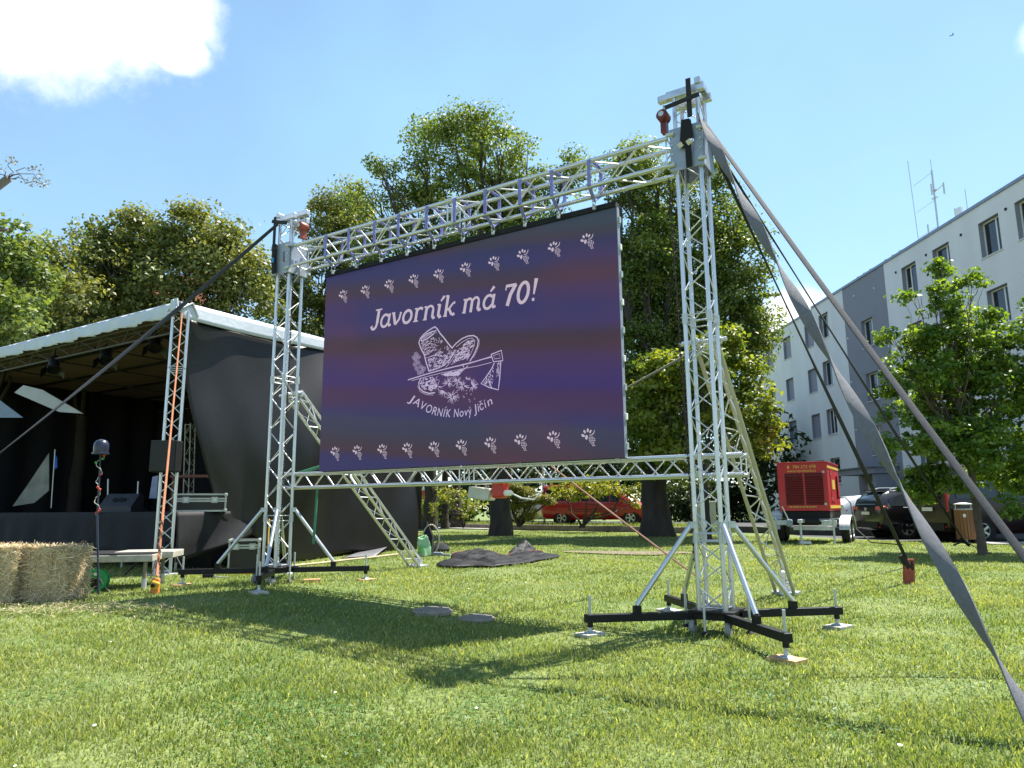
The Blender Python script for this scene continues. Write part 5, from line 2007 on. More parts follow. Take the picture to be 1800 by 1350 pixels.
# yellow hose and cables on the grass behind the far tower
p0, p1 = G(358, 1011), G(470, 1014)
pts = [p0.lerp(p1, k / 10) + Vector((0, .03 * math.sin(k), .05)) for k in range(11)]
tag(MB().tube(pts, .022, 8).build('yellow_hose', YELLOW, None, smooth=True), 'yellow hose lying on the grass under the far tower base', 'hose')
p0, p1 = G(505, 1000), G(700, 978)
pts = [p0.lerp(p1, k / 12) + Vector((0, .05 * math.sin(k * 1.3), .04)) for k in range(13)]
tag(MB().tube(pts, .02, 8).build('pale_hose', mat('hose_pale', (.45, .38, .22), .7), None, smooth=True), 'pale hose lying on the grass behind the far tower', 'hose')
yp = G(497, 1002)
tag(MB().rbox(yp + Vector((-.32, .15, .42)), (.02, .05, .85), .01).build('yellow_plank', mat('plank_yellow', (.45, .30, .05), .7), None), 'yellow upright board inside the far tower', 'board')
bx = G(530, 985)
ybx = thing('yellow_sign', bx, 'small yellow board under the stage edge', 'sign')
MB().box(bx + Vector((-.02, 0, .38)), (.15, .02, .13)).build('board', YELLOW, ybx)
MB().box(bx + Vector((-.02, .02, .17)), (.025, .02, .36)).build('post', BLACK_STEEL, ybx)
cb = G(366, 1018)
ck = thing('cable_connector', cb, 'dark cable connector lying on the grass beside the yellow hose', 'connector')
MB().rbox(cb + Vector((0, 0, .045)), (.16, .07, .07), .02, Matrix.Rotation(.2, 3, 'Z')).build('housing', BLACK, ck)
MB().tube([cb + Vector((.08, 0, .04)), cb + Vector((.18, -.03, .03)), cb + Vector((.30, -.01, .03))], .012, 6).build('cable', mat('cable_grey', (.3, .3, .3), .6), ck)
bp_ = G(548, 1025)
tag(MB().rbox(bp_ + Vector((0, 0, .03)), (.22, .12, .05), .008, Matrix.Rotation(.3, 3, 'Z')).build('timber_pad', WOOD_PAD, None), 'loose brown board on the grass right of the far tower base', 'board')
# ================================================================== vehicles
TAIL = mat('tail_light', (.35, .01, .01), .2, 0, .1, 5, coat=.6)
RIM = mat('alloy_rim', (.55, .56, .57), .3, .6, .1, 6)


def wheel(c, axis, r, w, parent, spokes=5, rim=RIM):
    """tyre, rim and spokes; axis points outwards"""
    ax = Vector(axis).normalized()
    ty = MB().lathe(Vector(c) - ax * w / 2, [(r * .62, 0), (r * .93, .0), (r, w * .15), (r, w * .85), (r * .93, w), (r * .64, w), (r * .62, w * .8)], ax, 28).build('wheel', RUBBER, parent, smooth=True)
    m = MB().lathe(Vector(c) + ax * (w * .20), [(r * .64, 0), (r * .64, w * .25), (r * .58, w * .27), (r * .55, w * .1), (.0 + .02, w * .08)], ax, 24)
    ref = Vector((0, 0, 1))
    b = ax.cross(ref).normalized()
    for k in range(spokes):
        a = 2 * PI * k / spokes + .3
        d = ref * math.cos(a) + b * math.sin(a)
        s = ax.cross(d)
        q0 = Vector(c) + ax * (w * .46)
        m.prism([q0 + d * r * .08 + s * r * .07, q0 + d * r * .58 + s * r * .10, q0 + d * r * .58 - s * r * .10, q0 + d * r * .08 - s * r * .07], -ax * .02)
    m.lathe(Vector(c) + ax * (w * .46), [(r * .13, 0), (r * .11, .012)], ax, 14)
    m.build('rim', rim, ty)
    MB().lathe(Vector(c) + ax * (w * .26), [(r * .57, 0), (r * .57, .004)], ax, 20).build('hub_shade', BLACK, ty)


def car(name, base, heading, prof, wl, wr, paint, label, glass_st, extras=None, belt=None):
    """prof: stations (x, z_low, z_belt, z_top, half_low, half_belt, half_top). heading: direction of +x (front)."""
    hx = Vector((math.cos(heading), math.sin(heading), 0))
    hy = Vector((-hx.y, hx.x, 0))
    base = Vector(base)
    W = lambda x, y, z: base + hx * x + hy * y + Vector((0, 0, z))
    t = thing(name, base, label, 'car')

    def ring(st):
        x, zl, zb, zt, hl, hb, ht = st
        zt = max(zt, zb + .03)
        pts = [(0, zl), (hl * .9, zl), (hl, zl + .10), (hb, (zl + zb) * .5 + .08), (hb * .985, zb), (ht, zt - .07 * (zt - zb) / .6), (ht * .88, zt), (0, zt + .012)]
        return [(x, y, z) for y, z in pts] + [(x, -y, z) for y, z in pts[-2:0:-1]]
    # interpolate stations smoothly
    P_ = np.array(prof, float)
    fine = []
    for i in range(len(P_) - 1):
        for k in range(3):
            q = k / 3
            p0 = P_[max(i - 1, 0)]
            p1, p2 = P_[i], P_[i + 1]
            p3 = P_[min(i + 2, len(P_) - 1)]
            cr = .5 * ((2 * p1) + (-p0 + p2) * q + (2 * p0 - 5 * p1 + 4 * p2 - p3) * q * q + (-p0 + 3 * p1 - 3 * p2 + p3) * q ** 3)
            lin = p1 + (p2 - p1) * q
            fine.append(lin * .55 + cr * .45)
    fine.append(P_[-1])
    rings = [ring(s) for s in fine]
    m = len(rings[0])
    mb = MB()
    mb.add([W(*p) for rg in rings for p in rg], [(i * m + k, i * m + (k + 1) % m, (i + 1) * m + (k + 1) % m, (i + 1) * m + k) for i in range(len(rings) - 1) for k in range(m)] +
           [tuple(range(m))[::-1], tuple((len(rings) - 1) * m + k for k in range(m))])
    mb.build('body', paint, t, smooth=True)

    def at(x):
        xs_ = [s[0] for s in prof]
        return [np.interp(x, xs_, [s[j] for s in prof]) for j in range(7)]
    # side glass: quads laid on the loft between belt and roof
    for (x0, x1, f0, f1, t0, t1) in glass_st:
        for sg in (1, -1):
            vs = []
            n = 6
            for i in range(n + 1):
                x = x0 + (x1 - x0) * i / n
                tt = t0 + (t1 - t0) * i / n
                bb = f0 + (f1 - f0) * i / n
                _, zl, zb, zt, hl, hb, ht = at(x)
                zt = max(zt, zb + .03)
                zt2 = zt - .07 * (zt - zb) / .6
                for q in (bb, tt):
                    vs.append(W(x, sg * (hb * .985 + (ht - hb * .985) * q + .012), zb + (zt2 - zb) * q))
            MB().add(vs, [(2 * i, 2 * i + 2, 2 * i + 3, 2 * i + 1) for i in range(n)]).build('side_window', GLASS_DARK, t, thick=.012)
    for (x, r) in wl:
        for sg in (1, -1):
            hb = at(x)[4]
            MB().lathe(W(x, sg * (hb - .14), r), [(r + .055, 0), (r + .055, .158)], hy * sg, 26).build('wheel_arch', BLACK, t)
            wheel(W(x, sg * (hb - .055), r), hy * sg, r, .20, t, 5, wr)
    if extras:
        extras(t, W, hx, hy, at)
    return t


RED = mat('red_car_paint', (.36, .006, .016), .3, 0, .05, 2, coat=.5)
DARKP = mat('black_car_paint', (.012, .012, .014), .25, 0, .1, 2, coat=.5)
DARKR = mat('dark_red_car_paint', (.022, .008, .010), .35, 0, .1, 2, coat=.2)
SILV = mat('silver_car_paint', (.55, .57, .60), .3, .3, .04, 2, coat=.5)
VANTXT = mat('van_lettering', (.16, .01, .015), .5)

# red people carrier on the road behind the kerb, nose to the right
vy = 32.0
pl, prt = P(958, 905, vy), P(1150, 905, vy)
van_head = math.atan2(-1.3, prt.x - pl.x)
vlen = 4.9
prof = [(-2.42, .55, .95, 1.55, .70, .80, .62), (-2.36, .38, 1.0, 1.70, .78, .86, .68), (-2.0, .28, 1.02, 1.78, .80, .89, .70), (-1.0, .25, 1.02, 1.80, .80, .90, .71), (0, .25, 1.0, 1.80, .80, .90, .71), (.6, .25, .98, 1.74, .80, .90, .69),
        (1.1, .25, .97, 1.52, .80, .89, .66), (1.55, .26, .96, 1.20, .80, .88, .68), (1.85, .28, .93, 1.00, .78, .87, .70), (2.2, .32, .80, .86, .74, .82, .66), (2.42, .38, .66, .70, .60, .70, .55)]


def van_extra(t, W, hx, hy, at):
    MB().prism([W(1.60, -.62, 1.19), W(1.60, .62, 1.19), W(.80, .58, 1.68), W(.80, -.58, 1.68)], Vector((0, 0, .012))).build('windscreen', GLASS_DARK, t)
    for sg in (1, -1):
        MB().rbox(W(2.14, sg * .68, .78), (.30, .22, .13), .04, Matrix.Rotation(van_head, 3, 'Z')).build('headlight', mat('headlight', (.7, .7, .7), .15), t)
        MB().rbox(W(1.15, sg * 1.0, 1.05), (.12, .16, .14), .04, Matrix.Rotation(van_head, 3, 'Z')).build('mirror', RED, t)
        MB().rbox(W(-2.34, sg * .74, 1.2), (.1, .12, .5), .03, Matrix.Rotation(van_head, 3, 'Z')).build('tail_light', TAIL, t)
    for (x0, x1, z, hgt) in ((-.45, .15, .90, .05), (-1.2, .9, .70, .07), (-.9, 1.0, .60, .025)):
        MB().box(W((x0 + x1) / 2, -.905, z), (x1 - x0, .012, hgt), Matrix.Rotation(van_head, 3, 'Z')).build('side_lettering', VANTXT, t)


cmid = (pl + prt) / 2
van = car('red_van', (cmid.x, vy + .6, VERGE_Z - .02), van_head, prof, [(-1.5, .33), (1.52, .33)], RIM, RED, 'red people carrier parked behind the kerb and the yellow shrub',
          [(-2.2, -1.3, .10, .10, .85, .88), (-1.2, -.25, .08, .08, .88, .88), (-.15, .62, .06, .06, .88, .85), (.68, 1.45, .06, .06, .80, .25)], van_extra)
# pale car nose left of the van
sprof = [(-2.0, .4, .8, 1.1, .62, .7, .55), (-1.5, .25, .9, 1.4, .74, .82, .6), (0, .22, .9, 1.46, .76, .84, .6), (.8, .22, .88, 1.1, .76, .83, .62), (1.2, .24, .85, .90, .74, .82, .66), (1.9, .32, .68, .74, .62, .72, .6), (2.0, .4, .6, .64, .5, .6, .5)]


def plain_extra(t, W, hx, hy, at):
    rz = Matrix.Rotation(math.atan2(hx.y, hx.x), 3, 'Z')
    for sg in (1, -1):
        MB().rbox(W(1.78, sg * .6, .66), (.2, .2, .12), .04, rz).build('headlight', mat('headlight', (.7, .7, .7), .15), t)
        MB().rbox(W(-1.9, sg * .58, .85), (.16, .2, .14), .04, rz).build('tail_light', TAIL, t)
    MB().prism([W(1.15, -.55, .95), W(1.15, .55, .95), W(.5, .5, 1.33), W(.5, -.5, 1.33)], Vector((0, 0, .012))).build('windscreen', GLASS_DARK, t)
    MB().prism([W(-1.95, -.5, 1.06), W(-1.95, .5, 1.06), W(-1.48, .5, 1.40), W(-1.48, -.5, 1.40)], Vector((-.012, 0, .012))).build('rear_window', GLASS_DARK, t)


gl5 = [(-1.55, -.7, .1, .1, .85, .9), (-.62, .1, .08, .08, .9, .9), (.16, .85, .06, .06, .9, .4)]
p = P(950, 905, 35.0)
car('silver_car', (p.x - .15, 36.0, VERGE_Z - .02), 0.05 + PI, sprof, [(-1.25, .31), (1.25, .31)], RIM, SILV, 'silver car showing left of the red people carrier', gl5, plain_extra)

# black estate car seen from its rear quarter, right of the generator
uvp = [(-2.13, .55, .92, 1.18, .72, .84, .62), (-2.08, .38, .98, 1.30, .78, .88, .64), (-1.85, .26, 1.0, 1.48, .80, .89, .62), (-1.4, .24, 1.0, 1.56, .80, .90, .62), (0, .24, .98, 1.60, .80, .90, .63), (.55, .24, .97, 1.50, .80, .90, .62),
       (1.0, .25, .96, 1.2, .80, .89, .66), (1.25, .26, .96, 1.02, .80, .88, .70), (1.9, .30, .86, .92, .76, .84, .68), (2.1, .38, .68, .72, .62, .74, .6)]


def suv_extra(t, W, hx, hy, at):
    rz = Matrix.Rotation(math.atan2(hx.y, hx.x), 3, 'Z')
    MB().prism([W(-2.13, -.58, 1.10), W(-2.13, .58, 1.10), W(-1.86, .52, 1.46), W(-1.86, -.52, 1.46)], -hx * .014).build('rear_window', mat('rear_glass', (.05, .09, .14), .08, spec=.8), t)
    for sg in (1, -1):
        MB().rbox(W(-2.02, sg * .70, .98), (.26, .34, .15), .05, rz).build('tail_light', mat('lit_tail_light', (.55, .03, .02), .15, coat=.8), t)
        MB().tube([W(-1.6, sg * .56, 1.58), W(-1.3, sg * .56, 1.65), W(.2, sg * .56, 1.67), W(.4, sg * .56, 1.60)], .02, 6).build('roof_rail', STEEL, t)
        MB().rbox(W(-2.1, sg * .62, .38), (.06, .14, .05), .01, rz).build('reflector', TAIL, t)
        MB().box(W(-.6, sg * .905, .36), (2.3, .015, .10), rz).build('sill_trim', BLACK, t)
        MB().tube([W(-1.4, sg * .895, 1.0), W(.9, sg * .9, .985)], .012, 5).build('belt_trim', STEEL, t)
        MB().rbox(W(.85, sg * 1.0, 1.05), (.14, .17, .13), .04, rz).build('mirror', DARKP, t)
    MB().box(W(-2.17, 0, .82), (.02, .46, .10), rz).build('number_plate', WHITE, t)
    MB().box(W(-2.14, 0, .45), (.06, 1.3, .18), rz).build('bumper', BLACK, t)
    MB().rbox(W(-2.155, 0, .95), (.03, .12, .10), .01, rz).build('badge', STEEL, t)
    MB().box(W(-1.80, 0, 1.56), (.26, 1.1, .035), rz).build('spoiler', DARKP, t)


sc = P(1570, 905, 23.5)
SUVH = math.radians(3)
car('black_estate_car', (P(1546, 905, 23.4).x + 2.1, 24.3, PKZ), SUVH, uvp, [(-1.27, .345), (1.32, .345)], RIM, DARKP, 'black estate car with lit red tail light right of the generator',
    [(-1.78, -1.25, .12, .08, .62, .86), (-1.12, -.05, .08, .06, .88, .90), (.02, .95, .06, .06, .90, .30)], suv_extra)
# white hatchback half hidden behind the generator
p = P(1500, 905, 27.5)
car('white_hatchback', (P(1488, 905, 26.5).x + 1.95, 27.3, PKZ), SUVH, sprof, [(-1.25, .31), (1.25, .31)], RIM, mat('white_car_paint', (.72, .73, .76), .3, 0, .03, 2, coat=.5), 'white car half hidden between generator and black car', gl5, plain_extra)
# tall dark red van at the right, behind the young tree
dprof = [(-2.45, .5, 1.15, 1.95, .82, .90, .80), (-2.40, .32, 1.15, 2.22, .88, .95, .82), (-2.0, .26, 1.15, 2.30, .88, .96, .83), (0, .25, 1.15, 2.32, .88, .97, .83), (1.0, .25, 1.12, 2.2, .88, .96, .80), (1.4, .25, 1.1, 1.75, .88, .95, .76),
         (1.8, .26, 1.08, 1.28, .86, .94, .78), (2.3, .32, .95, 1.02, .8, .88, .74), (2.5, .4, .7, .76, .7, .8, .66)]


def dvan_extra(t, W, hx, hy, at):
    rz = Matrix.Rotation(math.atan2(hx.y, hx.x), 3, 'Z')
    for sg in (1, -1):
        MB().rbox(W(-2.40, sg * .86, 1.15), (.12, .12, .55), .03, rz).build('tail_light', TAIL, t)
        MB().rbox(W(-2.46, sg * .7, .45), (.05, .14, .06), .01, rz).build('reflector', TAIL, t)
    MB().prism([W(-2.47, -.62, 1.25), W(-2.47, .62, 1.25), W(-2.42, .60, 2.0), W(-2.42, -.60, 2.0)], -hx * .014).build('rear_window', GLASS_DARK, t)
    MB().box(W(-2.50, 0, .95), (.02, .5, .11), rz).build('number_plate', WHITE, t)
    MB().box(W(-2.48, 0, .45), (.08, 1.5, .2), rz).build('bumper', BLACK, t)
    MB().rbox(W(-2.50, .25, 1.12), (.02, .16, .07), .01, rz).build('badge', STEEL, t)


p = P(1655, 905, 20.5)
car('dark_van', (P(1664, 905, 20.8).x + 2.45, 21.75, PKZ), math.radians(2), dprof, [(-1.5, .34), (1.6, .34)], RIM, DARKR, 'tall dark red van parked behind the young tree',
    [(-2.2, -1.0, .1, .1, .8, .8), (-.9, .3, .1, .1, .8, .8), (.4, 1.35, .06, .06, .8, .4)], dvan_extra)

# ------------------------------------------------------------------ generator on a twin-axle trailer
gb = G(1428, 954)
gy = gb.y
GZ0 = gz(gb.x, gb.y)
PXM = FPX / gy
print('GEN', gb, 'px/m', PXM)
GRED = mat('generator_red', (.50, .018, .022), .45, 0, .08, 3, coat=.15)
GRED2 = mat('generator_louvre', (.24, .010, .014), .5, 0, .1, 6)
GYEL = mat('generator_yellow', (.68, .48, .06), .6)
head_ = math.radians(-31)                            # front face turned slightly
gx = Vector((math.cos(head_), math.sin(head_), 0))   # along the front face
gback = Vector((-gx.y, gx.x, 0))                     # to the rear of the set
RG = Matrix((gx, gback, Vector((0, 0, 1)))).transposed()
fl0, fr0 = P(1373, 898, gy - .1), P(1449, 898, gy - .1)
wB = 1.25
zb0, zt0 = P(1410, 898, gy).z, P(1410, 815, gy).z
O = Vector((fl0.x, gy, 0))
GB = lambda x, y, z: O + gx * x + gback * y + Vector((0, 0, z))
dB = 2.3
gen = thing('generator', GB(wB / 2, dB / 2, zb0), 'red diesel generator set with yellow lettering standing on the trailer', 'generator')
MB().rbox(GB(wB / 2, dB / 2, (zb0 + zt0) / 2), (wB, dB, zt0 - zb0), .012, RG).build('housing', GRED, gen)
MB().rbox(GB(wB / 2, dB / 2, zt0 + .012), (wB + .03, dB + .03, .03), .008, RG).build('roof_sheet', GRED, gen)
hB = zt0 - zb0
for k in range(2):
    x0 = wB * (.16 + k * .40)
    x1 = x0 + wB * .34
    lv = MB()
    nz_ = 13
    for j in range(nz_):
        z = zb0 + hB * (.14 + .63 * j / nz_)
        lv.prism([GB(x0, -.002, z), GB(x0, -.045, z - .004), GB(x0, -.045, z + .004), GB(x0, -.002, z + hB * .63 / nz_ * .62)], gx * (x1 - x0))
    fr_ = lv.build('louvre', GRED2, gen)
    MB().box(GB((x0 + x1) / 2, -.008, zb0 + hB * .455), (x1 - x0 + .02, .012, hB * .66), RG).build('backing', mat('louvre_backing', (.08, .005, .006), .7), fr_)
for (x, z) in ((.93, .80), (.93, .14)):
    MB().box(GB(wB * x, -.008, zb0 + hB * z), (.06, .02, .06), RG).build('hinge', STEEL, gen)


def plaque(txt, pos, right, up, size, m, parent, name, xs=1.0, **kw):
    tm_ = text_mesh(txt, size, m, xs)
    mb = MB()
    mb.add([pos + right * q.co.x + up * q.co.y for q in tm_.vertices], [tuple(pp.vertices) for pp in tm_.polygons])
    bpy.data.meshes.remove(tm_)
    return mb.build(name, m, parent, **kw)


UP = Vector((0, 0, 1))
plaque('784 273 478', GB(wB * .32, -.006, zb0 + hB * .89), gx, UP, hB * .088, GYEL, gen, 'phone_number', 1.05, label='yellow phone number 784 273 478')
plaque('www.mpveltech.cz', GB(wB * .21, -.006, zb0 + hB * .81), gx, UP, hB * .082, GYEL, gen, 'web_address', .92)
ln_ = MB()
for k in range(26):
    ln_.box(GB(wB * (.20 + .56 * k / 26), -.006, zb0 + hB * .085), (wB * .56 / 26 * (.5 + .3 * (k % 3) / 2), .004, hB * (.018 + .012 * ((k * 7) % 3) / 2)), RG)
ln_.build('small_print', GYEL, gen)
hs_ = MB()
hs_.box(GB(wB * .235, -.006, zb0 + hB * .92), (.045, .006, .075), RG)
hs_.build('phone_symbol', GYEL, gen)
# right side: door, yellow bands and sign
MB().box(GB(wB + .008, dB * .36, zb0 + hB * .52), (.012, dB * .30, hB * .66), RG).build('service_door', GRED, gen)
MB().box(GB(wB + .018, dB * .40, zb0 + hB * .55), (.008, dB * .22, hB * .2), RG).build('yellow_sign', GYEL, gen)
MB().box(GB(wB + .006, dB * .5, zb0 + hB * .91), (.008, dB * .96, hB * .05), RG).build('yellow_band', GYEL, gen)
MB().box(GB(wB + .006, dB * .5, zb0 + hB * .08), (.008, dB * .9, hB * .06), RG).build('yellow_band', GYEL, gen)
for z in (.78, .25):
    MB().box(GB(wB + .018, dB * .23, zb0 + hB * z), (.02, .06, .06), RG).build('hinge', STEEL, gen)
MB().box(GB(wB + .02, dB * .72, zb0 + hB * .5), (.03, .06, hB * .5), RG).build('exhaust_stack', BLACK, gen)
MB().rbox(GB(wB / 2 + .02, dB / 2, zb0 - .10), (wB * .95, dB * .95, .20), .01, RG).build('fuel_base', BLACK, gen)
# cable looping down from the socket panel
pts = [GB(wB + .03, dB * .75, zb0 + .35), GB(wB + .22, dB * .7, zb0 + .34), GB(wB + .34, dB * .66, zb0 + .2), GB(wB + .38, dB * .6, zb0 - .1), GB(wB + .46, dB * .5, GZ0 + .35), GB(wB + .9, 0, GZ0 + .05), GB(wB + 1.6, -.3, gz((gb + gx * 1.6).x, gb.y) + .04)]
MB().tube(pts, .016, 6).build('power_cable', BLACK, gen, smooth=True)

tr = thing('trailer', GB(wB / 2, dB / 2, GZ0), 'galvanised twin axle trailer carrying the red generator', 'trailer')
cx = wB / 2 + .02
zch = zb0 - .30
tw_ = 1.55
MB().rbox(GB(cx, -.30, zch), (tw_, .06, .13), .006, RG).build('cross_beam', STEEL, tr)
MB().rbox(GB(cx + .2, -.26, zch - .14), (tw_ * .62, .05, .10), .006, RG).build('cross_beam', STEEL, tr)
for sx in (-1, 1):
    MB().rbox(GB(cx + sx * .52, dB * .5, zch), (.07, dB + .7, .11), .006, RG).build('side_rail', STEEL, tr)
    rod('lamp_hole', GB(cx + sx * .38, -.335, zch), GB(cx + sx * .38, -.33, zch), .05, BLACK, tr)
    for yy in (dB * .36, dB * .68):
        c_ = GB(cx + sx * .86, yy, GZ0 + .30)
        wheel(c_, gx * sx, .30, .20, tr, 6)
    fd_ = MB()
    for ph in range(13):
        pass
    pr_ = []
    for q in np.linspace(PI * .02, PI * .98, 15):
        pr_.append((dB * .52 + math.cos(q) * .80, GZ0 + .34 + math.sin(q) * .38))
    inn = [(y, z - .02) for y, z in pr_[::-1]]
    fd_.prism([GB(cx + sx * .74, y, z) for y, z in pr_ + inn], gx * sx * .26)
    fd_.build('mudguard', STEEL, tr, smooth=True)
    ps_ = GB(cx + sx * .70, -.32, 0)
    rod('prop_stand', Vector((ps_.x, ps_.y, gz(ps_.x, ps_.y))), GB(cx + sx * .70, -.32, zch + .1), .028, STEEL, tr)
pj = GB(cx - .02, -.75, 0)
rod('jockey_leg', Vector((pj.x, pj.y, gz(pj.x, pj.y) + .06)), Vector((pj.x, pj.y, zch + .08)), .03, STEEL, tr)
MB().rbox((pj.x + .08, pj.y, gz(pj.x, pj.y) + .05), (.3, .12, .09), .02).build('jockey_foot', STEEL, tr)
MB().rbox(GB(cx, -.55, zch + .05), (.09, .9, .09), .01, RG).build('drawbar', STEEL, tr)
MB().lathe(GB(cx - .34, -.36, zch + .03), [(.06, 0), (.09, .03), (.09, .68), (.06, .72)], gx, 16).build('spare_tank', BLACK, tr, smooth=True)
rod('brake_lever', GB(cx - .28, -.8, zch + .05), GB(cx - .42, -.85, zch + .42), .016, STEEL, tr)
MB().rbox(GB(cx - .27, -.8, zch), (.14, .14, .18), .03, RG).build('coupling', mat('coupling_blue', (.2, .26, .32), .5), tr)
cov = GB(cx - .75, .15, GZ0 + .72)
tag(MB().lathe(cov, [(.16, -.03), (.18, 0), (.16, .06), (.09, .11), (.02, .13)], (0, 0, 1), 12).build('plastic_bag', mat('bag_grey', (.5, .52, .56), .5), None, smooth=True), 'crumpled pale plastic bag on the left trailer mudguard', 'bag')

# litter bin with timber slats and metal roof
bb = G(1700, 955)
bin_ = thing('litter_bin', bb, 'brown slatted litter bin with metal lid beside the young tree', 'litter bin')
zt1, zb1 = P(1695, 896, bb.y).z, P(1695, 948, bb.y).z
SLAT = mat('bin_slat', (.24, .11, .045), .7, 0, .25, 3, stretch=(1, 1, .12))
wid_ = (1712 - 1683) / FPX * bb.y
rB = wid_ / 2
for k in range(18):
    a = 2 * PI * k / 18
    c_ = Vector((bb.x + rB * .96 * math.cos(a), bb.y + rB * .96 * math.sin(a), (zt1 + zb1) / 2))
    MB().rbox(c_, (.022, 2 * PI * rB / 18 * .86, zt1 - zb1), .006, Matrix.Rotation(a, 3, 'Z')).build('slat', SLAT, bin_)
MB().lathe((bb.x, bb.y, zb1 + .02), [(rB * .9, 0), (rB * .9, zt1 - zb1 - .06)], (0, 0, 1), 18).build('liner', BLACK, bin_)
MB().lathe((bb.x, bb.y, zt1 - .02), [(rB * .98, 0), (rB * 1.0, .03), (rB * .98, .05)], (0, 0, 1), 20).build('rim', STEEL, bin_)
MB().lathe((bb.x, bb.y, zt1 + .14), [(rB * 1.02, 0), (rB * 1.04, .02), (rB * .3, .06)], (0, 0, 1), 20).build('lid', STEEL, bin_, smooth=True)
for sx in (-1, 1):
    rod('lid_post', (bb.x + sx * rB * .92, bb.y, zt1), (bb.x + sx * rB * .92, bb.y, zt1 + .15), .014, STEEL, bin_)
rod('post', (bb.x, bb.y, gz(bb.x, bb.y)), (bb.x, bb.y, zb1 + .05), .035, STEEL, bin_)
MB().box((bb.x - rB * .5, bb.y - rB * .88, zt1 - .16), (.07, .01, .09), Matrix.Rotation(-.5, 3, 'Z')).build('sticker', WHITE, bin_)
# ================================================================== trees and shrubs
BARK = mat('bark', (.045, .036, .030), .95, 0, .35, 5, .9, 14, stretch=(1, 1, .25))
BARK_L = mat('bark_young', (.10, .075, .06), .9, 0, .25, 8, .4, 20)
LEAF_LINDEN = leaf_mat('linden_leaves', (.052, .100, .020), (.24, .29, .075), .40)
LEAF_YOUNG = leaf_mat('young_linden_leaves', (.075, .13, .016), (.27, .30, .055), .45)
LEAF_MAPLE = leaf_mat('maple_leaves', (.055, .090, .020), (.26, .265, .085), .38, (1.6, 1.5, .55))
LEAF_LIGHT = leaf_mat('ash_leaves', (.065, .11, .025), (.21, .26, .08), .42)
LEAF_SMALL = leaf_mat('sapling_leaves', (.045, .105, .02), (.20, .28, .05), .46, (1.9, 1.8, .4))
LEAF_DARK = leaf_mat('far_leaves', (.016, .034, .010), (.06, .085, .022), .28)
LEAF_YEL = leaf_mat('golden_shrub_leaves', (.12, .15, .02), (.34, .34, .07), .42)
LEAF_PINE = leaf_mat('pine_needles', (.10, .12, .02), (.36, .34, .07), .25)


def leaves(clumps, per, size, m, name, parent, seed, sq=.75, out=None, aspect=.62, gravity=.35):
    """clumps: (k,4) array centre + radius; leaf-shaped folded faces spread through each clump"""
    r = np.random.RandomState(seed)
    k = len(clumps)
    n = k * per
    ci = np.repeat(np.arange(k), per)
    c = clumps[ci, :3]
    R_ = clumps[ci, 3]
    d = r.randn(n, 3)
    d /= np.linalg.norm(d, axis=1)[:, None]
    rad = R_ * (.25 + .75 * r.rand(n) ** .55) * (1 + .35 * np.maximum(0, r.randn(n)) * (r.rand(n) < .12))
    p = c + d * rad[:, None] * np.array([1, 1, sq])
    p[:, 2] -= gravity * R_ * (d[:, 0] ** 2 + d[:, 1] ** 2) * .5
    nrm = d * .55 + r.randn(n, 3) * .55 + np.array([0, 0, .55])
    nrm /= np.linalg.norm(nrm, axis=1)[:, None]
    ax = np.cross(nrm, r.randn(n, 3))
    ax /= np.linalg.norm(ax, axis=1)[:, None]
    ax[:, 2] -= .35
    ax -= nrm * (ax * nrm).sum(1)[:, None]
    ax /= np.linalg.norm(ax, axis=1)[:, None]
    sd = np.cross(nrm, ax)
    s = (size * (.65 + .7 * r.rand(n)))[:, None]
    fold = nrm * s * .10
    v0 = p - ax * s * .5
    v1 = p - ax * s * .08 + sd * s * aspect * .5 + fold
    v2 = p + ax * s * .55
    v3 = p - ax * s * .08 - sd * s * aspect * .5 + fold
    V = np.concatenate([v0, v1, v2, v3])
    i = np.arange(n)
    F = np.stack([i, i + n, i + 2 * n, i + 3 * n], 1)
    ct = np.clip(.42 + .20 * r.randn(k), 0, 1)
    t = np.clip(ct[ci] + .18 * r.randn(n), 0, 1.15)
    me = quad_mesh(name, V, F, m, np.concatenate([t] * 4))
    o = bpy.data.objects.new(name, me)
    C.objects.link(o)
    return finish(o, parent, {})


def clump_cloud(lobes, n, rmin, rmax, seed, shell=.55):
    """lobes: (x,y,z,rx,ry,rz)"""
    r = np.random.RandomState(seed)
    L = np.array(lobes, float)
    w = (L[:, 3] * L[:, 5] + L[:, 3] * L[:, 4])
    w = w / w.sum()
    idx = r.choice(len(L), n, p=w)
    d = r.randn(n, 3)
    d /= np.linalg.norm(d, axis=1)[:, None]
    rad = shell + (1 - shell) * r.rand(n) ** .7
    lump = 1 + .16 * np.sin(d[:, 0] * 5 + idx) * np.cos(d[:, 2] * 6 + 2 * idx)
    p = L[idx, :3] + d * L[idx, 3:6] * (rad * lump)[:, None]
    cr = rmin + (rmax - rmin) * r.rand(n)
    return np.concatenate([p, cr[:, None]], 1)


def lobes_px(lst, y, depth_k=.9, dy=None):
    """photograph ellipses (u, v, ru, rv) placed at distance y"""
    out = []
    rr_ = random.Random(int(y * 100))
    for q in lst:
        u, v, ru, rv = q[:4]
        yy = y + (q[4] if len(q) > 4 else rr_.uniform(-.8, .8))
        p = P(u, v, yy)
        k = yy / FPX
        out.append((p.x, p.y, p.z, ru * k, (ru + rv) * .5 * k * depth_k, rv * k))
    return out


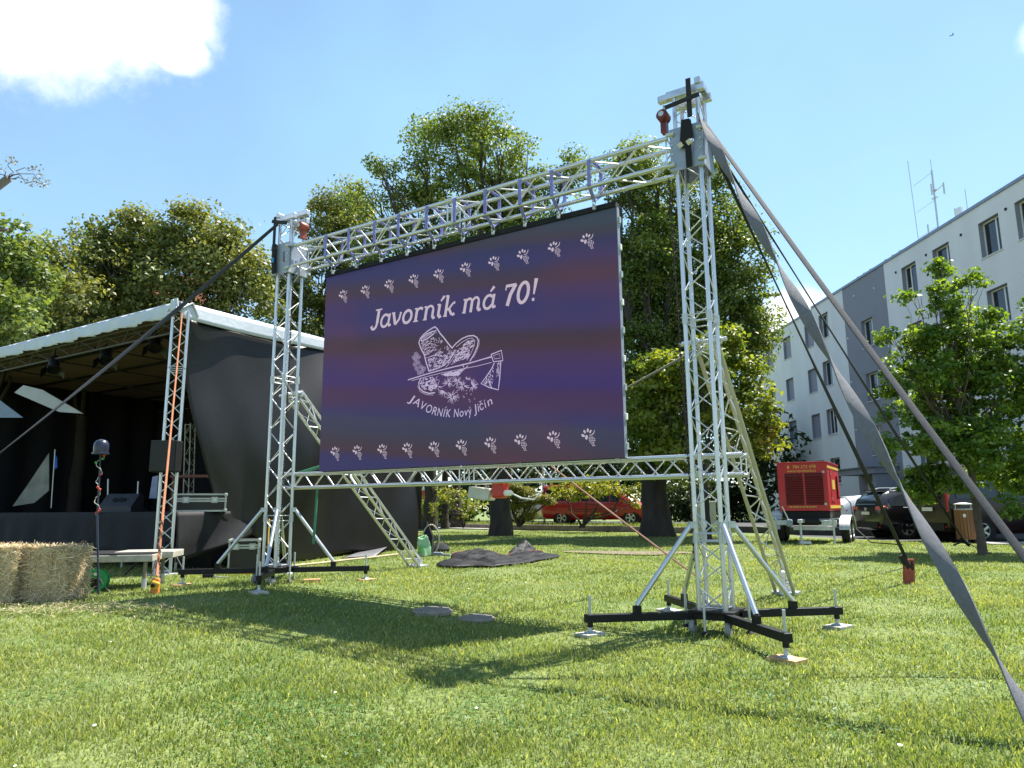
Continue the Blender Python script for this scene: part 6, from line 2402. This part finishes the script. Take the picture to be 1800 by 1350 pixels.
def limb(p0, p1, r0, r1, seed, n=7, wob=.12):
    rr_ = random.Random(seed)
    p0, p1 = Vector(p0), Vector(p1)
    ln = (p1 - p0).length
    pts, rs_ = [], []
    for i in range(n + 1):
        t = i / n
        w = ln * wob * math.sin(PI * t)
        pts.append(p0.lerp(p1, t) + Vector((rr_.uniform(-1, 1), rr_.uniform(-1, 1), rr_.uniform(-.4, 1.0))) * w * .5)
        rs_.append(r0 + (r1 - r0) * t ** .8)
    return pts, rs_


def tree(name, label, base, lobes, n_cl, per, rc, leaf, lm, trunk_r, fork, seed, bark=BARK, shell=.55, group=None, limbs=None, lean=(0, 0), flare=1.7, seg=12, sq=.58):
    base = Vector(base)
    t = thing(name, base, label, 'tree', group)
    fork_p = base + Vector((lean[0], lean[1], fork))
    # trunk with root flare
    pts, rs_ = [], []
    rr_ = random.Random(seed)
    for i in range(11):
        q = i / 10
        pts.append(base.lerp(fork_p, q) + Vector((rr_.uniform(-1, 1), rr_.uniform(-1, 1), 0)) * trunk_r * .12 - Vector((0, 0, .15 if i == 0 else 0)))
        rs_.append(trunk_r * (1 + (flare - 1) * math.exp(-q * 9) - .25 * q))
    tm = MB().tube(pts, rs_, seg)
    trunk = tm.build('trunk', bark, t, smooth=True)
    L = lobes if limbs is None else lobes[:limbs]
    for i, lb_ in enumerate(L):
        st_ = base.lerp(fork_p, .8 + .2 * rr_.random())
        e = Vector(lb_[:3]) + Vector((0, 0, lb_[5] * .3))
        a, b = limb(st_, e, trunk_r * .36, trunk_r * .05, seed + i)
        br = MB().tube(a, b, 7)
        for k in range(5):
            d = Vector((rr_.uniform(-1, 1), rr_.uniform(-1, 1), rr_.uniform(-.2, 1))).normalized()
            e2 = Vector((lb_[0] + d.x * lb_[3] * .8, lb_[1] + d.y * lb_[4] * .8, lb_[2] + d.z * lb_[5] * .8))
            s2 = a[3 + k % 4]
            a2, b2 = limb(s2, e2, trunk_r * .15, trunk_r * .03, seed + 31 * i + k, 5)
            br.tube(a2, b2, 5)
        br.build('branch', bark, trunk, smooth=True)
    cl = clump_cloud(lobes, n_cl, rc * .5, rc * 1.35, seed, shell)
    leaves(cl, per, leaf, lm, 'crown', t, seed + 1, sq)
    return t


# big linden in the middle
yT = 26.0
tb_ = G(878, 945)
lob = lobes_px([(800, 250, 72, 66), (872, 265, 55, 68), (745, 225, 28, 30), (835, 205, 35, 28), (715, 318, 70, 52), (665, 290, 24, 18), (925, 300, 28, 60), (640, 350, 45, 35), (825, 370, 110, 80), (880, 345, 60, 70),
                (960, 330, 38, 40), (1000, 300, 34, 34), (720, 440, 95, 60), (945, 420, 95, 80), (830, 500, 150, 90), (650, 520, 70, 70), (1000, 520, 80, 90), (780, 620, 130, 80), (940, 650, 120, 90)], yT)
tree('linden_tree', 'tallest linden tree, rising behind the middle of the screen', (tb_.x, 25.2, gz(tb_.x, 25.2)), lob, 820, 118, .66, .12, LEAF_LINDEN, .36, 4.2, 101, group='big trees behind the rig', limbs=12, flare=1.3)
# big linden on the right behind the near tower
tb2 = G(1175, 948)
lob = lobes_px([(1110, 285, 45, 38), (1160, 335, 60, 60), (1090, 330, 40, 40), (1270, 380, 50, 55), (1300, 455, 55, 60), (1320, 540, 50, 55), (1215, 440, 80, 80), (1140, 440, 60, 80), (1250, 560, 90, 80), (1130, 570, 60, 100),
                (1180, 680, 90, 80), (1300, 610, 60, 50), (1240, 300, 40, 40), (1345, 585, 22, 18), (1170, 800, 70, 50), (1130, 740, 45, 70), (1110, 500, 40, 90), (1120, 640, 40, 80), (1180, 560, 60, 80)], 24.0)
tree('linden_tree', 'dark dense linden tree behind the near tower', (tb2.x, 23.6, gz(tb2.x, 23.6)), lob, 1020, 112, .60, .115, LEAF_LINDEN, .46, 3.4, 202, group='big trees behind the rig', limbs=11, flare=1.45)
# bright shoots low on its right
tb3 = G(1262, 952)
lob = lobes_px([(1165, 655, 52, 42), (1125, 690, 28, 24), (1200, 720, 60, 50), (1290, 660, 50, 40), (1310, 720, 55, 50), (1345, 760, 26, 40), (1230, 640, 50, 40), (1270, 600, 40, 30), (1180, 780, 50, 35), (1300, 790, 40, 25), (1120, 745, 22, 30)], 20.5)
tree('young_linden', 'bright yellow green young linden right behind the near tower', (tb3.x - .3, 20.5, gz(tb3.x, 20.5)), lob, 330, 46, .36, .15, LEAF_YOUNG, .10, 2.0, 303, limbs=8)
# maple behind the stage
pm_ = P(300, 900, 21)
lob = lobes_px([(250, 425, 80, 60), (335, 405, 68, 52), (395, 440, 58, 55), (180, 425, 40, 40), (200, 470, 75, 55), (300, 500, 110, 70), (420, 510, 62, 60), (170, 540, 80, 60), (290, 580, 120, 60), (130, 390, 22, 22), (230, 375, 22, 18), (440, 470, 30, 40)], 21.0)
tree('maple_tree', 'broad brownish green maple behind the stage roof', (pm_.x, 21.5, gz(pm_.x, 21.5)), lob, 470, 104, .60, .125, LEAF_MAPLE, .30, 4.0, 404, group='big trees behind the stage', limbs=9, shell=.5)
pm_ = P(110, 900, 19.5)
lob = lobes_px([(95, 455, 45, 45), (60, 510, 60, 55), (120, 520, 60, 55), (60, 590, 90, 60), (140, 600, 80, 50)], 19.5)
tree('maple_tree', 'smaller dark maple left of the broad maple behind the stage', (pm_.x, 20, gz(pm_.x, 20)), lob, 180, 90, .50, .125, LEAF_MAPLE, .20, 3.6, 454, group='big trees behind the stage', limbs=4)
# pale green tree at the left edge
pm_ = P(-60, 900, 17)
lob = lobes_px([(15, 430, 45, 45), (-30, 480, 70, 70), (45, 495, 45, 50), (10, 560, 60, 60), (-60, 560, 70, 70)], 17.0)
tree('ash_tree', 'pale green feathery tree at the left edge behind the stage', (pm_.x, 17.5, gz(pm_.x, 17.5)), lob, 300, 42, .38, .13, LEAF_LIGHT, .16, 3.2, 505, limbs=4)
# tree between maple and middle linden
pm_ = P(560, 900, 29)
lob = lobes_px([(600, 360, 48, 45), (575, 400, 55, 50), (620, 420, 60, 60), (510, 470, 40, 40), (480, 520, 50, 50), (560, 500, 80, 70), (560, 600, 110, 80)], 29.0)
tree('linden_tree', 'olive green linden behind the far tower', (pm_.x, 29, gz(pm_.x, 29)), lob, 380, 96, .64, .13, LEAF_MAPLE, .32, 4.5, 606, group='big trees behind the rig', limbs=6)
# dark wood far behind
lob = lobes_px([(u, v, 95, 85) for u, v in ((40, 660), (160, 650), (280, 660), (420, 640), (520, 690), (640, 690), (740, 700), (860, 710), (980, 700), (1080, 700), (1180, 720), (60, 800), (200, 800), (340, 800), (480, 800), (600, 790), (660, 840), (760, 830), (860, 820), (960, 820), (1060, 820), (1160, 820), (1250, 830), (1300, 760), (700, 780), (1330, 840))], 46.0)
cl = clump_cloud(lob, 1000, .8, 1.5, 77, .4)
fw = leaves(cl, 44, .36, LEAF_DARK, 'far_wood', None, 78)
fw['kind'] = 'stuff'
fw['label'] = 'dark mass of far trees behind the park'
# trunks of background trees left of the middle linden
for k, (u, w_, yy, lab) in enumerate(((733, .20, 33, 'slim dark trunk nearest the stage corner tube'), (756, .30, 32, 'thicker dark trunk, second from the stage corner tube'), (782, .17, 34, 'slim dark trunk left of the distribution box'), (802, .24, 35, 'dark trunk right below the distribution box'))):
    b = P(u, 915, yy)
    zb_ = VERGE_Z
    lob = [(b.x, yy, 6.2, 1.8, 1.8, 2.0), (b.x + .6, yy + .5, 8.0, 1.5, 1.5, 1.6), (b.x - .7, yy, 4.6, 1.3, 1.3, 1.0)]
    tree('park_tree', lab, (b.x, yy, zb_), lob, 60, 40, .6, .26, LEAF_DARK, w_, 4.4, 707 + k, group='trunks of the park trees behind the kerb', limbs=2, flare=1.25, seg=9)

# young linden at the right with stake
bt = G(1728, 976)
yS = bt.y
lob = lobes_px([(1655, 470, 20, 22), (1662, 520, 38, 36), (1600, 525, 30, 14), (1710, 490, 30, 14), (1670, 580, 60, 45), (1568, 592, 34, 13), (1590, 628, 34, 14), (1620, 600, 40, 30), (1735, 560, 30, 25), (1700, 640, 75, 55), (1600, 660, 45, 30), (1780, 610, 40, 40),
                (1650, 700, 70, 45), (1760, 690, 70, 55), (1590, 730, 40, 25), (1680, 770, 80, 45), (1780, 770, 60, 50), (1600, 780, 35, 20), (1570, 800, 16, 25), (1640, 830, 40, 30), (1760, 830, 60, 35), (1850, 690, 70, 100), (1840, 560, 50, 50), (1560, 690, 26, 14), (1560, 770, 22, 14), (1600, 845, 18, 22), (1770, 880, 16, 22), (1690, 860, 30, 14), (1690, 720, 60, 60), (1720, 780, 60, 50), (1620, 860, 25, 25), (1810, 830, 50, 50), (1735, 620, 50, 45), (1640, 650, 50, 50)], yS, .85)
yt = tree('young_linden', 'small bright young linden with a thin trunk at the right', bt, lob, 1000, 36, .22, .105, LEAF_SMALL, .085, 2.2, 808, bark=BARK_L, limbs=14, shell=.35, lean=(-.06, 0), flare=1.3)
# leader up through the crown
pt_ = P(1655, 470, yS)
a_, b__ = limb(Vector((bt.x - .06, bt.y, bt.z + 2.1)), pt_, .07, .012, 5, 8, .05)
MB().tube(a_, b__, 7).build('branch', BARK_L, yt, smooth=True)
sp = bt + Vector((.22, .12, 0))
rod('stake', sp, sp + Vector((0, 0, .05)), .05, BARK_L, yt)

# golden shrub before the van
ps = P(1022, 918, 28.6)
lob = lobes_px([(985, 862, 26, 18), (1030, 858, 40, 20), (1075, 858, 34, 20), (1112, 866, 24, 18), (1120, 884, 10, 8), (1045, 908, 9, 6)], 28.6)
shr = thing('golden_shrub', (ps.x, 28.6, VERGE_Z), 'yellow leaved shrub with dark stems in front of the red people carrier', 'shrub')
sm = MB()
for k, lb_ in enumerate(lob):
    a, b = limb(Vector((ps.x + .1 * math.sin(k), 28.6, VERGE_Z)), Vector(lb_[:3]), .055, .012, 900 + k, 6, .2)
    sm.tube(a, b, 6)
sm.build('stems', BARK, shr, smooth=True)
leaves(clump_cloud(lob, 110, .13, .24, 909, .2), 26, .12, LEAF_YEL, 'foliage', shr, 910)
# cloud pruned pine
pp = P(912, 918, 30.5)
pine = thing('cloud_pruned_pine', (pp.x, 30.5, VERGE_Z), 'cloud pruned pine with layered pads right of the thick trunk', 'shrub')
pads = [(898, 855, 20, 5), (900, 868, 19, 6), (922, 863, 18, 6), (942, 876, 18, 6), (930, 902, 24, 10), (905, 888, 12, 5), (962, 878, 14, 6), (925, 885, 14, 4)]
sm = MB()
for k, q in enumerate(pads):
    lb_ = lobes_px([(*q, 0)], 30.5)[0]
    a, b = limb(Vector((pp.x, 30.5, VERGE_Z)), Vector(lb_[:3]) - Vector((0, 0, lb_[5])), .07, .025, 950 + k, 6, .25)
    sm.tube(a, b, 6)
    leaves(clump_cloud([lb_], 34, .12, .20, 960 + k, .3), 50, .085, LEAF_PINE, 'needle_pad', pine, 970 + k, 1.0, aspect=.3, gravity=.6)
sm.build('stems', BARK, pine, smooth=True)
# bare twiggy bush between the trunks
ps = P(815, 912, 29.6)
tw = thing('twiggy_bush', (ps.x, 29.6, VERGE_Z), 'thin twiggy bush under the distribution box', 'shrub')
sm = MB()
rr_ = random.Random(44)
lob = []
for k in range(14):
    e = P(rr_.uniform(760, 855), rr_.uniform(862, 905), 29.6 + rr_.uniform(-.4, .4))
    a, b = limb(Vector((ps.x, 29.6, VERGE_Z)), e, .035, .008, 990 + k, 6, .3)
    sm.tube(a, b, 5)
    lob.append((e.x, e.y, e.z, .3, .3, .22))
sm.build('stems', BARK, tw, smooth=True)
leaves(clump_cloud(lob, 60, .10, .22, 991, .2), 18, .09, LEAF_YEL, 'foliage', tw, 992)
# hedge row behind, closing the view under the crowns
for k, (u, v, ru, rv, yy, lab) in enumerate(((790, 892, 60, 26, 37, 'sunlit light green hedge between the park trunks'), (1210, 880, 60, 40, 40, 'dark shrub behind the near tower base'), (880, 850, 90, 60, 42, 'large dark shrub behind the pruned pine'), (1060, 840, 80, 40, 43, 'large dark shrub behind the red people carrier'), (1300, 885, 55, 40, 46, 'dark shrub left of the block of flats'))):
    lb_ = lobes_px([(u, v, ru, rv, 0)], yy)
    h_ = thing('hedge', (lb_[0][0], yy, VERGE_Z), lab, 'hedge', 'hedges behind the road')
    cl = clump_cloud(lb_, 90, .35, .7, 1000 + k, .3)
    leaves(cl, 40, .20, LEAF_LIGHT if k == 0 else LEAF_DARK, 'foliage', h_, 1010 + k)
    MB().tube([(lb_[0][0], yy, VERGE_Z), (lb_[0][0], yy, lb_[0][2])], [.10, .04], 7).build('stem', BARK, h_)

# pollarded limb with sprouts at the left edge of the sky
yy = 13.5
pl0 = P(-260, 560, yy)
ptree = thing('pollard_tree', (pl0.x, yy, gz(pl0.x, yy)), 'cut back tree limb with sparse sprouts at the upper left edge', 'tree')
a, b = limb(Vector((pl0.x, yy, gz(pl0.x, yy))), P(-200, 480, yy), .24, .17, 12, 6, .05)
tk = MB().tube(a, b, 10).build('trunk', BARK_L, ptree, smooth=True)
a, b = limb(P(-200, 480, yy), P(16, 313, yy), .13, .075, 13, 7, .05)
MB().tube(a, b, 9).build('branch', mat('bark_grey', (.14, .12, .11), .9, 0, .2, 8, .4, 20), tk, smooth=True)
a, b = limb(P(-120, 420, yy), P(14, 404, yy), .06, .03, 14, 5, .05)
MB().tube(a, b, 7).build('branch', BARK_L, tk, smooth=True)
sm = MB()
cl = []
for k, (u, v) in enumerate(((22, 282), (62, 297), (75, 322), (50, 318), (0, 296), (-20, 280), (70, 312))):
    e = P(u, v, yy)
    a, b = limb(P(14, 314, yy), e, .012, .006, 20 + k, 6, .35)
    sm.tube(a, b, 5)
    for q in range(3):
        cl.append((e.x + random.uniform(-.08, .08), e.y, e.z + random.uniform(-.05, .05), .11))
sm.build('sprout', BARK_L, ptree)
leaves(np.array(cl), 9, .05, leaf_mat('sprout_leaves', (.14, .13, .09), (.30, .28, .20), .3, (1.2, 1.1, .8)), 'crown', ptree, 33)
# ================================================================== small things on the lawn and in the distance
# two manhole covers
GRATE = mat('manhole_concrete', (.24, .21, .18), .9, 0, .2, 8, .4, 40)
for (u, v, r_, lab) in ((760, 1079, .19, 'round grey manhole cover lit by stripes of sun'), (838, 1090, .17, 'second manhole cover half sunk in the grass')):
    p = G(u, v)
    t = thing('manhole_cover', p, lab, 'manhole cover', 'manhole covers in the lawn')
    h = .045 if r_ > .18 else .03
    MB().lathe(p, [(r_ + .02, 0), (r_ + .02, h - .01), (r_, h), (.03, h + .003)], (0, 0, 1), 28).build('ring', GRATE, t)
    for k in range(6):
        y = -r_ * .75 + k * r_ * .3
        hw = math.sqrt(max(.001, (r_ * .93) ** 2 - y * y))
        MB().box(p + Vector((0, y, h + .006)), (2 * hw, .035, .012)).build('rib', GRATE, t)

# heap of dark covers on the lawn
TARPB = mat('cover_cloth', (.005, .005, .008), .6, 0, .25, 5, .6, 20, spec=.3)
PIPE = mat('cover_piping', (.16, .02, .025), .7)


def heap(pts_px, hgt, label, seed, nn=26):
    """crumpled cloth on the grass between pixel outline points"""
    g = [G(u, v) for u, v in pts_px]           # left, front, right, back
    L_, F_, R_, B_ = g
    c_ = (L_ + R_ + F_ + B_) / 4
    rr_ = np.random.RandomState(seed)
    ph = rr_.rand(6, 3) * 6

    def fn(s, t):
        # disc parameterisation
        a = 2 * PI * s
        q = t
        ex = (R_ - L_) / 2
        ey = (B_ - F_) / 2
        m_ = (L_ + R_) / 2
        rad = q * (1 + .18 * math.sin(3 * a + ph[0, 0]) + .10 * math.sin(5 * a + ph[1, 0]))
        p = m_ + ex * math.cos(a) * rad + ey * math.sin(a) * rad
        z = 0
        for k in range(6):
            z += math.sin(p.x * (5 + 3.4 * k) + ph[k, 0]) * math.cos(p.y * (4 + 2.5 * k) + ph[k, 1]) / (1 + k * .6)
        env = max(0, 1 - q ** 3)
        z = hgt * (.42 + .3 * z) * env
        return Vector((p.x, p.y, gz(p.x, p.y) + .035 + max(0, z)))
    t = thing('cover_heap', c_, label, 'cloth', 'dark covers on the lawn')
    mb = MB()
    mb.grid(fn, 72, 18)
    mb.build('cloth', TARPB, t, smooth=True, thick=.006)
    MB().tube([fn(k / 40, .99) + Vector((0, 0, .006)) for k in range(4, 17)], .012, 5).build('piping', PIPE, t)
    return t


heap([(778, 986), (850, 993), (912, 985), (845, 968)], .16, 'large crumpled black cover with red piping on the lawn', 1)
heap([(872, 988), (920, 993), (973, 978), (930, 972)], .09, 'flatter black cover at the right of the heap', 2)
heap([(898, 972), (922, 973), (938, 966), (920, 962)], .2, 'small pointed black cover at the back of the heap', 3)

# green bag with coiled hose by the foot of the far raking truss
gp = G(744, 979)
bg_ = thing('green_bag', gp, 'bright green and white carrier bag beside the far raking truss', 'bag')
mb = MB()
mb.grid(lambda s, t: gp + Vector(((.12 + .04 * math.sin(18.85 * s + 4 * t) - .05 * t * t) * math.cos(2 * PI * s), (.09 - .02 * t) * math.sin(2 * PI * s) + .02 * math.sin(12 * s + 5 * t), .40 * t + .03 * math.sin(7 * s) * t)), 26, 10)
mb.build('bag', mat('bag_green', (.05, .34, .06), .45, 0, .2, 7, col2=(.45, .55, .42)), bg_, smooth=True, thick=.004)
hc = gp + Vector((.12, .25, .33))
coil = thing('hose_coil', gp + Vector((.12, .25, 0)), 'pale coiled hose standing behind the green bag', 'hose')
pts = [hc + Vector((.17 * math.cos(q), .03 * math.sin(q * .3), .30 * math.sin(q))) for q in np.linspace(0, 8 * PI, 70)]
MB().tube(pts, .014, 6).build('hose', mat('hose_grey', (.34, .32, .27), .6), coil, smooth=True)
MB().tube([hc + Vector((-.04, .06, -.32)), hc + Vector((-.06, .05, .05)), hc + Vector((-.1, .04, .36))], [.10, .12, .02], 8).build('cover', CLOTHBK, coil, smooth=True)
kb = G(775, 970)
tl = thing('tool_bag', kb, 'small dark tool bag lying behind the green bag', 'bag')
MB().lathe(kb, [(.18, 0), (.2, .06), (.13, .16), (.05, .2)], (0, 0, 1), 12).build('bag', CLOTHBK, tl, smooth=True)
MB().tube([kb + Vector((-.12, 0, .17)), kb + Vector((0, -.02, .26)), kb + Vector((.12, 0, .17))], .012, 5).build('handle', BLACK, tl)
pk_ = G(770, 979)
tag(MB().rbox(pk_ + Vector((0, 0, .06)), (.22, .10, .07), .03, Matrix.Rotation(-.3, 3, 'Z')).rbox(pk_ + Vector((.16, -.05, .04)), (.2, .05, .04), .015, Matrix.Rotation(-.4, 3, 'Z')).build('hand_tool', mat('tool_blue', (.18, .22, .26), .5), None), 'grey blue hand tool lying left of the cover heap', 'tool')

# bare earth patch by the near tower
ep = G(1110, 973)
mb = MB()
rr_ = random.Random(2)
ring_ = []
for k in range(28):
    a = 2 * PI * k / 28
    w = 1 + .25 * math.sin(3 * a) + rr_.uniform(-.12, .12)
    x, y = ep.x + 1.35 * w * math.cos(a), ep.y + .55 * w * math.sin(a)
    ring_.append(Vector((x, y, gz(x, y) + .022)))
mb.add([Vector((ep.x, ep.y, gz(ep.x, ep.y) + .03))] + ring_, [(0, k + 1, (k + 1) % 28 + 1) for k in range(28)])
o = mb.build('earth_patch', mat('dry_earth', (.16, .13, .085), .95, 0, .35, 10, .6, 40), None)
o['kind'] = 'structure'

# thin white street pole behind the hedge, red kiosk behind the trunks
p = P(957, 918, 33.5)
sp_ = thing('street_pole', (p.x, 33.5, VERGE_Z), 'thin pale street pole left of the red people carrier', 'pole')
rod('pole', Vector((p.x, 33.5, VERGE_Z)), Vector((p.x - .05, 33.5, 4.2)), .05, mat('pole_pale', (.5, .48, .45), .6), sp_)
MB().lathe((p.x, 33.5, VERGE_Z), [(.12, 0), (.1, .05), (.06, .08)], (0, 0, 1), 12).build('base', STEEL, sp_)
ky = 40.0
k0, k1 = P(690, 915, ky), P(748, 862, ky)
ki = thing('red_kiosk', ((k0.x + k1.x) / 2, ky, VERGE_Z), 'orange red kiosk glimpsed between the stage and the trunks', 'kiosk')
MB().box(((k0.x + k1.x) / 2, ky + 1, (VERGE_Z + k1.z) / 2), (k1.x - k0.x, 2, k1.z - VERGE_Z)).build('wall', mat('kiosk_red', (.45, .08, .03), .6), ki)
MB().box(((k0.x + k1.x) / 2, ky + 1, k1.z + .08), (k1.x - k0.x + .3, 2.3, .16)).build('roof', WHITE, ki)
MB().box(((k0.x + k1.x) / 2 + .3, ky - .02, 1.5), (.8, .03, .6)).build('window', GLASS_DARK, ki)
# house wall and roof showing between the crowns behind the stage
hy_ = 46.0
h0, h1 = P(120, 560, hy_), P(240, 520, hy_)
ho = thing('house', ((h0.x + h1.x) / 2, hy_, .3), 'house with red roof glimpsed through the maple behind the stage', 'house')
MB().box(((h0.x + h1.x) / 2, hy_ + 3, (h1.z + .3) / 2), (9, 6, h1.z - .3)).build('wall', mat('house_wall', (.5, .48, .46), .9), ho)
MB().prism([((h0.x + h1.x) / 2 - 5, hy_ - .4, h1.z), ((h0.x + h1.x) / 2 - 5, hy_ + 6.4, h1.z), ((h0.x + h1.x) / 2 - 5, hy_ + 3, h1.z + 2.4)], (10, 0, 0)).build('roof', mat('house_roof', (.25, .07, .045), .8), ho)
for k in (-2, 0, 2):
    MB().box(((h0.x + h1.x) / 2 + k * 1.5, hy_ - .02, h1.z - 1.2), (1.0, .06, 1.3)).build('window', PANE, ho)
# white electrical cabinet by the near tower's far trunk, seen low
p = P(1240, 925, 29)
cb_ = thing('street_cabinet', (p.x, 29, gz(p.x, 29)), 'pale street cabinet right of the dark linden trunk', 'cabinet')
MB().rbox((p.x, 29, .85), (.8, .4, 1.1), .02).build('housing', mat('cabinet_pale', (.42, .42, .40), .7), cb_)
MB().rbox((p.x, 29, 1.42), (.86, .46, .06), .01).build('roof', STEEL, cb_)
MB().box((p.x, 28.795, .85), (.02, .02, .95)).build('door_gap', BLACK, cb_)
# a swallow high in the sky
bp0 = P(1675, 62, 40)
bd_ = thing('bird', bp0, 'tiny dark bird high in the sky at the upper right', 'bird')
mb = MB()
mb.lathe(bp0 - Vector((.09, 0, 0)), [(.004, 0), (.02, .04), (.026, .09), (.018, .14), (.003, .19)], (1, .2, .25), 8)
mb.build('body', BLACK, bd_, smooth=True)
for sg in (-1, 1):
    MB().add([bp0 + Vector((.03, 0, .02)), bp0 + Vector((-.02, sg * .10, .07)), bp0 + Vector((-.12, sg * .22, .05)), bp0 + Vector((-.04, 0, .02))], [(0, 1, 2, 3)]).build('wing', BLACK, bd_, thick=.006)
MB().add([bp0 + Vector((-.08, .01, 0)), bp0 + Vector((-.19, .05, -.01)), bp0 + Vector((-.15, 0, 0)), bp0 + Vector((-.19, -.05, -.01))], [(0, 1, 2, 3)]).build('tail', BLACK, bd_, thick=.005)
# daisies scattered in the near grass
DAISY = mat('daisy_white', (.75, .75, .70), .8)
r = np.random.RandomState(15)
n = 14
Y = 3.2 * (11 / 3.2) ** r.rand(n)
X = (r.rand(n) * 2 - 1) * (.8 * Y + .6)
Z = gz_arr(X, Y) + .045 + .02 * r.rand(n)
vs, fs = [], []
for k in range(n):
    b = len(vs)
    s = .006 + .006 * r.rand()
    for q in range(6):
        vs.append((X[k] + s * math.cos(q * PI / 3), Y[k] + s * math.sin(q * PI / 3), Z[k] + .003 * math.sin(q)))
    fs.append(tuple(range(b, b + 6)))
o = MB().add(vs, fs).build('daisies', DAISY, None)
o['kind'] = 'stuff'
